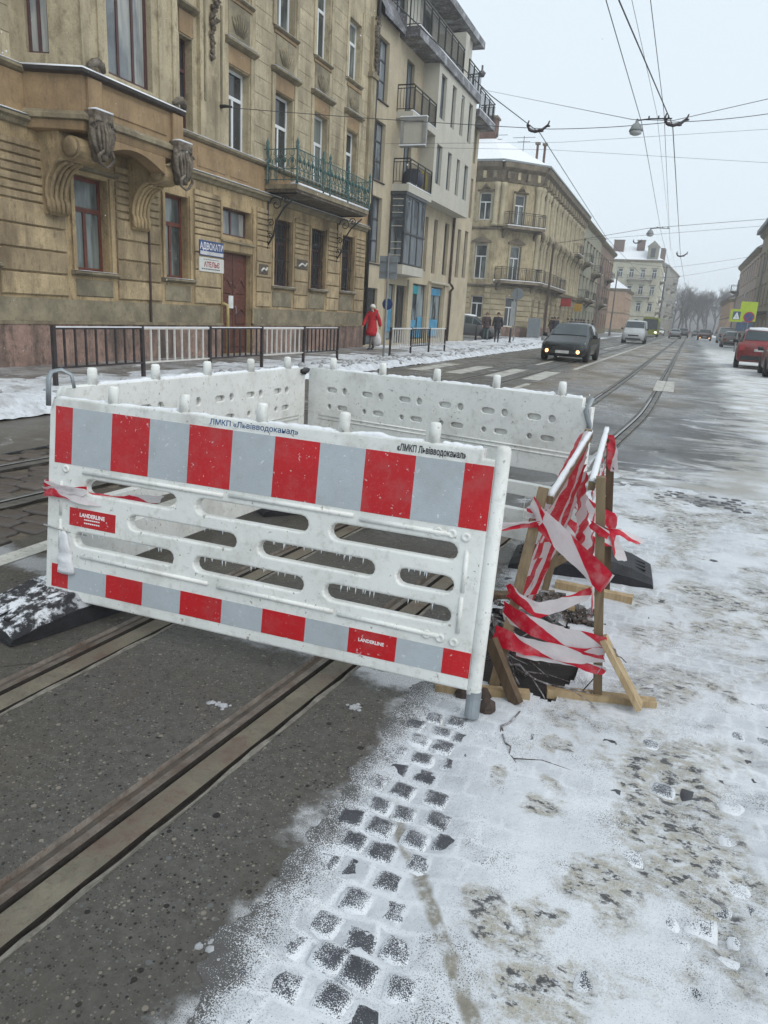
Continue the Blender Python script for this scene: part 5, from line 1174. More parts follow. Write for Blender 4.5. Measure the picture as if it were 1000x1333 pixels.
fr.build('case', mat('grey_cabinet', (.26, .26, .245), .6, .15, 4), lb_, WM[lb_.name]); MB().box(.131, .919, -.09, -.02, 7.741, 8.519).build('panel', M_box, lb_, WM[lb_.name]); s = MB(); s.box(-.01, 1.06, -.18, -.02, 8.651, 8.69); s.box(-.01, 1.06, -.20, -.16, 7.66, 7.70); s.build('snow_line', M_pure, lb_, WM[lb_.name])
for nm, u, z, rx, rz_, m, lab in (('wrapped_bundle', 30.35, 6.42, .45, .75, mat('navy_tarpaulin', (.02, .022, .045), .5, .3, 6, .5, 8), 'navy tarpaulin bundle standing on the lower balcony of the modern block'), ('yellow_mat', 31.35, 6.42, .25, .85, mat('yellow_foam', (.42, .33, .05), .6, .3, 6), 'rolled yellow mat standing on the lower balcony of the modern block')):
    m_ = MB(); m_.smooth = True; m_.lathe([(rx*.7, 0), (rx, rz_*.25), (rx*.95, rz_*.7), (rx*.6, rz_*.96), (0, rz_)], 12); m_.build(nm, m, None, F1 @ T3(u, -.33 if rx > .3 else -.4, z), label=lab, category='bundle')
# ------------------------------------------------------------------ corner palace with chamfered corner
M_sand = mat('sand_stone_facade', (.43, .36, .23), .85, .25, 1.2, .35, 20, ((.12, .09, .055), .9), streak=True, dirtscale=.6)
M_sand2 = mat('sand_block', (.455, .39, .26), .85, .2, 1.5, .3, 20, ((.18, .15, .10), .6), rnd=.25)
M_sorn = mat('dark_cornice_stone', (.165, .135, .10), .9, .35, 2, .5, 12, ((.30, .26, .19), .6), dirtscale=1.5); M_col = mat('pale_column_stone', (.40, .35, .24), .85, .15, 3, .2, 20, ((.2, .17, .12), .6), streak=True)
palace = thing('corner_palace', 'sandy stone corner house with heavy cornice, balconies and snow on its roof', 'building', frame(-11.4, 59.7, 0, 1))
FA = frame(-24, 57.2, 1, 0); FBc = frame(-13.9, 57.2, 1, 1); FCs = frame(-11.4, 59.7, 0, 1); LA, LB, LC = 10.1, 2.5*math.sqrt(2), 27.2
def palace_face(F, ln, cols, kind):
    H = []
    for u in cols:
        g = kind == 1
        H += [(u-.46, u+.46, 8.35 if g else 8.6, 10.5), (u-.46, u+.46, 4.35, 6.85), (u-.46, u+.46, .9 if g else 1.45, 3.1)]
    wall_holes(I4, 0, ln, .13, 12.2, H, .22).build('wall', M_sand, palace, F)
    for h in H: win(F, palace, *h, 'T', M_wwhite, G_cur if (h[0]*3+h[2]) % 2 < 1 else G_dark, .16, .07)
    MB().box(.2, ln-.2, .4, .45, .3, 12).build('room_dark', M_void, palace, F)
    boxpart('plinth', M_pink, F, palace, 0, ln, -.06, 0, .13, .85)
    z = .9
    while z < 3.7:                                                   # banded ground floor
        e = [0]+[x for u in cols for x in (u-.55, u+.55)]+[ln]
        for a, b in zip(e[::2], e[1::2]):
            if b-a > .1: boxpart('rusticated_block', M_sand2, F, palace, a, b, -.07, 0, z+.03, z+.38, ch=.025)
        z += .4
    ledge('belt_course', M_sorn, F, palace, 0, ln, 3.75, [(0, 0), (.1, .05), (.18, .15), (.18, .22), (0, .3)]); ledge('belt_course', M_sorn, F, palace, 0, ln, 7.9, [(0, 0), (.08, .05), (.15, .12), (.15, .2), (0, .25)])
    ledge('cornice', M_sorn, F, palace, -.1, ln+.1, 11.25, [(0, 0), (.08, .05), (.12, .3), (.25, .75), (.55, .95), (.62, 1.2), (.62, 1.3), (0, 1.35)])
    for u in cols:
        ledge('window_hood', M_sorn, F, palace, u-.62, u+.62, 10.55, [(0, 0), (.1, .05), (.16, .12), (0, .2)])
        pd = MB(); pd.prism([(u-.75, 7.0), (u+.75, 7.0), (u+.75, 7.1), (u, 7.45), (u-.75, 7.1)], 1, -.14, 0); pd.build('pediment', M_sorn, palace, F)
        for s in (-1, 1):
            for z0, z1 in ((4.3, 6.95), (8.5, 10.55)): boxpart('window_surround', M_col, F, palace, u+s*.56-.08, u+s*.56+.08, -.07, 0, z0, z1)
        o = MB(); o.smooth = True; o.tube([(u-.3, -.08, 10.72), (u-.1, -.16, 10.9), (u, -.2, 11.0), (u+.1, -.16, 10.9), (u+.3, -.08, 10.72)], [.04, .1, .13, .1, .04], 6); o.build('crest', M_sorn, palace, F)
    n = int(ln/.75)
    for k in range(n): u = (k+.5)*ln/n; boxpart('cornice_bracket', M_sand2 if k % 2 else M_sorn, F, palace, u-.12, u+.12, -.4, -.1, 11.45, 11.95)
    return H
palace_face(FA, LA, [LA-4.4, LA-1.05], 0); palace_face(FBc, LB, [LB/2+.1], 1); palace_face(FCs, LC, [1.6+2.98*k for k in range(9)], 0)
colm = MB(); colm.smooth = True; colm.lathe([(.26, 8.16), (.26, 8.35), (.19, 8.42), (.19, 10.5), (.17, 10.62), (.27, 10.95), (.27, 11.2)], 10); cm = colm.mesh('column', M_col)
colm = MB(); colm.smooth = True; colm.lathe([(.26, 4.06), (.26, 4.3), (.19, 4.36), (.17, 7.1), (.27, 7.4), (.27, 7.85)], 10); cm2 = colm.mesh('column', M_col)
for F, us in ((FCs, [.25]+[1.6+2.98*k+s for k in range(9) for s in (-.86, .86)]), (FBc, [.25, LB-.2]), (FA, [LA-2.9, LA-.2])):
    for u in us:
        put('column', cm, palace, F @ T3(u, -.1, 0))
        if F is FCs: put('column', cm2, palace, F @ T3(u, -.1, 0))
for k in range(26):
    g = MB(); g.smooth = True; u = .6+k*1.02; g.tube([(u, -.1, 7.3), (u+.1, -.45, 7.7), (u-.1, -.5, 7.95), (u, -.3, 8.15)], [.1, .17, .15, .1], 6); g.build('carved_bracket', M_col if k % 3 else M_sorn, palace, FCs)
def balcony(par, F, u0, u1, z, out, m_slab=M_sorn, m_rail=M_iron, h=.95, step=.16):
    boxpart('balcony_slab', m_slab, F, par, u0, u1, -out, 0, z-.2, z); s = MB().box(u0, u1, -out-.01, -out+.12, z+.001, z+.05); s.build('snow_line', M_pure, par, F)
    railing(par, F, [((u0+.04, 0), (u0+.04, -out+.04)), ((u0+.04, -out+.04), (u1-.04, -out+.04)), ((u1-.04, -out+.04), (u1-.04, 0))], z, z+h, step)
    for u in (u0+.25, u1-.25): b = MB(); b.prism([(0, z-.2), (-out*.9, z-.2), (-out*.3, z-.45), (0, z-.85)], 0, u-.09, u+.09); b.build('console', m_slab, par, F)
balcony(palace, FBc, .35, LB+.15, 8.2, 1.0); balcony(palace, FBc, .15, LB+.3, 4.3, 1.0)
balcony(palace, FCs, .3, 13, 4.3, .9, step=.3); balcony(palace, FCs, 19.5, 22.5, 8.2, .9, step=.3)
rf = MB(); o = .65
rf.add([(-24.2, 57.2-o, 12.62), (-13.9+.25, 57.2-o, 12.62), (-11.4+o, 59.7-.2, 12.62), (-11.4+o, 87, 12.62), (-24, 62, 15.9), (-16.2, 62.2, 15.6), (-16.2, 87, 15.2)], [(0, 1, 5, 4), (1, 2, 5), (2, 3, 6, 5)])
rf.build('roof', M_pure, palace, I4)
gt = MB(); 
for p, q in (((-24.2, 57.2-o), (-13.65, 57.2-o)), ((-13.65, 57.2-o), (-10.75, 59.5)), ((-10.75, 59.5), (-10.75, 87))): gt.bar((*p, 12.62), (*q, 12.62), .08, .12)
gt.build('gutter', mat('grey_gutter', (.22, .25, .26), .5, .1, 3), palace, I4)
M_brick = mat('dark_brick_chimney', (.13, .075, .06), .9, .3, 5, .4, 20)
def chimney(par, x, y, z, w, d, h): boxpart('chimney', M_brick, T3(x, y, z), par, -w/2, w/2, -d/2, d/2, 0, h); boxpart('chimney_cap', M_sorn, T3(x, y, z), par, -w/2-.1, w/2+.1, -d/2-.1, d/2+.1, h, h+.15)
chimney(palace, -16.6, 61.6, 14.6, 1.9, 1.0, 1.9); chimney(palace, -12.4, 62.0, 13.2, .16, .16, 1.5); chimney(palace, -11.9, 62.4, 13.2, .16, .16, 1.5)
an = MB()
for x, y in ((-15.6, 61.3), (-13.6, 62.3)): an.tube([(x, y, 13.4), (x, y, 15.4)], .025, 5); an.bar((x-.9, y, 15.3), (x+.9, y, 15.3), .03); an.bar((x-.5, y, 15.0), (x+.5, y, 15.0), .03)
an.build('aerial', M_iron, palace, I4)
# ------------------------------------------------------------------ further houses
M_grn = mat('grey_green_facade', (.33, .325, .25), .85, .15, 1, .2, 20, ((.18, .17, .12), .6), streak=True, dirtscale=.5); M_rbr = mat('red_brown_facade', (.25, .165, .12), .85, .2, 1, .2, 20, ((.13, .10, .08), .6), streak=True, dirtscale=.5)
M_crm = mat('cream_facade', (.46, .44, .33), .85, .12, 1, .2, 20, ((.28, .26, .19), .5), streak=True, dirtscale=.4); M_peach = mat('peach_facade', (.42, .28, .19), .85, .12, 1, .2, 20, ((.25, .18, .13), .4), streak=True, dirtscale=.4); M_gry = mat('worn_grey_facade', (.28, .265, .22), .85, .2, 1, .2, 20, ((.14, .13, .11), .6), streak=True, dirtscale=.4)
M_roofg = mat('grey_tin_roof', (.17, .17, .175), .6, .2, 2, .2, 10, ((.7, .72, .76), .9), dirtscale=.35)
def house(name, label, faces, H, m, floors, roof=None, fm=None, ground=True):
    """faces: (frame, length, n windows); floors: (z0, z1)"""
    o = thing(name, label, 'building', faces[0][0]); fm = fm or M_wwhite
    for F, ln, n in faces:
        hs = []; st = ln/n if n else 0
        for k in range(n):
            for a, b in floors: hs.append(((k+.5)*st-.55, (k+.5)*st+.55, a, b))
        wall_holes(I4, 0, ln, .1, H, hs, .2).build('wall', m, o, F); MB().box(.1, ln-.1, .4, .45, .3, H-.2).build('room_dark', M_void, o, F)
        for i, h in enumerate(hs):
            win(F, o, *h, 'T', fm, G_cur if i % 3 == 0 else G_dark, .15, .08)
            ledge('sill', M_mould, F, o, h[0]-.15, h[1]+.15, h[2]-.12, [(0, 0), (.12, .03), (.12, .1), (0, .12)])
            if h[2] > 3: ledge('window_hood', M_mould, F, o, h[0]-.2, h[1]+.2, h[3]+.08, [(0, 0), (.15, .08), (.15, .14), (0, .2)])
        ledge('cornice', M_mould, F, o, -.2, ln+.2, H-.55, [(0, 0), (.1, .1), (.35, .3), (.45, .45), (.45, .55), (0, .56)], .05)
        ledge('belt_course', M_mould, F, o, 0, ln, 3.7, [(0, 0), (.12, .05), (.12, .18), (0, .2)])
        boxpart('plinth', M_zone, F, o, 0, ln, -.05, 0, .1, .8)
    return o
FL3 = [(1.2, 3.0), (4.5, 6.6), (8.3, 10.4)]
h4 = house('street_house', 'pale grey green townhouse with round balconies beyond the sandy corner house', [(frame(-11.4, 87, 0, 1), 20.2, 6)], 12.5, M_grn, FL3)
balcony(h4, frame(-11.4, 87, 0, 1), 1.2, 4, 8.1, 1.0, step=.3); balcony(h4, frame(-11.4, 87, 0, 1), 12, 15.5, 7.6, 1.1, step=.3); balcony(h4, frame(-11.4, 87, 0, 1), 8, 11.5, 4.2, 1.0, step=.3); balcony(h4, frame(-11.4, 87, 0, 1), 1.0, 4, 4.2, 1.0, step=.3)
MB().add([(-10.9, 86.8, 12.5), (-10.9, 107.3, 12.5), (-16, 107.3, 15), (-16, 86.8, 15)], [(0, 1, 2, 3)]).build('roof', M_roofg, h4, I4)
h5 = house('street_house', 'red brown townhouse in the left row beyond the pale grey green one', [(frame(-11.4, 107.3, 0, 1), 20, 6)], 12.3, M_rbr, FL3)
balcony(h5, frame(-11.4, 107.3, 0, 1), 9, 14, 8.0, 1.0, step=.4); balcony(h5, frame(-11.4, 107.3, 0, 1), 2, 7, 4.2, 1.0, step=.4)
MB().add([(-10.9, 107.1, 12.3), (-10.9, 127.5, 12.3), (-16, 127.5, 14.8), (-16, 107.1, 14.8)], [(0, 1, 2, 3)]).build('roof', M_roofg, h5, I4); boxpart('end_wall', M_rbr, I4, h5, -20, -11.41, 127.1, 127.29, .1, 12.2)
h6 = house('low_house', 'low peach coloured house with snowy roof in front of the cream corner block', [(frame(-15.5, 150, 1, 0), 5.0, 0), (frame(-10.5, 150, 0, 1), 20, 5)], 8.2, M_peach, [(1.2, 2.9), (4.4, 6.4)])
MB().add([(-16, 149.5, 8.2), (-10, 149.5, 8.2), (-10, 170.5, 8.2), (-16, 170.5, 8.2), (-13.2, 152, 10.2), (-13.2, 168, 10.2)], [(0, 1, 4), (1, 2, 5, 4), (2, 3, 5), (3, 0, 4, 5)]).build('roof', M_pure, h6, I4)
FL4 = [(1.2, 3.2), (5.0, 7.0), (8.8, 10.8), (12.6, 14.6)]
F7 = frame(-19, 190, 1, 0); F7b = frame(-6.2, 190, .0, 1)
h7 = house('corner_block', 'cream corner apartment block with snowy roof and dormer at the bend of the street', [(F7, 12.8, 5), (F7b, 34, 9)], 16.6, M_crm, FL4)
balcony(h7, F7, 5.5, 11.3, 12.2, 1.2, step=.5); balcony(h7, F7, 6, 11.3, 8.3, 1.2, step=.5); balcony(h7, F7b, 5, 10, 12.2, 1.2, step=.5); balcony(h7, F7b, 16, 22, 8.2, 1.2, step=.5); balcony(h7, F7b, 3, 8, 5, 1.2, step=.5)
r7 = MB(); r7.add([(-19.5, 189.4, 16.62), (-5.7, 189.4, 16.62), (-5.7, 224.5, 16.62), (-19.5, 195, 20.5), (-12, 195, 20.0), (-12, 224, 20.0)], [(0, 1, 4, 3), (1, 2, 5, 4)]); r7.build('roof', M_pure, h7, I4)
dm = MB(); dm.box(-9.6, -7.2, 189.6, 193, 16.65, 19.6); dm.prism([(-9.8, 19.6), (-7.0, 19.6), (-8.4, 20.9)], 1, 189.5, 193); dm.build('dormer', M_gry, h7, I4); boxpart('dormer_window', G_dark, I4, h7, -8.9, -7.9, 189.5, 189.59, 17.2, 19.2)
chimney(h7, -16.5, 193, 18.5, 2.4, 1, 2.6); chimney(h7, -11.5, 193.5, 19, 1.8, 1, 2.2); chimney(h7, -6.6, 199, 16.8, .9, .9, 3.2); chimney(h7, -6.5, 205, 16.8, .9, .9, 3.4)
F8 = frame(-5.6, 224.5, .06, 1)
h8 = house('street_house', 'worn grey apartment house with small balconies farthest along the left side', [(F8, 46, 12)], 18.2, M_gry, FL4+[(15.4, 17.2)])
for u, z in ((4, 12.3), (14, 8.3), (22, 12.3), (30, 5), (9, 5), (36, 8.3), (26, 15)): balcony(h8, F8, u, u+4, z, 1.2, step=.6)
MB().add([(-5.2, 224.3, 18.2), (-2.4, 271, 18.2), (-9, 271, 21), (-11, 224.3, 21)], [(0, 1, 2, 3)]).build('roof', M_roofg, h8, I4)
# right-hand side of the street
R1 = frame(8.0, 106, 0, -1); h9 = house('street_house', 'brown townhouse at the right edge with dark cornice above the red car', [(R1, 42, 11), (frame(8.0, 64, 1, 0), 9, 3)], 13.2, M_rbr if False else mat('brown_ochre_facade', (.27, .215, .145), .85, .2, 1, .2, 20, ((.14, .11, .08), .6), streak=True, dirtscale=.5), FL3)
boxpart('eaves', M_tin, R1, h9, -.5, 42.5, -.85, 3, 13.25, 13.75); boxpart('shop_canopy', M_tin, R1, h9, 1, 20, -.9, 0, 3.5, 3.7)
R2 = frame(8.0, 140, 0, -1); h10 = house('street_house', 'pinkish grey house with small balcony farther along the right side', [(R2, 33.8, 9), (frame(8.0, 106.2, 1, 0), 9, 3)], 11.8, mat('pinkish_facade', (.36, .27, .22), .85, .15, 1, .2, 20, ((.3, .29, .26), .7), dirtscale=.3), FL3)
MB().add([(7.4, 140.2, 11.8), (7.4, 106.0, 11.8), (12, 106, 14.8), (12, 140.2, 14.8)], [(0, 1, 2, 3)]).build('roof', M_roofg, h10, I4); balcony(h10, R2, 2, 5, 7.9, 1.2, step=.4)
R3 = frame(7.4, 172, 0, -1); h11 = house('low_house', 'low house with brown pitched roof on the right beyond the crossing sign', [(R3, 30, 6), (frame(7.4, 142, 1, 0), 8, 2)], 7.0, M_peach, [(1.2, 3.0), (4.4, 6.2)])
MB().add([(6.7, 172.5, 7.0), (6.7, 141.5, 7.0), (11.5, 141.5, 9.6), (11.5, 172.5, 9.6)], [(0, 1, 2, 3)]).build('roof', M_brick, h11, I4)
# ------------------------------------------------------------------ tram wires over the street
M_wire = mat('tram_wire', (.05, .05, .055), .5)
def wire(label, pts, r=.008, sag=0.):
    q = [Vector(p) for p in pts]; out = []
    for a, b in zip(q, q[1:]):
        for k in range(8): t = k/8; p = a.lerp(b, t); out.append(p-Vector((0, 0, sag*4*t*(1-t))))
    m = MB(); m.tube(out+[q[-1]], r, 5); m.build('overhead_wire', M_wire, label=label, category='wire', group='overhead tram wires')
wire('thick contact wire running over the nearer tram track', [(-3.2, -6, 5.75), (-1.43, 11.64, 5.75), (-.8, 18.45, 5.75), (-.61, 50.7, 5.75), (.4, 120, 5.9)], .011)
wire('carrier wire hung left of the thick contact wire', [(-2.1, -6, 5.85), (-1.61, 11.6, 5.78), (-1.44, 18.2, 5.78), (-1.5, 40, 5.85), (-1.0, 110, 6)], .007)
wire('thin wire between the carrier wire and the thick contact wire', [(-2.0, -6, 6.1), (-1.36, 11.6, 6.0), (-1.15, 18.3, 5.95), (-1.2, 48, 6.1), (-.6, 100, 6.1)], .004)
wire('thin wire just right of the thick contact wire', [(-1.3, -6, 5.9), (-1.04, 11.7, 5.8), (-.97, 17.6, 5.8), (-1.2, 48, 5.9)], .006)
wire('contact wire running over the farther tram track beside the house fronts', [(-5.4, -4, 5.75), (-4.17, 15.7, 5.75), (-3.74, 18.8, 5.75), (-4.15, 40.8, 5.75), (-3.4, 110, 6)], .010)
wire('span wire from the hook on the ornate townhouse to the hanging lamp', [(-11.4, 16.91, 6.13), (-3.46, 18.5, 5.76), (-.85, 18.4, 5.80), (1.07, 19, 6.04), (8, 21, 6.9)], .008, .03)
wire('span wire slanting from the modern block down to the hanging lamp', [(-10.9, 39.6, 12.5), (-1.65, 18.5, 5.90), (-.8, 18.4, 5.83), (1.02, 19, 6.33), (8, 21, 8.2)], .007)
wire('faint higher span wire crossing behind the lamp', [(-11.0, 27, 7.4), (-4.8, 28, 7.52), (1.66, 28, 7.75), (8, 28, 7.95)], .005)
wire('faint lower span wire crossing behind the lamp', [(-11.2, 29, 7.7), (-5.2, 28, 7.29), (1.84, 28, 6.77), (8, 28, 6.3)], .005)
wire('span wire from the sandy corner house to the far hanging lamp', [(-11.3, 62, 7.3), (-6.7, 45, 5.95), (-2.4, 45, 6.74), (3.43, 45, 7.28), (8, 46, 7.6)], .012)
wire('second faint span wire beyond the far hanging lamp', [(-11.3, 66, 7.9), (-3, 50, 6.9), (3.5, 48, 7.3), (8, 48, 7.6)], .009)
wire('distant span wire over the far traffic', [(-11, 92, 9), (-2, 88, 7.8), (8, 88, 9.6)], .014, .1); wire('most distant span wire before the trees', [(-10, 120, 9), (-2, 118, 8.6), (8, 120, 11)], .016, .1)
M_ins = mat('dark_insulator', (.035, .022, .028), .4, .2, 9)
for (x, y, z, a, s, lab) in ((-.76, 18.43, 5.80, .3, 1, 'horn shaped dark insulator on the thick contact wire beside the hanging lamp'), (-3.78, 18.6, 5.80, .2, 1, 'horn shaped dark insulator on the wire over the farther track'), (-.58, 50.4, 5.85, 0, 1.25, 'horn shaped insulator low in the distance on the contact wire'), (-4.3, 66, 8.1, 0, 1.3, 'horn shaped insulator before the snowy roof of the corner block')):
    o = thing('wire_insulator', lab, 'insulator', T3(x, y, z) @ RZ(a) @ Matrix.Scale(s, 4), 'wire insulators'); FM = WM[o.name]
    h = MB(); h.smooth = True; h.tube([(-.20, 0, .17), (-.23, 0, .07), (-.17, 0, -.03), (-.04, 0, -.06), (.12, 0, -.02), (.24, 0, .08), (.27, 0, .17)], [.015, .025, .034, .038, .034, .025, .015], 8); h.build('horn', M_ins, o, FM)
    k = MB(); k.smooth = True
    for u, w in ((-.2, .06), (-.1, -.06), (.1, -.05), (.24, .06)): k.lathe([(.02, w-.02), (.055, w-.01), (.055, w+.01), (.02, w+.02)], 9, (u, 0, 0))
    k.build('disc', M_ins, o, FM)
M_lampg = mat('grey_lamp_metal', (.22, .235, .235), .5, .15, 5); M_lampw = mat('frosted_lamp_glass', (.44, .455, .455), .3, .05)
def hanging_lamp(x, y, z, s, lab):
    o = thing('street_lamp', lab, 'lamp', T3(x, y, z) @ Matrix.Scale(s, 4), 'street lamps hung on wires'); FM = WM[o.name]
    m = MB(); m.smooth = True; m.lathe([(.04, .0), (.05, -.06), (.11, -.10), (.17, -.22), (.19, -.27)], 14); m.build('hood', M_lampg, o, FM)
    m = MB(); m.smooth = True; m.lathe([(.175, -.271), (.15, -.34), (.08, -.37), (0, -.375)], 14); m.build('bowl', M_lampw, o, FM)
    MB().tube([(0, 0, .04), (0, 0, -.02)], .02, 6).build('hook', M_iron, o, FM); m = MB(); m.tube([(.0, 0, .0), (.35, 0, .03), (.9, 0, .02)], .018, 6)
    for k in (.3, .55, .8): m.tube([(k, 0, .02), (k, 0, .1)], .022, 6)
    m.build('cable_clamp', M_iron, o, FM)
hanging_lamp(-1.55, 18.42, 5.86, .80, 'grey bell shaped lamp hanging from the nearest span wire'); hanging_lamp(-2.3, 45, 6.72, 1.1, 'small bell shaped lamp hanging from the far span wire')
hk = thing('wall_hook', 'black iron wire anchor fixed to the facade of the ornate townhouse', 'anchor', T3(-11.4, 16.9, 6.13)); MB().tube([(0, 0, 0), (.25, 0, 0), (.4, .05, -.01)], [.05, .04, .02], 7).build('anchor', M_iron, hk, WM[hk.name])
# ------------------------------------------------------------------ pedestrian guard rails along the kerb
M_fblk = mat('black_railing_paint', (.025, .02, .022), .45, .3, 8, .2, 60, ((.12, .06, .05), .4), dirtscale=8); M_fwht = mat('grey_white_railing_paint', (.62, .60, .56), .5, .15, 8, .2, 60, ((.2, .16, .13), .5), dirtscale=8)
barm = {}
def guard_rail(label, x, y0, n, cols, z0=.1):
    o = thing('guard_rail', label, 'railing', T3(x, y0, z0), 'guard rails along the pavement'); F = WM[o.name]
    pm_ = MB().box(-.028, .028, -.028, .028, 0, .93).mesh('post', M_fblk); tm = {}
    for k in range(n+1): put('post', pm_, o, F @ T3(0, 2*k, 0) @ Matrix.Rotation(R_.uniform(-.02, .02), 4, 'Y'))
    for k in range(n):
        m = M_fblk if cols[k] == 'b' else M_fwht
        if m.name not in barm: barm[m.name] = (MB().box(-.018, .018, .03, 1.97, -.014, .014).mesh('rail', m), MB().box(-.014, .014, -.014, .014, 0, .56).mesh('bar', m))
        rm, bm_ = barm[m.name]; FP_ = F @ T3(0, 2*k, 0)
        put('rail', rm, o, FP_ @ T3(0, 0, .88)); put('rail', rm, o, FP_ @ T3(0, 0, .30))
        for q in range(8): put('bar', bm_, o, FP_ @ T3(0, .22+q*.222, .31))
        s = MB().box(-.018, .018, .03, 1.97, .0, .016).build('snow_line', M_pure, o, FP_ @ T3(0, 0, .895))
guard_rail('guard rail of alternating black and grey white panels before the ornate townhouse', -8.65, 8.53, 5, 'bwbwb'); guard_rail('short grey white guard rail on black posts before the shop windows', -8.5, 22.15, 3, 'wbw')
guard_rail('white guard rail far along the kerb beside the crowd', -8.4, 66, 6, 'wwwwww')
M_sgn = mat('grey_sign_back', (.20, .225, .24), .5, .12, 4); M_pole = mat('grey_pole', (.19, .19, .19), .5, .25, 6); M_sgnb = mat('blue_sign_face', RGB(36, 62, 110), .4)
o = thing('traffic_sign', 'grey back of a square road sign on a slim pole before the modern block', 'road sign', T3(-8.45, 21.5, .1)); F = WM[o.name]
MB().tube([(0, 0, 0), (0, 0, 3.1)], .035, 8).build('pole', M_pole, o, F); MB().box(-.30, .28, .04, .065, 2.36, 3.02).build('sign_plate', M_sgn, o, F)
m = MB(); m.lathe([(.17, .05), (.17, .07)], 18, (.02, 0, 1.62), 1); m.build('round_plate', M_sgnb, o, F); m = MB(); m.bar((-.28, .03, 2.55), (.26, .03, 2.55), .03); m.bar((-.28, .03, 2.85), (.26, .03, 2.85), .03); m.build('bracket', M_pole, o, F)
o = thing('traffic_sign', 'grey back of a round road sign on a slim pole before the sandy corner house', 'road sign', T3(-9.6, 46.5, .1)); F = WM[o.name]
MB().tube([(0, 0, 0), (0, 0, 3.2)], .035, 8).build('pole', M_pole, o, F); m = MB(); m.lathe([(.36, .04), (.36, .06)], 20, (0, 0, 2.9), 1); m.build('round_plate', M_sgn, o, F); MB().box(-.33, -.05, -.03, .0, 1.0, 2.45).build('white_board', mat('pale_board', (.34, .36, .36), .6, .15, 3), o, F)
for (x, y, h, lab) in ((-9.0, 54, 6.6, 'dark slim lamp pole before the sandy corner house'), (-8.6, 84, 8, 'dark tram pole beside the pale grey green townhouse'), (-8.3, 100, 8, 'dark tram pole before the red brown townhouse'), (6.6, 82, 8.5, 'tram pole on the right pavement near the crossing sign'), (6.7, 118, 8.5, 'tram pole far along the right pavement')):
    o = thing('street_pole', lab, 'pole', T3(x, y, .1), 'poles along the pavements'); m = MB(); m.tube([(0, 0, 0), (0, 0, h)], [.10, .07], 8); m.build('shaft', M_pipe if y < 60 else M_pole, o, WM[o.name]); MB().lathe([(.14, 0), (.14, .5), (.1, .6)], 8).build('base', M_pole, o, WM[o.name])
o = thing('hanging_sign', 'red sign box hanging from the sandy corner house over the pavement', 'sign', T3(-10.9, 76.5, 3.0)); MB().box(-.5, .5, -.08, .08, 0, .75).build('panel', mat('red_sign', RGB(165, 30, 34), .5), o, WM[o.name]); MB().bar((-.55, 0, .8), (.5, 0, .8), .05).build('bracket', M_iron, o, WM[o.name])
o = thing('hanging_sign', 'yellow sign hanging over the pavement past the red one', 'sign', T3(-10.6, 84, 2.7)); MB().box(-.4, .4, -.08, .08, 0, .8).build('panel', mat('yellow_sign', RGB(190, 150, 50), .5), o, WM[o.name]); MB().bar((-.8, 0, .85), (.4, 0, .85), .05).build('bracket', M_iron, o, WM[o.name])
o = thing('utility_cabinet', 'grey utility cabinet against the corner of the sandy house', 'cabinet', T3(-10.6, 58.8, .1)); MB().box(-.45, .45, -.3, .3, .1, 1.55).build('case', M_sgn, o, WM[o.name]); MB().box(-.42, -.01, -.33, -.301, .15, 1.5).build('door', M_sgn, o, WM[o.name]); MB().box(.01, .42, -.33, -.301, .15, 1.5).build('door', M_sgn, o, WM[o.name])
M_fluo = mat('fluorescent_yellow_green', RGB(162, 182, 40), .5, .08, 3); M_sgnw = mat('sign_white', (.7, .72, .72), .4); M_sgnk = mat('sign_dark', (.05, .08, .13), .4)
o = thing('crossing_sign', 'pedestrian crossing sign on fluorescent yellow green boards above the parked cars', 'road sign', T3(3.4, 60, .1), None); F = WM[o.name]
MB().tube([(.55, .1, 0), (.55, .1, 4.2)], .06, 8).build('pole', M_pole, o, F); MB().box(-.15, .70, -.02, 0, 2.12, 3.0).build('board', M_fluo, o, F); MB().box(.45, 1.55, .03, .05, 2.2, 3.55).build('backing_board', M_fluo, o, F)
MB().box(.02, .53, -.03, -.021, 2.28, 2.84).build('sign_face', M_sgnk, o, F); m = MB(); m.prism([(.05, 2.31), (.50, 2.31), (.275, 2.80)], 1, -.036, -.031); m.build('triangle', M_sgnw, o, F)
m = MB(); m.box(.262, .288, -.042, -.037, 2.60, 2.65); m.bar((.275, -.04, 2.6), (.27, -.04, 2.48), .035, .004); m.bar((.27, -.04, 2.48), (.32, -.04, 2.35), .022, .004); m.bar((.27, -.04, 2.48), (.22, -.04, 2.35), .022, .004); m.bar((.275, -.04, 2.57), (.215, -.04, 2.49), .016, .004); m.build('walking_figure', M_ink, o, F); MB().box(.35, 1.4, .0, .028, 1.5, 2.1).build('dark_board', M_sgnk, o, F)
o = thing('no_parking_sign', 'round blue sign with red ring right of the crossing sign', 'road sign', T3(4.35, 58, .1)); F = WM[o.name]; MB().tube([(0, 0, 0), (0, 0, 2.7)], .035, 8).build('pole', M_pole, o, F)
m = MB(); m.lathe([(.36, -.05), (.36, -.03)], 20, (0, 0, 2.45), 1); m.build('ring', mat('red_paint_sign', RGB(150, 40, 50), .4), o, F); m = MB(); m.lathe([(.27, -.06), (.27, -.051)], 20, (0, 0, 2.45), 1); m.build('face', M_sgnb, o, F); m = MB(); m.bar((-.2, -.065, 2.25), (.2, -.065, 2.65), .05, .006, (0, 1, 0)); m.build('stroke', MATS['red_paint_sign'], o, F)
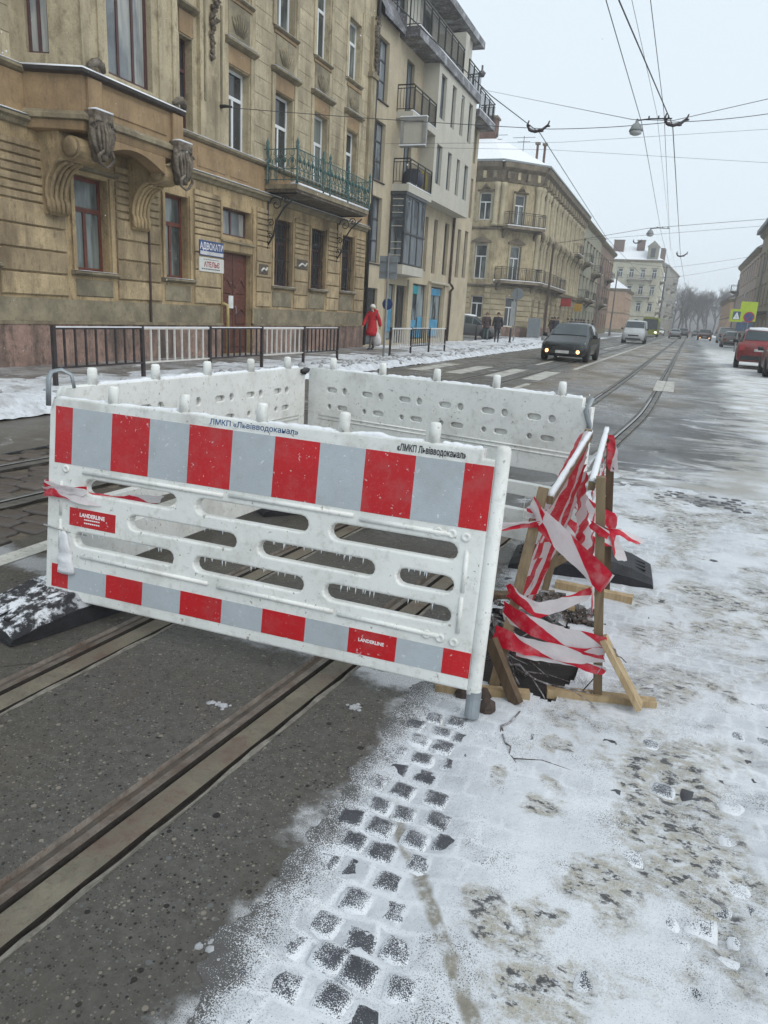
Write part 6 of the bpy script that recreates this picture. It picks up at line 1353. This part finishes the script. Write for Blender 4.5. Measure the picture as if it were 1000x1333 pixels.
# ------------------------------------------------------------------ vehicles
M_tyre = mat('tyre_rubber', (.018, .018, .019), .8, .3, 9); M_rim = mat('alloy_rim', (.32, .33, .34), .35, .1, 9, metal=.7); M_cglass = mat('car_glass', (.035, .05, .055), .06, .2, 2); M_trim = mat('black_car_trim', (.02, .02, .022), .5, .2, 6); M_plate = mat('number_plate', (.5, .5, .48), .5)
M_head = mat('headlamp_lens', (.5, .52, .55), .12); M_tail = mat('tail_lamp_red', (.35, .02, .02), .25)
def glow(name, col, s):
    m = bpy.data.materials.new(name); m.use_nodes = True; b = m.node_tree.nodes['Principled BSDF']; b.inputs['Base Color'].default_value = (*col, 1); b.inputs['Emission Color'].default_value = (*col, 1); b.inputs['Emission Strength'].default_value = s; return m
M_lit = glow('lit_headlamp', (1, .95, .85), 4.0); M_fog = glow('lit_amber_lamp', (1, .5, .2), 3.0)
def paint(name, col, dirt=.55, rough=.3): return mat(name, col, rough, .08, 3, 0, 40, ((.17, .15, .125), dirt), dirtscale=1.4)
KIND = {  # stations along the length: (x fraction, half width f, z bottom, z belt, z top, half width at top f)
 'hatch': [(.0, .80, .30, .62, .66, .70), (.015, .88, .22, .64, .70, .78), (.06, .96, .20, .70, .78, .86), (.24, 1., .20, .88, .98, .86), (.42, 1., .20, .94, 1.44, .70), (.55, 1., .20, .96, 1.49, .70), (.80, 1., .20, .97, 1.45, .68), (.94, .97, .22, .98, 1.08, .74), (.985, .92, .28, .90, .96, .78), (1., .86, .34, .80, .84, .72)],
 'suv': [(.0, .82, .36, .78, .84, .74), (.02, .90, .30, .82, .92, .82), (.06, .97, .28, .90, 1.0, .88), (.22, 1., .28, 1.02, 1.12, .88), (.36, 1., .28, 1.06, 1.60, .76), (.55, 1., .28, 1.08, 1.66, .76), (.86, 1., .28, 1.08, 1.60, .74), (.955, .98, .30, 1.08, 1.16, .80), (.985, .95, .34, 1.0, 1.04, .84), (1., .90, .40, .92, .95, .78)],
 'van': [(.0, .84, .32, .80, .86, .76), (.02, .92, .26, .86, 1.0, .84), (.05, .97, .24, .98, 1.12, .88), (.15, 1., .24, 1.14, 1.30, .90), (.30, 1., .24, 1.20, 1.92, .80), (.40, 1., .24, 1.22, 2.0, .82), (.80, 1., .24, 1.22, 2.0, .84), (.975, 1., .24, 1.22, 1.97, .84), (.99, .98, .3, 1.15, 1.90, .84), (1., .96, .36, 1.1, 1.84, .82)],
 'sedan': [(.0, .80, .28, .60, .64, .70), (.015, .88, .22, .62, .68, .78), (.06, .96, .20, .68, .75, .86), (.27, 1., .20, .84, .93, .86), (.43, 1., .20, .90, 1.38, .68), (.55, 1., .20, .92, 1.43, .68), (.70, 1., .20, .93, 1.38, .66), (.83, 1., .20, .94, 1.03, .80), (.97, .95, .24, .92, 1.0, .82), (1., .86, .34, .80, .84, .74)],
}
def car(label, cat, M, kind, Ln, Wd, col_m, H=1., name='parked_car', group=None, lit=None, snow=None, rear_plate=True):
    S = KIND[kind]; w = Wd/2; o = thing(name, label, cat, M, group); b = MB(); b.smooth = True; rings = []
    def ring(s):
        x, hw, zb, zl, zt, tw = s; X = Ln/2-x*Ln; a = w*hw; c = w*tw; zb, zl, zt = zb, zl*H, zt*H
        half = [(0, zb), (a*.86, zb), (a*.97, zb+.10), (a, lerp(zb, zl, .55)), (a*.985, zl-.03), (a*.95, zl), (c, zt-.05), (c*.88, zt), (0, zt+.015)]
        return [(X, y, z) for y, z in half]+[(X, -y, z) for y, z in half[-2:0:-1]]
    for s in S: rings.append(ring(s))
    b.loft(rings); body = b.build('body', col_m, o, M)
    pts = [[Vector(p) for p in r] for r in rings]; N = len(pts[0])
    gi = [i for i in range(len(S)-1) if max(S[i][4]-S[i][3], S[i+1][4]-S[i+1][3]) > .3]
    def quad(a, b_, c, d, ins, off, nm, m, par=o):
        cen = (a+b_+c+d)/4; n = (b_-a).cross(d-a).normalized(); P4 = [p.lerp(cen, ins)+n*off for p in (a, b_, c, d)]
        if n.dot(cen-Vector((0, 0, .7))) < 0: P4 = [p.lerp(cen, ins)-n*off for p in (a, b_, c, d)]
        g = MB(); g.add(P4, [(0, 1, 2, 3)]); return g.build(nm, m, par, M)
    i0, i1 = gi[0], gi[-1]
    def glazing(ra, rb, nm):
        g = MB(); g.smooth = True; rows = []
        for r in (ra, rb): rows.append([r[6].lerp(r[7], .5), r[7], r[8], r[9], r[9].lerp(r[10], .5)])
        cen = sum((p for r in rows for p in r), Vector())/10; n = (rows[0][4]-rows[0][0]).cross(rows[1][2]-rows[0][2]).normalized(); n = n if n.dot(cen-Vector((0, 0, .7))) > 0 else -n
        V2 = [[rows[0][k].lerp(rows[1][k], t)+n*.014 for k in range(5)] for t in (.06, .93)]
        g.add(V2[0]+V2[1], [(k, k+1, k+6, k+5) for k in range(4)]); return g.build(nm, M_cglass, o, M)
    glazing(pts[i0], pts[i0+1], 'windscreen'); glazing(pts[i1], pts[i1+1], 'rear_window')
    for i in gi:
        if kind == 'van' and i > 4: continue
        quad(pts[i][5], pts[i+1][5], pts[i+1][6], pts[i][6], .10, .008, 'side_window', M_cglass); quad(pts[i][N-5], pts[i+1][N-5], pts[i+1][N-6], pts[i][N-6], .10, .008, 'side_window', M_cglass)
    R = .33 if kind != 'suv' else .36
    if kind == 'van': R = .34
    for fx in (.19, .80):
        X = Ln/2-fx*Ln
        for s in (-1, 1):
            t = MB(); t.smooth = True; t.lathe([(R*.55, -.10), (R*.95, -.10), (R, -.06), (R, .06), (R*.95, .10), (R*.55, .10)], 20, (0, 0, 0), 1); FM = M @ T3(X, s*(w-.085), R)
            wl = t.build('wheel', M_tyre, o, FM)
            r = MB(); r.smooth = False; r.lathe([(R*.62, -.095*1), (R*.60, s*.05), (R*.2, s*.085), (0, s*.09)], 12, (0, 0, 0), 1); r.build('rim', M_rim, wl, FM)
            a = MB(); a.smooth = True; a.tube([(X+(R+.05)*math.cos(q), s*(w*.985-.01), R+(R+.05)*math.sin(q)) for q in [k*math.pi/10 for k in range(11)]], .035, 6); a.build('wheel_arch', M_trim, o, M)
    for s in (-1, 1):
        x, hw, zb, zl, zt, tw = S[2]; X = Ln/2-S[1][0]*Ln; zz = S[1][3]*H-.03
        h = MB(); h.smooth = True; h.loft([[(X+.03, s*w*.42, zz-.06), (X+.03, s*w*.42, zz+.04), (X-.22, s*w*.90, zz+.13), (X-.20, s*w*.90, zz-.05)], [(X-.05, s*w*.44, zz-.05), (X-.05, s*w*.44, zz+.03), (X-.3, s*w*.84, zz+.11), (X-.3, s*w*.84, zz-.04)]]); h.build('headlight', M_lit if lit == 'head' else M_head, o, M)
        if lit == 'fog': f = MB(); f.smooth = True; f.lathe([(.075, 0), (.06, .02), (0, .025)], 10, (Ln/2-.0, s*w*.66, .40), 0); f.build('fog_light', M_fog, o, M)
        X = -Ln/2; zz = S[-1][3]*H; f = MB(); f.box(X-.015, X+.12, s*w*.86-.16, s*w*.86+.04, zz-.14, zz+.08); f.build('tail_light', M_tail, o, M)
        i = i0+1; p = pts[i0][5].lerp(pts[i][5], .45); f = MB(); f.smooth = True; yy = s*(w+.10); f.loft([[(p.x+.06, yy+.10*q, p.z+.06+.07*math.sin(a)) if False else (p.x+.07*math.cos(a)*.6, yy+q*.09, p.z+.08+.075*math.sin(a)) for a in [k*math.pi/4 for k in range(8)]] for q in (-1, .3, 1)]); f.bar((p.x, s*(w-.06), p.z+.02), (p.x, yy, p.z+.05), .04); f.build('mirror', M_trim, o, M)
    X = Ln/2; zl = S[0][3]*H
    MB().box(X-.06, X+.012, -w*.45, w*.45, zl-.16, zl-.04).build('grille', M_trim, o, M); MB().box(X-.06, X+.014, -w*.66, w*.66, S[0][2]+.02, S[0][2]+.14).build('air_intake', M_trim, o, M); MB().box(X-.02, X+.03, -.26, .26, zl-.29, zl-.18).build('number_plate', M_plate, o, M)
    MB().box(-X-.03, -X+.02, -.26, .26, S[-1][3]*H-.17, S[-1][3]*H-.06).build('number_plate', M_plate, o, M); MB().box(-X-.02, -X+.06, -w*.8, w*.8, S[-1][2]-.02, S[-1][2]+.16).build('bumper', M_trim, o, M)
    if snow:
        zt = max(s[4] for s in S)*H; s_ = MB(); s_.smooth = True; rr = [[(p.x, p.y*.97, p.z+.01) for p in (pts[i][7], pts[i][8], pts[i][9])] for i in range(gi[0]+1, gi[-1]+1)]
        s_.loft([[r[0], (r[0][0], r[0][1]*.9, r[0][2]+snow), (r[1][0], 0, r[1][2]+snow*1.3), (r[2][0], r[2][1]*.9, r[2][2]+snow), r[2]] for r in rr]); s_.build('roof_snow', M_pure, o, M)
    return o
FWD, AWY = RZ(-math.pi/2), RZ(math.pi/2)
car('black hatchback with fog lamps lit driving towards the camera', 'car', T3(-4.05, 31.6, 0) @ FWD @ RZ(-.03), 'hatch', 4.4, 1.80, paint('black_car_paint', (.010, .014, .015), .12, .2), name='moving_car', lit='fog')
car('white van with headlights on driving behind the black hatchback', 'van', T3(-3.75, 72.4, 0) @ FWD, 'van', 5.0, 1.98, paint('white_van_paint', (.55, .57, .58), .3), name='delivery_van', lit='head')
car('red car with snow on its roof parked nearest on the right', 'car', T3(3.45, 37.2, 0) @ AWY @ RZ(-.06), 'suv', 4.5, 1.86, paint('red_car_paint', (.22, .018, .022), .5), group='cars parked on the right', snow=.06)
car('dark red car cut off by the right edge of the photo', 'car', T3(3.98, 31.2, 0) @ AWY @ RZ(-.03), 'sedan', 4.5, 1.8, paint('dark_red_car_paint', (.13, .03, .035), .6), group='cars parked on the right')
car('grey hatchback parked before the corner house side street', 'car', T3(-13.3, 49.6, .08) @ RZ(0.05), 'hatch', 4.1, 1.75, paint('grey_car_paint', (.10, .105, .11), .4), snow=.06)
car('dusty small car parked just beyond the red one', 'car', T3(4.85, 80.5, 0) @ AWY, 'hatch', 4.2, 1.8, paint('dusty_car_paint', (.14, .10, .095), .7), group='cars parked on the right', snow=.05)
car('pale minivan parked farther along the right kerb', 'car', T3(5.6, 106, 0) @ AWY, 'van', 4.7, 1.9, paint('pale_van_paint', (.36, .38, .39), .5), name='parked_van', group='cars parked on the right')
car('brown car with amber lamps driving in the right lane', 'car', T3(3.6, 122, 0) @ FWD, 'suv', 4.5, 1.9, paint('brown_car_paint', (.11, .05, .035), .5), name='moving_car', lit='fog')
car('silver saloon driving away in the tram lane', 'car', T3(-.55, 125, 0) @ AWY, 'sedan', 4.5, 1.8, paint('silver_car_paint', (.35, .37, .40), .5), name='moving_car')
car('white car with bright headlights far down the street', 'car', T3(-3.7, 158, 0) @ FWD, 'sedan', 4.6, 1.85, paint('white_car_paint', (.6, .6, .58), .3), name='moving_car', lit='head')
car('dark grey car following the silver saloon', 'car', T3(.7, 150, 0) @ AWY, 'suv', 4.5, 1.85, paint('dark_grey_car_paint', (.09, .095, .11), .5), name='moving_car')
car('dark car waiting in the far right lane', 'car', T3(3.4, 165, 0) @ FWD, 'sedan', 4.5, 1.85, paint('blackish_car_paint', (.04, .035, .035), .5), name='moving_car')
bus = thing('city_bus', 'yellow green city bus half hidden behind the white van', 'bus', T3(-4.5, 128, 0)); F = WM[bus.name]; M_bus = mat('yellow_green_bus_paint', RGB(150, 160, 30), .4, .15, 2)
b = MB(); b.smooth = False; b.loft([[(-1.25, y, .35), (1.25, y, .35), (1.25, y, 2.6), (1.1, y, 3.0), (-1.1, y, 3.0), (-1.25, y, 2.6)] for y in (-.05, .0, 11.5)]); b.build('body', M_bus, bus, F); MB().box(-1.12, 1.12, -.09, -.051, 1.15, 2.75).build('windscreen', M_cglass, bus, F); MB().box(1.251, 1.27, .4, 11, 1.3, 2.5).build('side_window', M_cglass, bus, F)
for s in (-1, 1):
    MB().box(s*.95-.18, s*.95+.18, -.1, -.055, .62, .8).build('headlight', M_lit, bus, F)
    for y in (2.4, 8.6): m = MB(); m.smooth = True; m.lathe([(.3, -.14), (.48, -.14), (.48, .14), (.3, .14)], 16, (s*1.12, y, .48), 0); m.build('wheel', M_tyre, bus, F)
# ------------------------------------------------------------------ people
M_skin = mat('skin', (.45, .28, .21), .6); M_shoe = mat('dark_boots', (.02, .02, .022), .6)
def person(label, M, coat, trousers, hat=None, hair=(.05, .035, .025), h=1.68, stride=.26, long_=.0, arm=.18, group=None, hood=False):
    """standing or walking figure, facing local +x; one continuous body, clothing as its children"""
    k = h/1.7; o = thing('person', label, 'person', M, group)
    V = lambda x, y, z: (x*k, y*k, z*k)
    J = {'pel': (V(0, 0, .92), .12*k), 'sp': (V(.0, 0, 1.12), .115*k), 'ch': (V(.01, 0, 1.33), .13*k), 'nk': (V(.02, 0, 1.46), .05*k), 'nk2': (V(.03, 0, 1.53), .05*k), 'hd': (V(.045, 0, 1.60), .085*k), 'ht': (V(.04, 0, 1.66), .07*k)}
    Bn = [('pel', 'sp'), ('sp', 'ch'), ('ch', 'nk'), ('nk', 'nk2'), ('nk2', 'hd'), ('hd', 'ht')]
    for s, n in ((1, 'l'), (-1, 'r')):
        f = s*stride
        J['hip'+n] = (V(.0, s*.09, .86), .095*k); J['kn'+n] = (V(f*.5+.03, s*.095, .48), .06*k); J['an'+n] = (V(f-.02, s*.095, .10), .042*k); J['to'+n] = (V(f+.13, s*.10, .045), .035*k)
        J['sh'+n] = (V(.0, s*.19, 1.39), .065*k); J['el'+n] = (V(-f*.5*arm/.18, s*.25, 1.12), .045*k); J['wr'+n] = (V(-f*.9*arm/.18+.05, s*.26, .90), .033*k); J['fi'+n] = (V(-f*1.0*arm/.18+.07, s*.26, .80), .028*k)
        Bn += [('pel', 'hip'+n), ('hip'+n, 'kn'+n), ('kn'+n, 'an'+n), ('an'+n, 'to'+n), ('ch', 'sh'+n), ('sh'+n, 'el'+n), ('el'+n, 'wr'+n), ('wr'+n, 'fi'+n)]
    me = skin_mesh('body', J, Bn); setmat(me, trousers, M_skin, M_shoe)
    for p in me.polygons:
        z = p.center.z/k; p.material_index = 1 if z > 1.46 or (abs(p.center.y/k) > .21 and z < .93) else 2 if z < .12 else 0
    put('body', me, o, M)
    JC = {q: (v[0], (v[1]+.035*k if q not in ('nk',) else .075*k)) for q, v in J.items() if q in ('pel', 'sp', 'ch', 'nk', 'shl', 'shr', 'ell', 'elr', 'wrl', 'wrr')}
    JC['pel'] = (V(0, 0, .92), .175*k); JC['hem'] = (V(.01, 0, .86-long_), (.175+.22*min(long_, .3))*k)
    BC = [('pel', 'sp'), ('sp', 'ch'), ('ch', 'nk'), ('pel', 'hem'), ('ch', 'shl'), ('shl', 'ell'), ('ell', 'wrl'), ('ch', 'shr'), ('shr', 'elr'), ('elr', 'wrr')]
    put('coat', setmat(skin_mesh('coat', JC, BC), coat), o, M)
    sk_ = MB(); sk_.smooth = True; z1 = .86-long_
    sk_.loft([[(.01*k+rx*k*math.cos(q)*(1+.04*math.sin(q*5)*t), ry*k*math.sin(q), z*k) for q in [i*math.pi/8 for i in range(16)]] for z, rx, ry, t in ((1.14, .125, .165, 0), (1.0, .15, .19, .4), (.9, .165, .20, .8), ((.9+z1)/2, .18+.06*min(1, long_*3), .205+.02*min(1, long_*3), 1), (z1, .18+.09*min(1, long_*3), .21+.02*min(1, long_*3), 1))]); sk_.build('coat_skirt', coat, o, M)
    c = V(.035, 0, 1.615); hm = MB(); hm.smooth = True; m_ = mat('hat_%d%d%d' % tuple(int(q*99) for q in hat), hat, .8, .1, 20, .3, 80) if hat else mat('hair_%d' % int(hair[0]*999), hair, .7, .3, 30, .3, 90)
    rg = []
    for t in range(6): a = t/5*math.pi/2; r = .108*k*math.cos(a)+.001; rg.append([(c[0]-.012*k+r*1.1*math.cos(q), r*.95*math.sin(q), c[2]+(.12*math.sin(a)+.005)*k) for q in [i*math.pi/6 for i in range(12)]])
    hm.loft([[(x-.01, y*.98, z-.05*k if x < c[0]+.02 else z) for x, y, z in rg[0]]]+rg); hm.build('hat' if hat else 'hair', m_, o, M)
    if hood: q = MB(); q.smooth = True; q.tube([V(-.10, -.13, 1.46), V(-.13, 0, 1.5), V(-.10, .13, 1.46)], .065*k, 8); q.build('hood', coat, o, M)
    fc = MB(); fc.smooth = True; fx = c[0]+.085*k; fc.lathe([(.014*k, -.02*k), (.017*k, 0), (.004*k, .03*k)], 6, (fx+.012*k, 0, 1.595*k)); fc.build('nose', M_skin, o, M)
    ey = MB(); [ey.box(fx+.001, fx+.006, s*.034*k-.012*k, s*.034*k+.012*k, 1.612*k, 1.622*k) for s in (-1, 1)]; ey.build('eyes', M_ink, o, M)
    return o
M_redcoat = mat('red_padded_coat', RGB(178, 22, 36), .75, .2, 9, .4, 12); M_dk = mat('black_coat', (.018, .018, .026), .8, .3, 9, .2, 20); M_dk2 = mat('dark_brown_coat', (.05, .028, .03), .8, .3, 9); M_nav = mat('navy_coat', (.02, .025, .045), .8, .3, 9); M_jean = mat('blue_jeans', (.06, .08, .13), .85, .2, 9); M_gtr = mat('grey_trousers', (.12, .11, .115), .85, .2, 9); M_btr = mat('black_trousers', (.016, .016, .018), .85); M_gcoat = mat('grey_coat', (.13, .13, .135), .8, .2, 9); M_burg = mat('burgundy_skirt', (.11, .025, .03), .8, .2, 9); M_teal2 = mat('teal_trousers', (.09, .14, .15), .85)
wx, wy = -10.4, 25.2
person('woman in a long red padded coat and white hat walking with a bag', T3(wx, wy, .1) @ RZ(math.radians(-105)), M_redcoat, M_gtr, (.68, .66, .62), h=1.60, stride=.24, long_=.30, hood=True)
bg_ = MB(); bg_.smooth = True; bx, by_, bz = wx+.22, wy-.02, .1
bg_.loft([[(bx+a*.17*s*math.cos(q), by_+.09*s*math.sin(q), bz+z) for q in [i*math.pi/5 for i in range(10)]] for z, s, a in ((.18, .55, 1.), (.24, 1., 1), (.42, 1., 1), (.55, .7, 1), (.68, .12, 1), (.76, .1, 1))]); bg_.build('carrier_bag', mat('white_carrier_bag', (.62, .60, .60), .5, .15, 9, .4, 25), label='white carrier bag held by the woman in the red coat', category='bag')
person('person in a black coat walking on the snow with feet apart', T3(-9.75, 42.5, .12) @ RZ(math.radians(-80)), M_dk, M_btr, None, h=1.68, stride=.12, long_=.05, group='pair walking by the side street')
person('person in a burgundy coat and teal trousers behind the one in black', T3(-11.15, 45.5, .12) @ RZ(math.radians(-70)), M_dk2, M_teal2, None, (.10, .06, .04), h=1.66, stride=.2, long_=.12, group='pair walking by the side street')
for s, lab in ((-11.45, 'short dark bollard left of the walking pair'), (-9.35, 'short dark bollard right of the walking pair')):
    o = thing('bollard', lab, 'bollard', T3(s, 44.3, .1), 'bollards at the side street'); m = MB(); m.smooth = True; m.lathe([(.06, 0), (.06, .8), (.04, .86), (0, .88)], 10); m.build('shaft', M_fblk, o, WM[o.name]); m = MB(); m.lathe([(.09, 0), (.09, .08), (.062, .1)], 10); m.build('base', M_fblk, o, WM[o.name])
crowd = [(-9.3, 62, M_dk, 'nearest person in dark clothes seen over the black car roof'), (-9.7, 63, M_nav, 'second person in navy seen over the black car roof'), (-10.4, 66, M_dk2, 'person in brown by the sandy house wall'), (-9.0, 68, M_dk, 'person in black by the start of the white rail'), (-9.6, 70, M_gcoat, 'person in a grey coat beside the white rail'), (-8.9, 72, M_dk, 'tall person in black leaning by the white rail'), (-9.4, 74, M_nav, 'person in navy behind the white rail'), (-10.0, 76, M_dk2, 'person in brown among the crowd at the stop'), (-9.0, 77, M_dk, 'person in black at the far end of the white rail'), (-9.5, 79, M_nav, 'farther person in navy at the tram stop'), (-9.1, 82, M_dk, 'farther person in black at the tram stop'), (-9.8, 84, M_gcoat, 'person in grey waiting past the white rail'), (-9.2, 87, M_dk, 'last person in black waiting past the white rail')]
base = {}
for i, (x, y, m, lab) in enumerate(crowd):
    Mx = T3(x, y, .12) @ RZ(R_.uniform(0, 6.28))
    if m.name not in base: base[m.name] = person(lab, Mx, m, M_btr, (.03, .03, .035) if i % 2 else None, h=1.72, stride=.08, long_=.1, arm=.3, group='people waiting at the tram stop')
    else: copy_tree(base[m.name], Mx, label=lab)
# ------------------------------------------------------------------ bare trees at the end of the street
M_tbark = mat('dark_tree_bark', (.045, .033, .032), .9, .3, 4)
def tree_meshes(seed, H):
    rr = random.Random(seed); tk = MB(); cr = MB()
    def grow(p, d, ln, r, lev):
        q = [p]; v = d
        for k in range(3): v = (v+Vector((rr.gauss(0, .10), rr.gauss(0, .10), rr.gauss(.05, .05)))).normalized(); q.append(q[-1]+v*ln/3)
        (tk if lev < 2 else cr).tube(q, [lerp(r, r*.55, k/3) for k in range(4)], 6 if lev < 2 else 4 if lev < 3 else 3, lev < 2)
        if lev >= 5: return
        for k in range(4 if lev < 4 else 4):
            t = rr.uniform(.35, 1.) if k else 1.; i = min(2, int(t*3)); b = q[i].lerp(q[i+1], t*3-i); a = rr.uniform(0, 6.28); s = rr.uniform(.35, .9)
            side = v.cross(Vector((math.cos(a), math.sin(a), .3))).normalized(); grow(b, (v+side*s+Vector((0, 0, .12))).normalized(), ln*rr.uniform(.6, .8), max(.022, r*.52), lev+1)
    grow(Vector((0, 0, 0)), Vector((0, 0, 1)), H*.30, H*.02, 0)
    return tk.mesh('trunk', M_tbark), cr.mesh('crown', M_tbark)
TM_ = [tree_meshes(s, 18) for s in (3, 8, 21)]
spots = [(-.5, 268, 0, 'leafless tree nearest the last grey house on the left'), (2.5, 280, 1, 'leafless tree above the far end of the tram rails'), (5.5, 262, 2, 'dark leafless tree in the middle of the misty row'), (8, 275, 0, 'wide leafless tree right of the middle of the misty row'), (11, 268, 1, 'leafless tree above the brown car with amber lamps'), (13.5, 282, 2, 'slim leafless tree behind the pale minivan'), (1, 300, 0, 'faint leafless tree behind the tram rails'), (6.5, 300, 1, 'faint leafless tree in the second row, middle'), (11.5, 305, 2, 'faint leafless tree in the second row, right of the middle'), (16, 290, 0, 'leafless tree left of the tram pole by the crossing sign'), (-2.5, 295, 1, 'faint leafless tree touching the last grey house'), (4, 320, 2, 'palest leafless tree far behind the middle of the row'), (9, 325, 0, 'palest leafless tree far behind on the right'), (18, 270, 1, 'leafless tree behind the low house with the brown roof'), (20.5, 300, 2, 'faint leafless tree behind the pinkish grey house'), (14, 255, 0, 'tallest and nearest leafless tree beside the crossing sign')]
for i, (x, y, k, lab) in enumerate(spots):
    o = thing('bare_tree', lab, 'tree', T3(x, y, -.1) @ RZ(i*1.3) @ Matrix.Scale(.92+.2*R_.random(), 4), 'bare trees at the end of the street')
    put('trunk', TM_[k][0], o, WM[o.name]); put('crown', TM_[k][1], o, WM[o.name])
hl = MB(); hl.grid(40, 8, lambda i, j: (-120+i*7, 345+j*22, -.9+(14+5*nz(i*.21, j*.2, 3)+2*nz(i*.9, j))*min(1, j/3))); hl.smooth = True
struct(hl.build('hills', mat('misty_wooded_hill', (.10, .095, .10), .9, .4, .12)))
# ------------------------------------------------------------------ snow in the air and haze
fl = MB(); rf_ = random.Random(5)
for k in range(1500):
    y = rf_.uniform(2.5, 24); x = rf_.uniform(-11, 3.5); z = rf_.uniform(.2, 10); r = rf_.uniform(.0025, .006)
    fl.add([(x+r, y, z), (x-r*.5, y+r*.8, z), (x-r*.5, y-r*.8, z), (x, y, z+r*1.3), (x, y, z-r)], [(0, 1, 3), (1, 2, 3), (2, 0, 3), (1, 0, 4), (2, 1, 4), (0, 2, 4)])
fl.build('snowflakes', M_pure, kind='stuff')
hz = bpy.data.materials.new('haze'); hz.use_nodes = True; hz.node_tree.nodes.clear()
pv_ = hz.node_tree.nodes.new('ShaderNodeVolumePrincipled'); out = hz.node_tree.nodes.new('ShaderNodeOutputMaterial'); hz.node_tree.links.new(pv_.outputs[0], out.inputs['Volume'])
pv_.inputs['Color'].default_value = (.96, .98, 1, 1); pv_.inputs['Density'].default_value = .0012; pv_.inputs['Anisotropy'].default_value = 0
MB().box(-705, 705, -65, 905, -2.0, 32).build('haze', hz, kind='stuff')
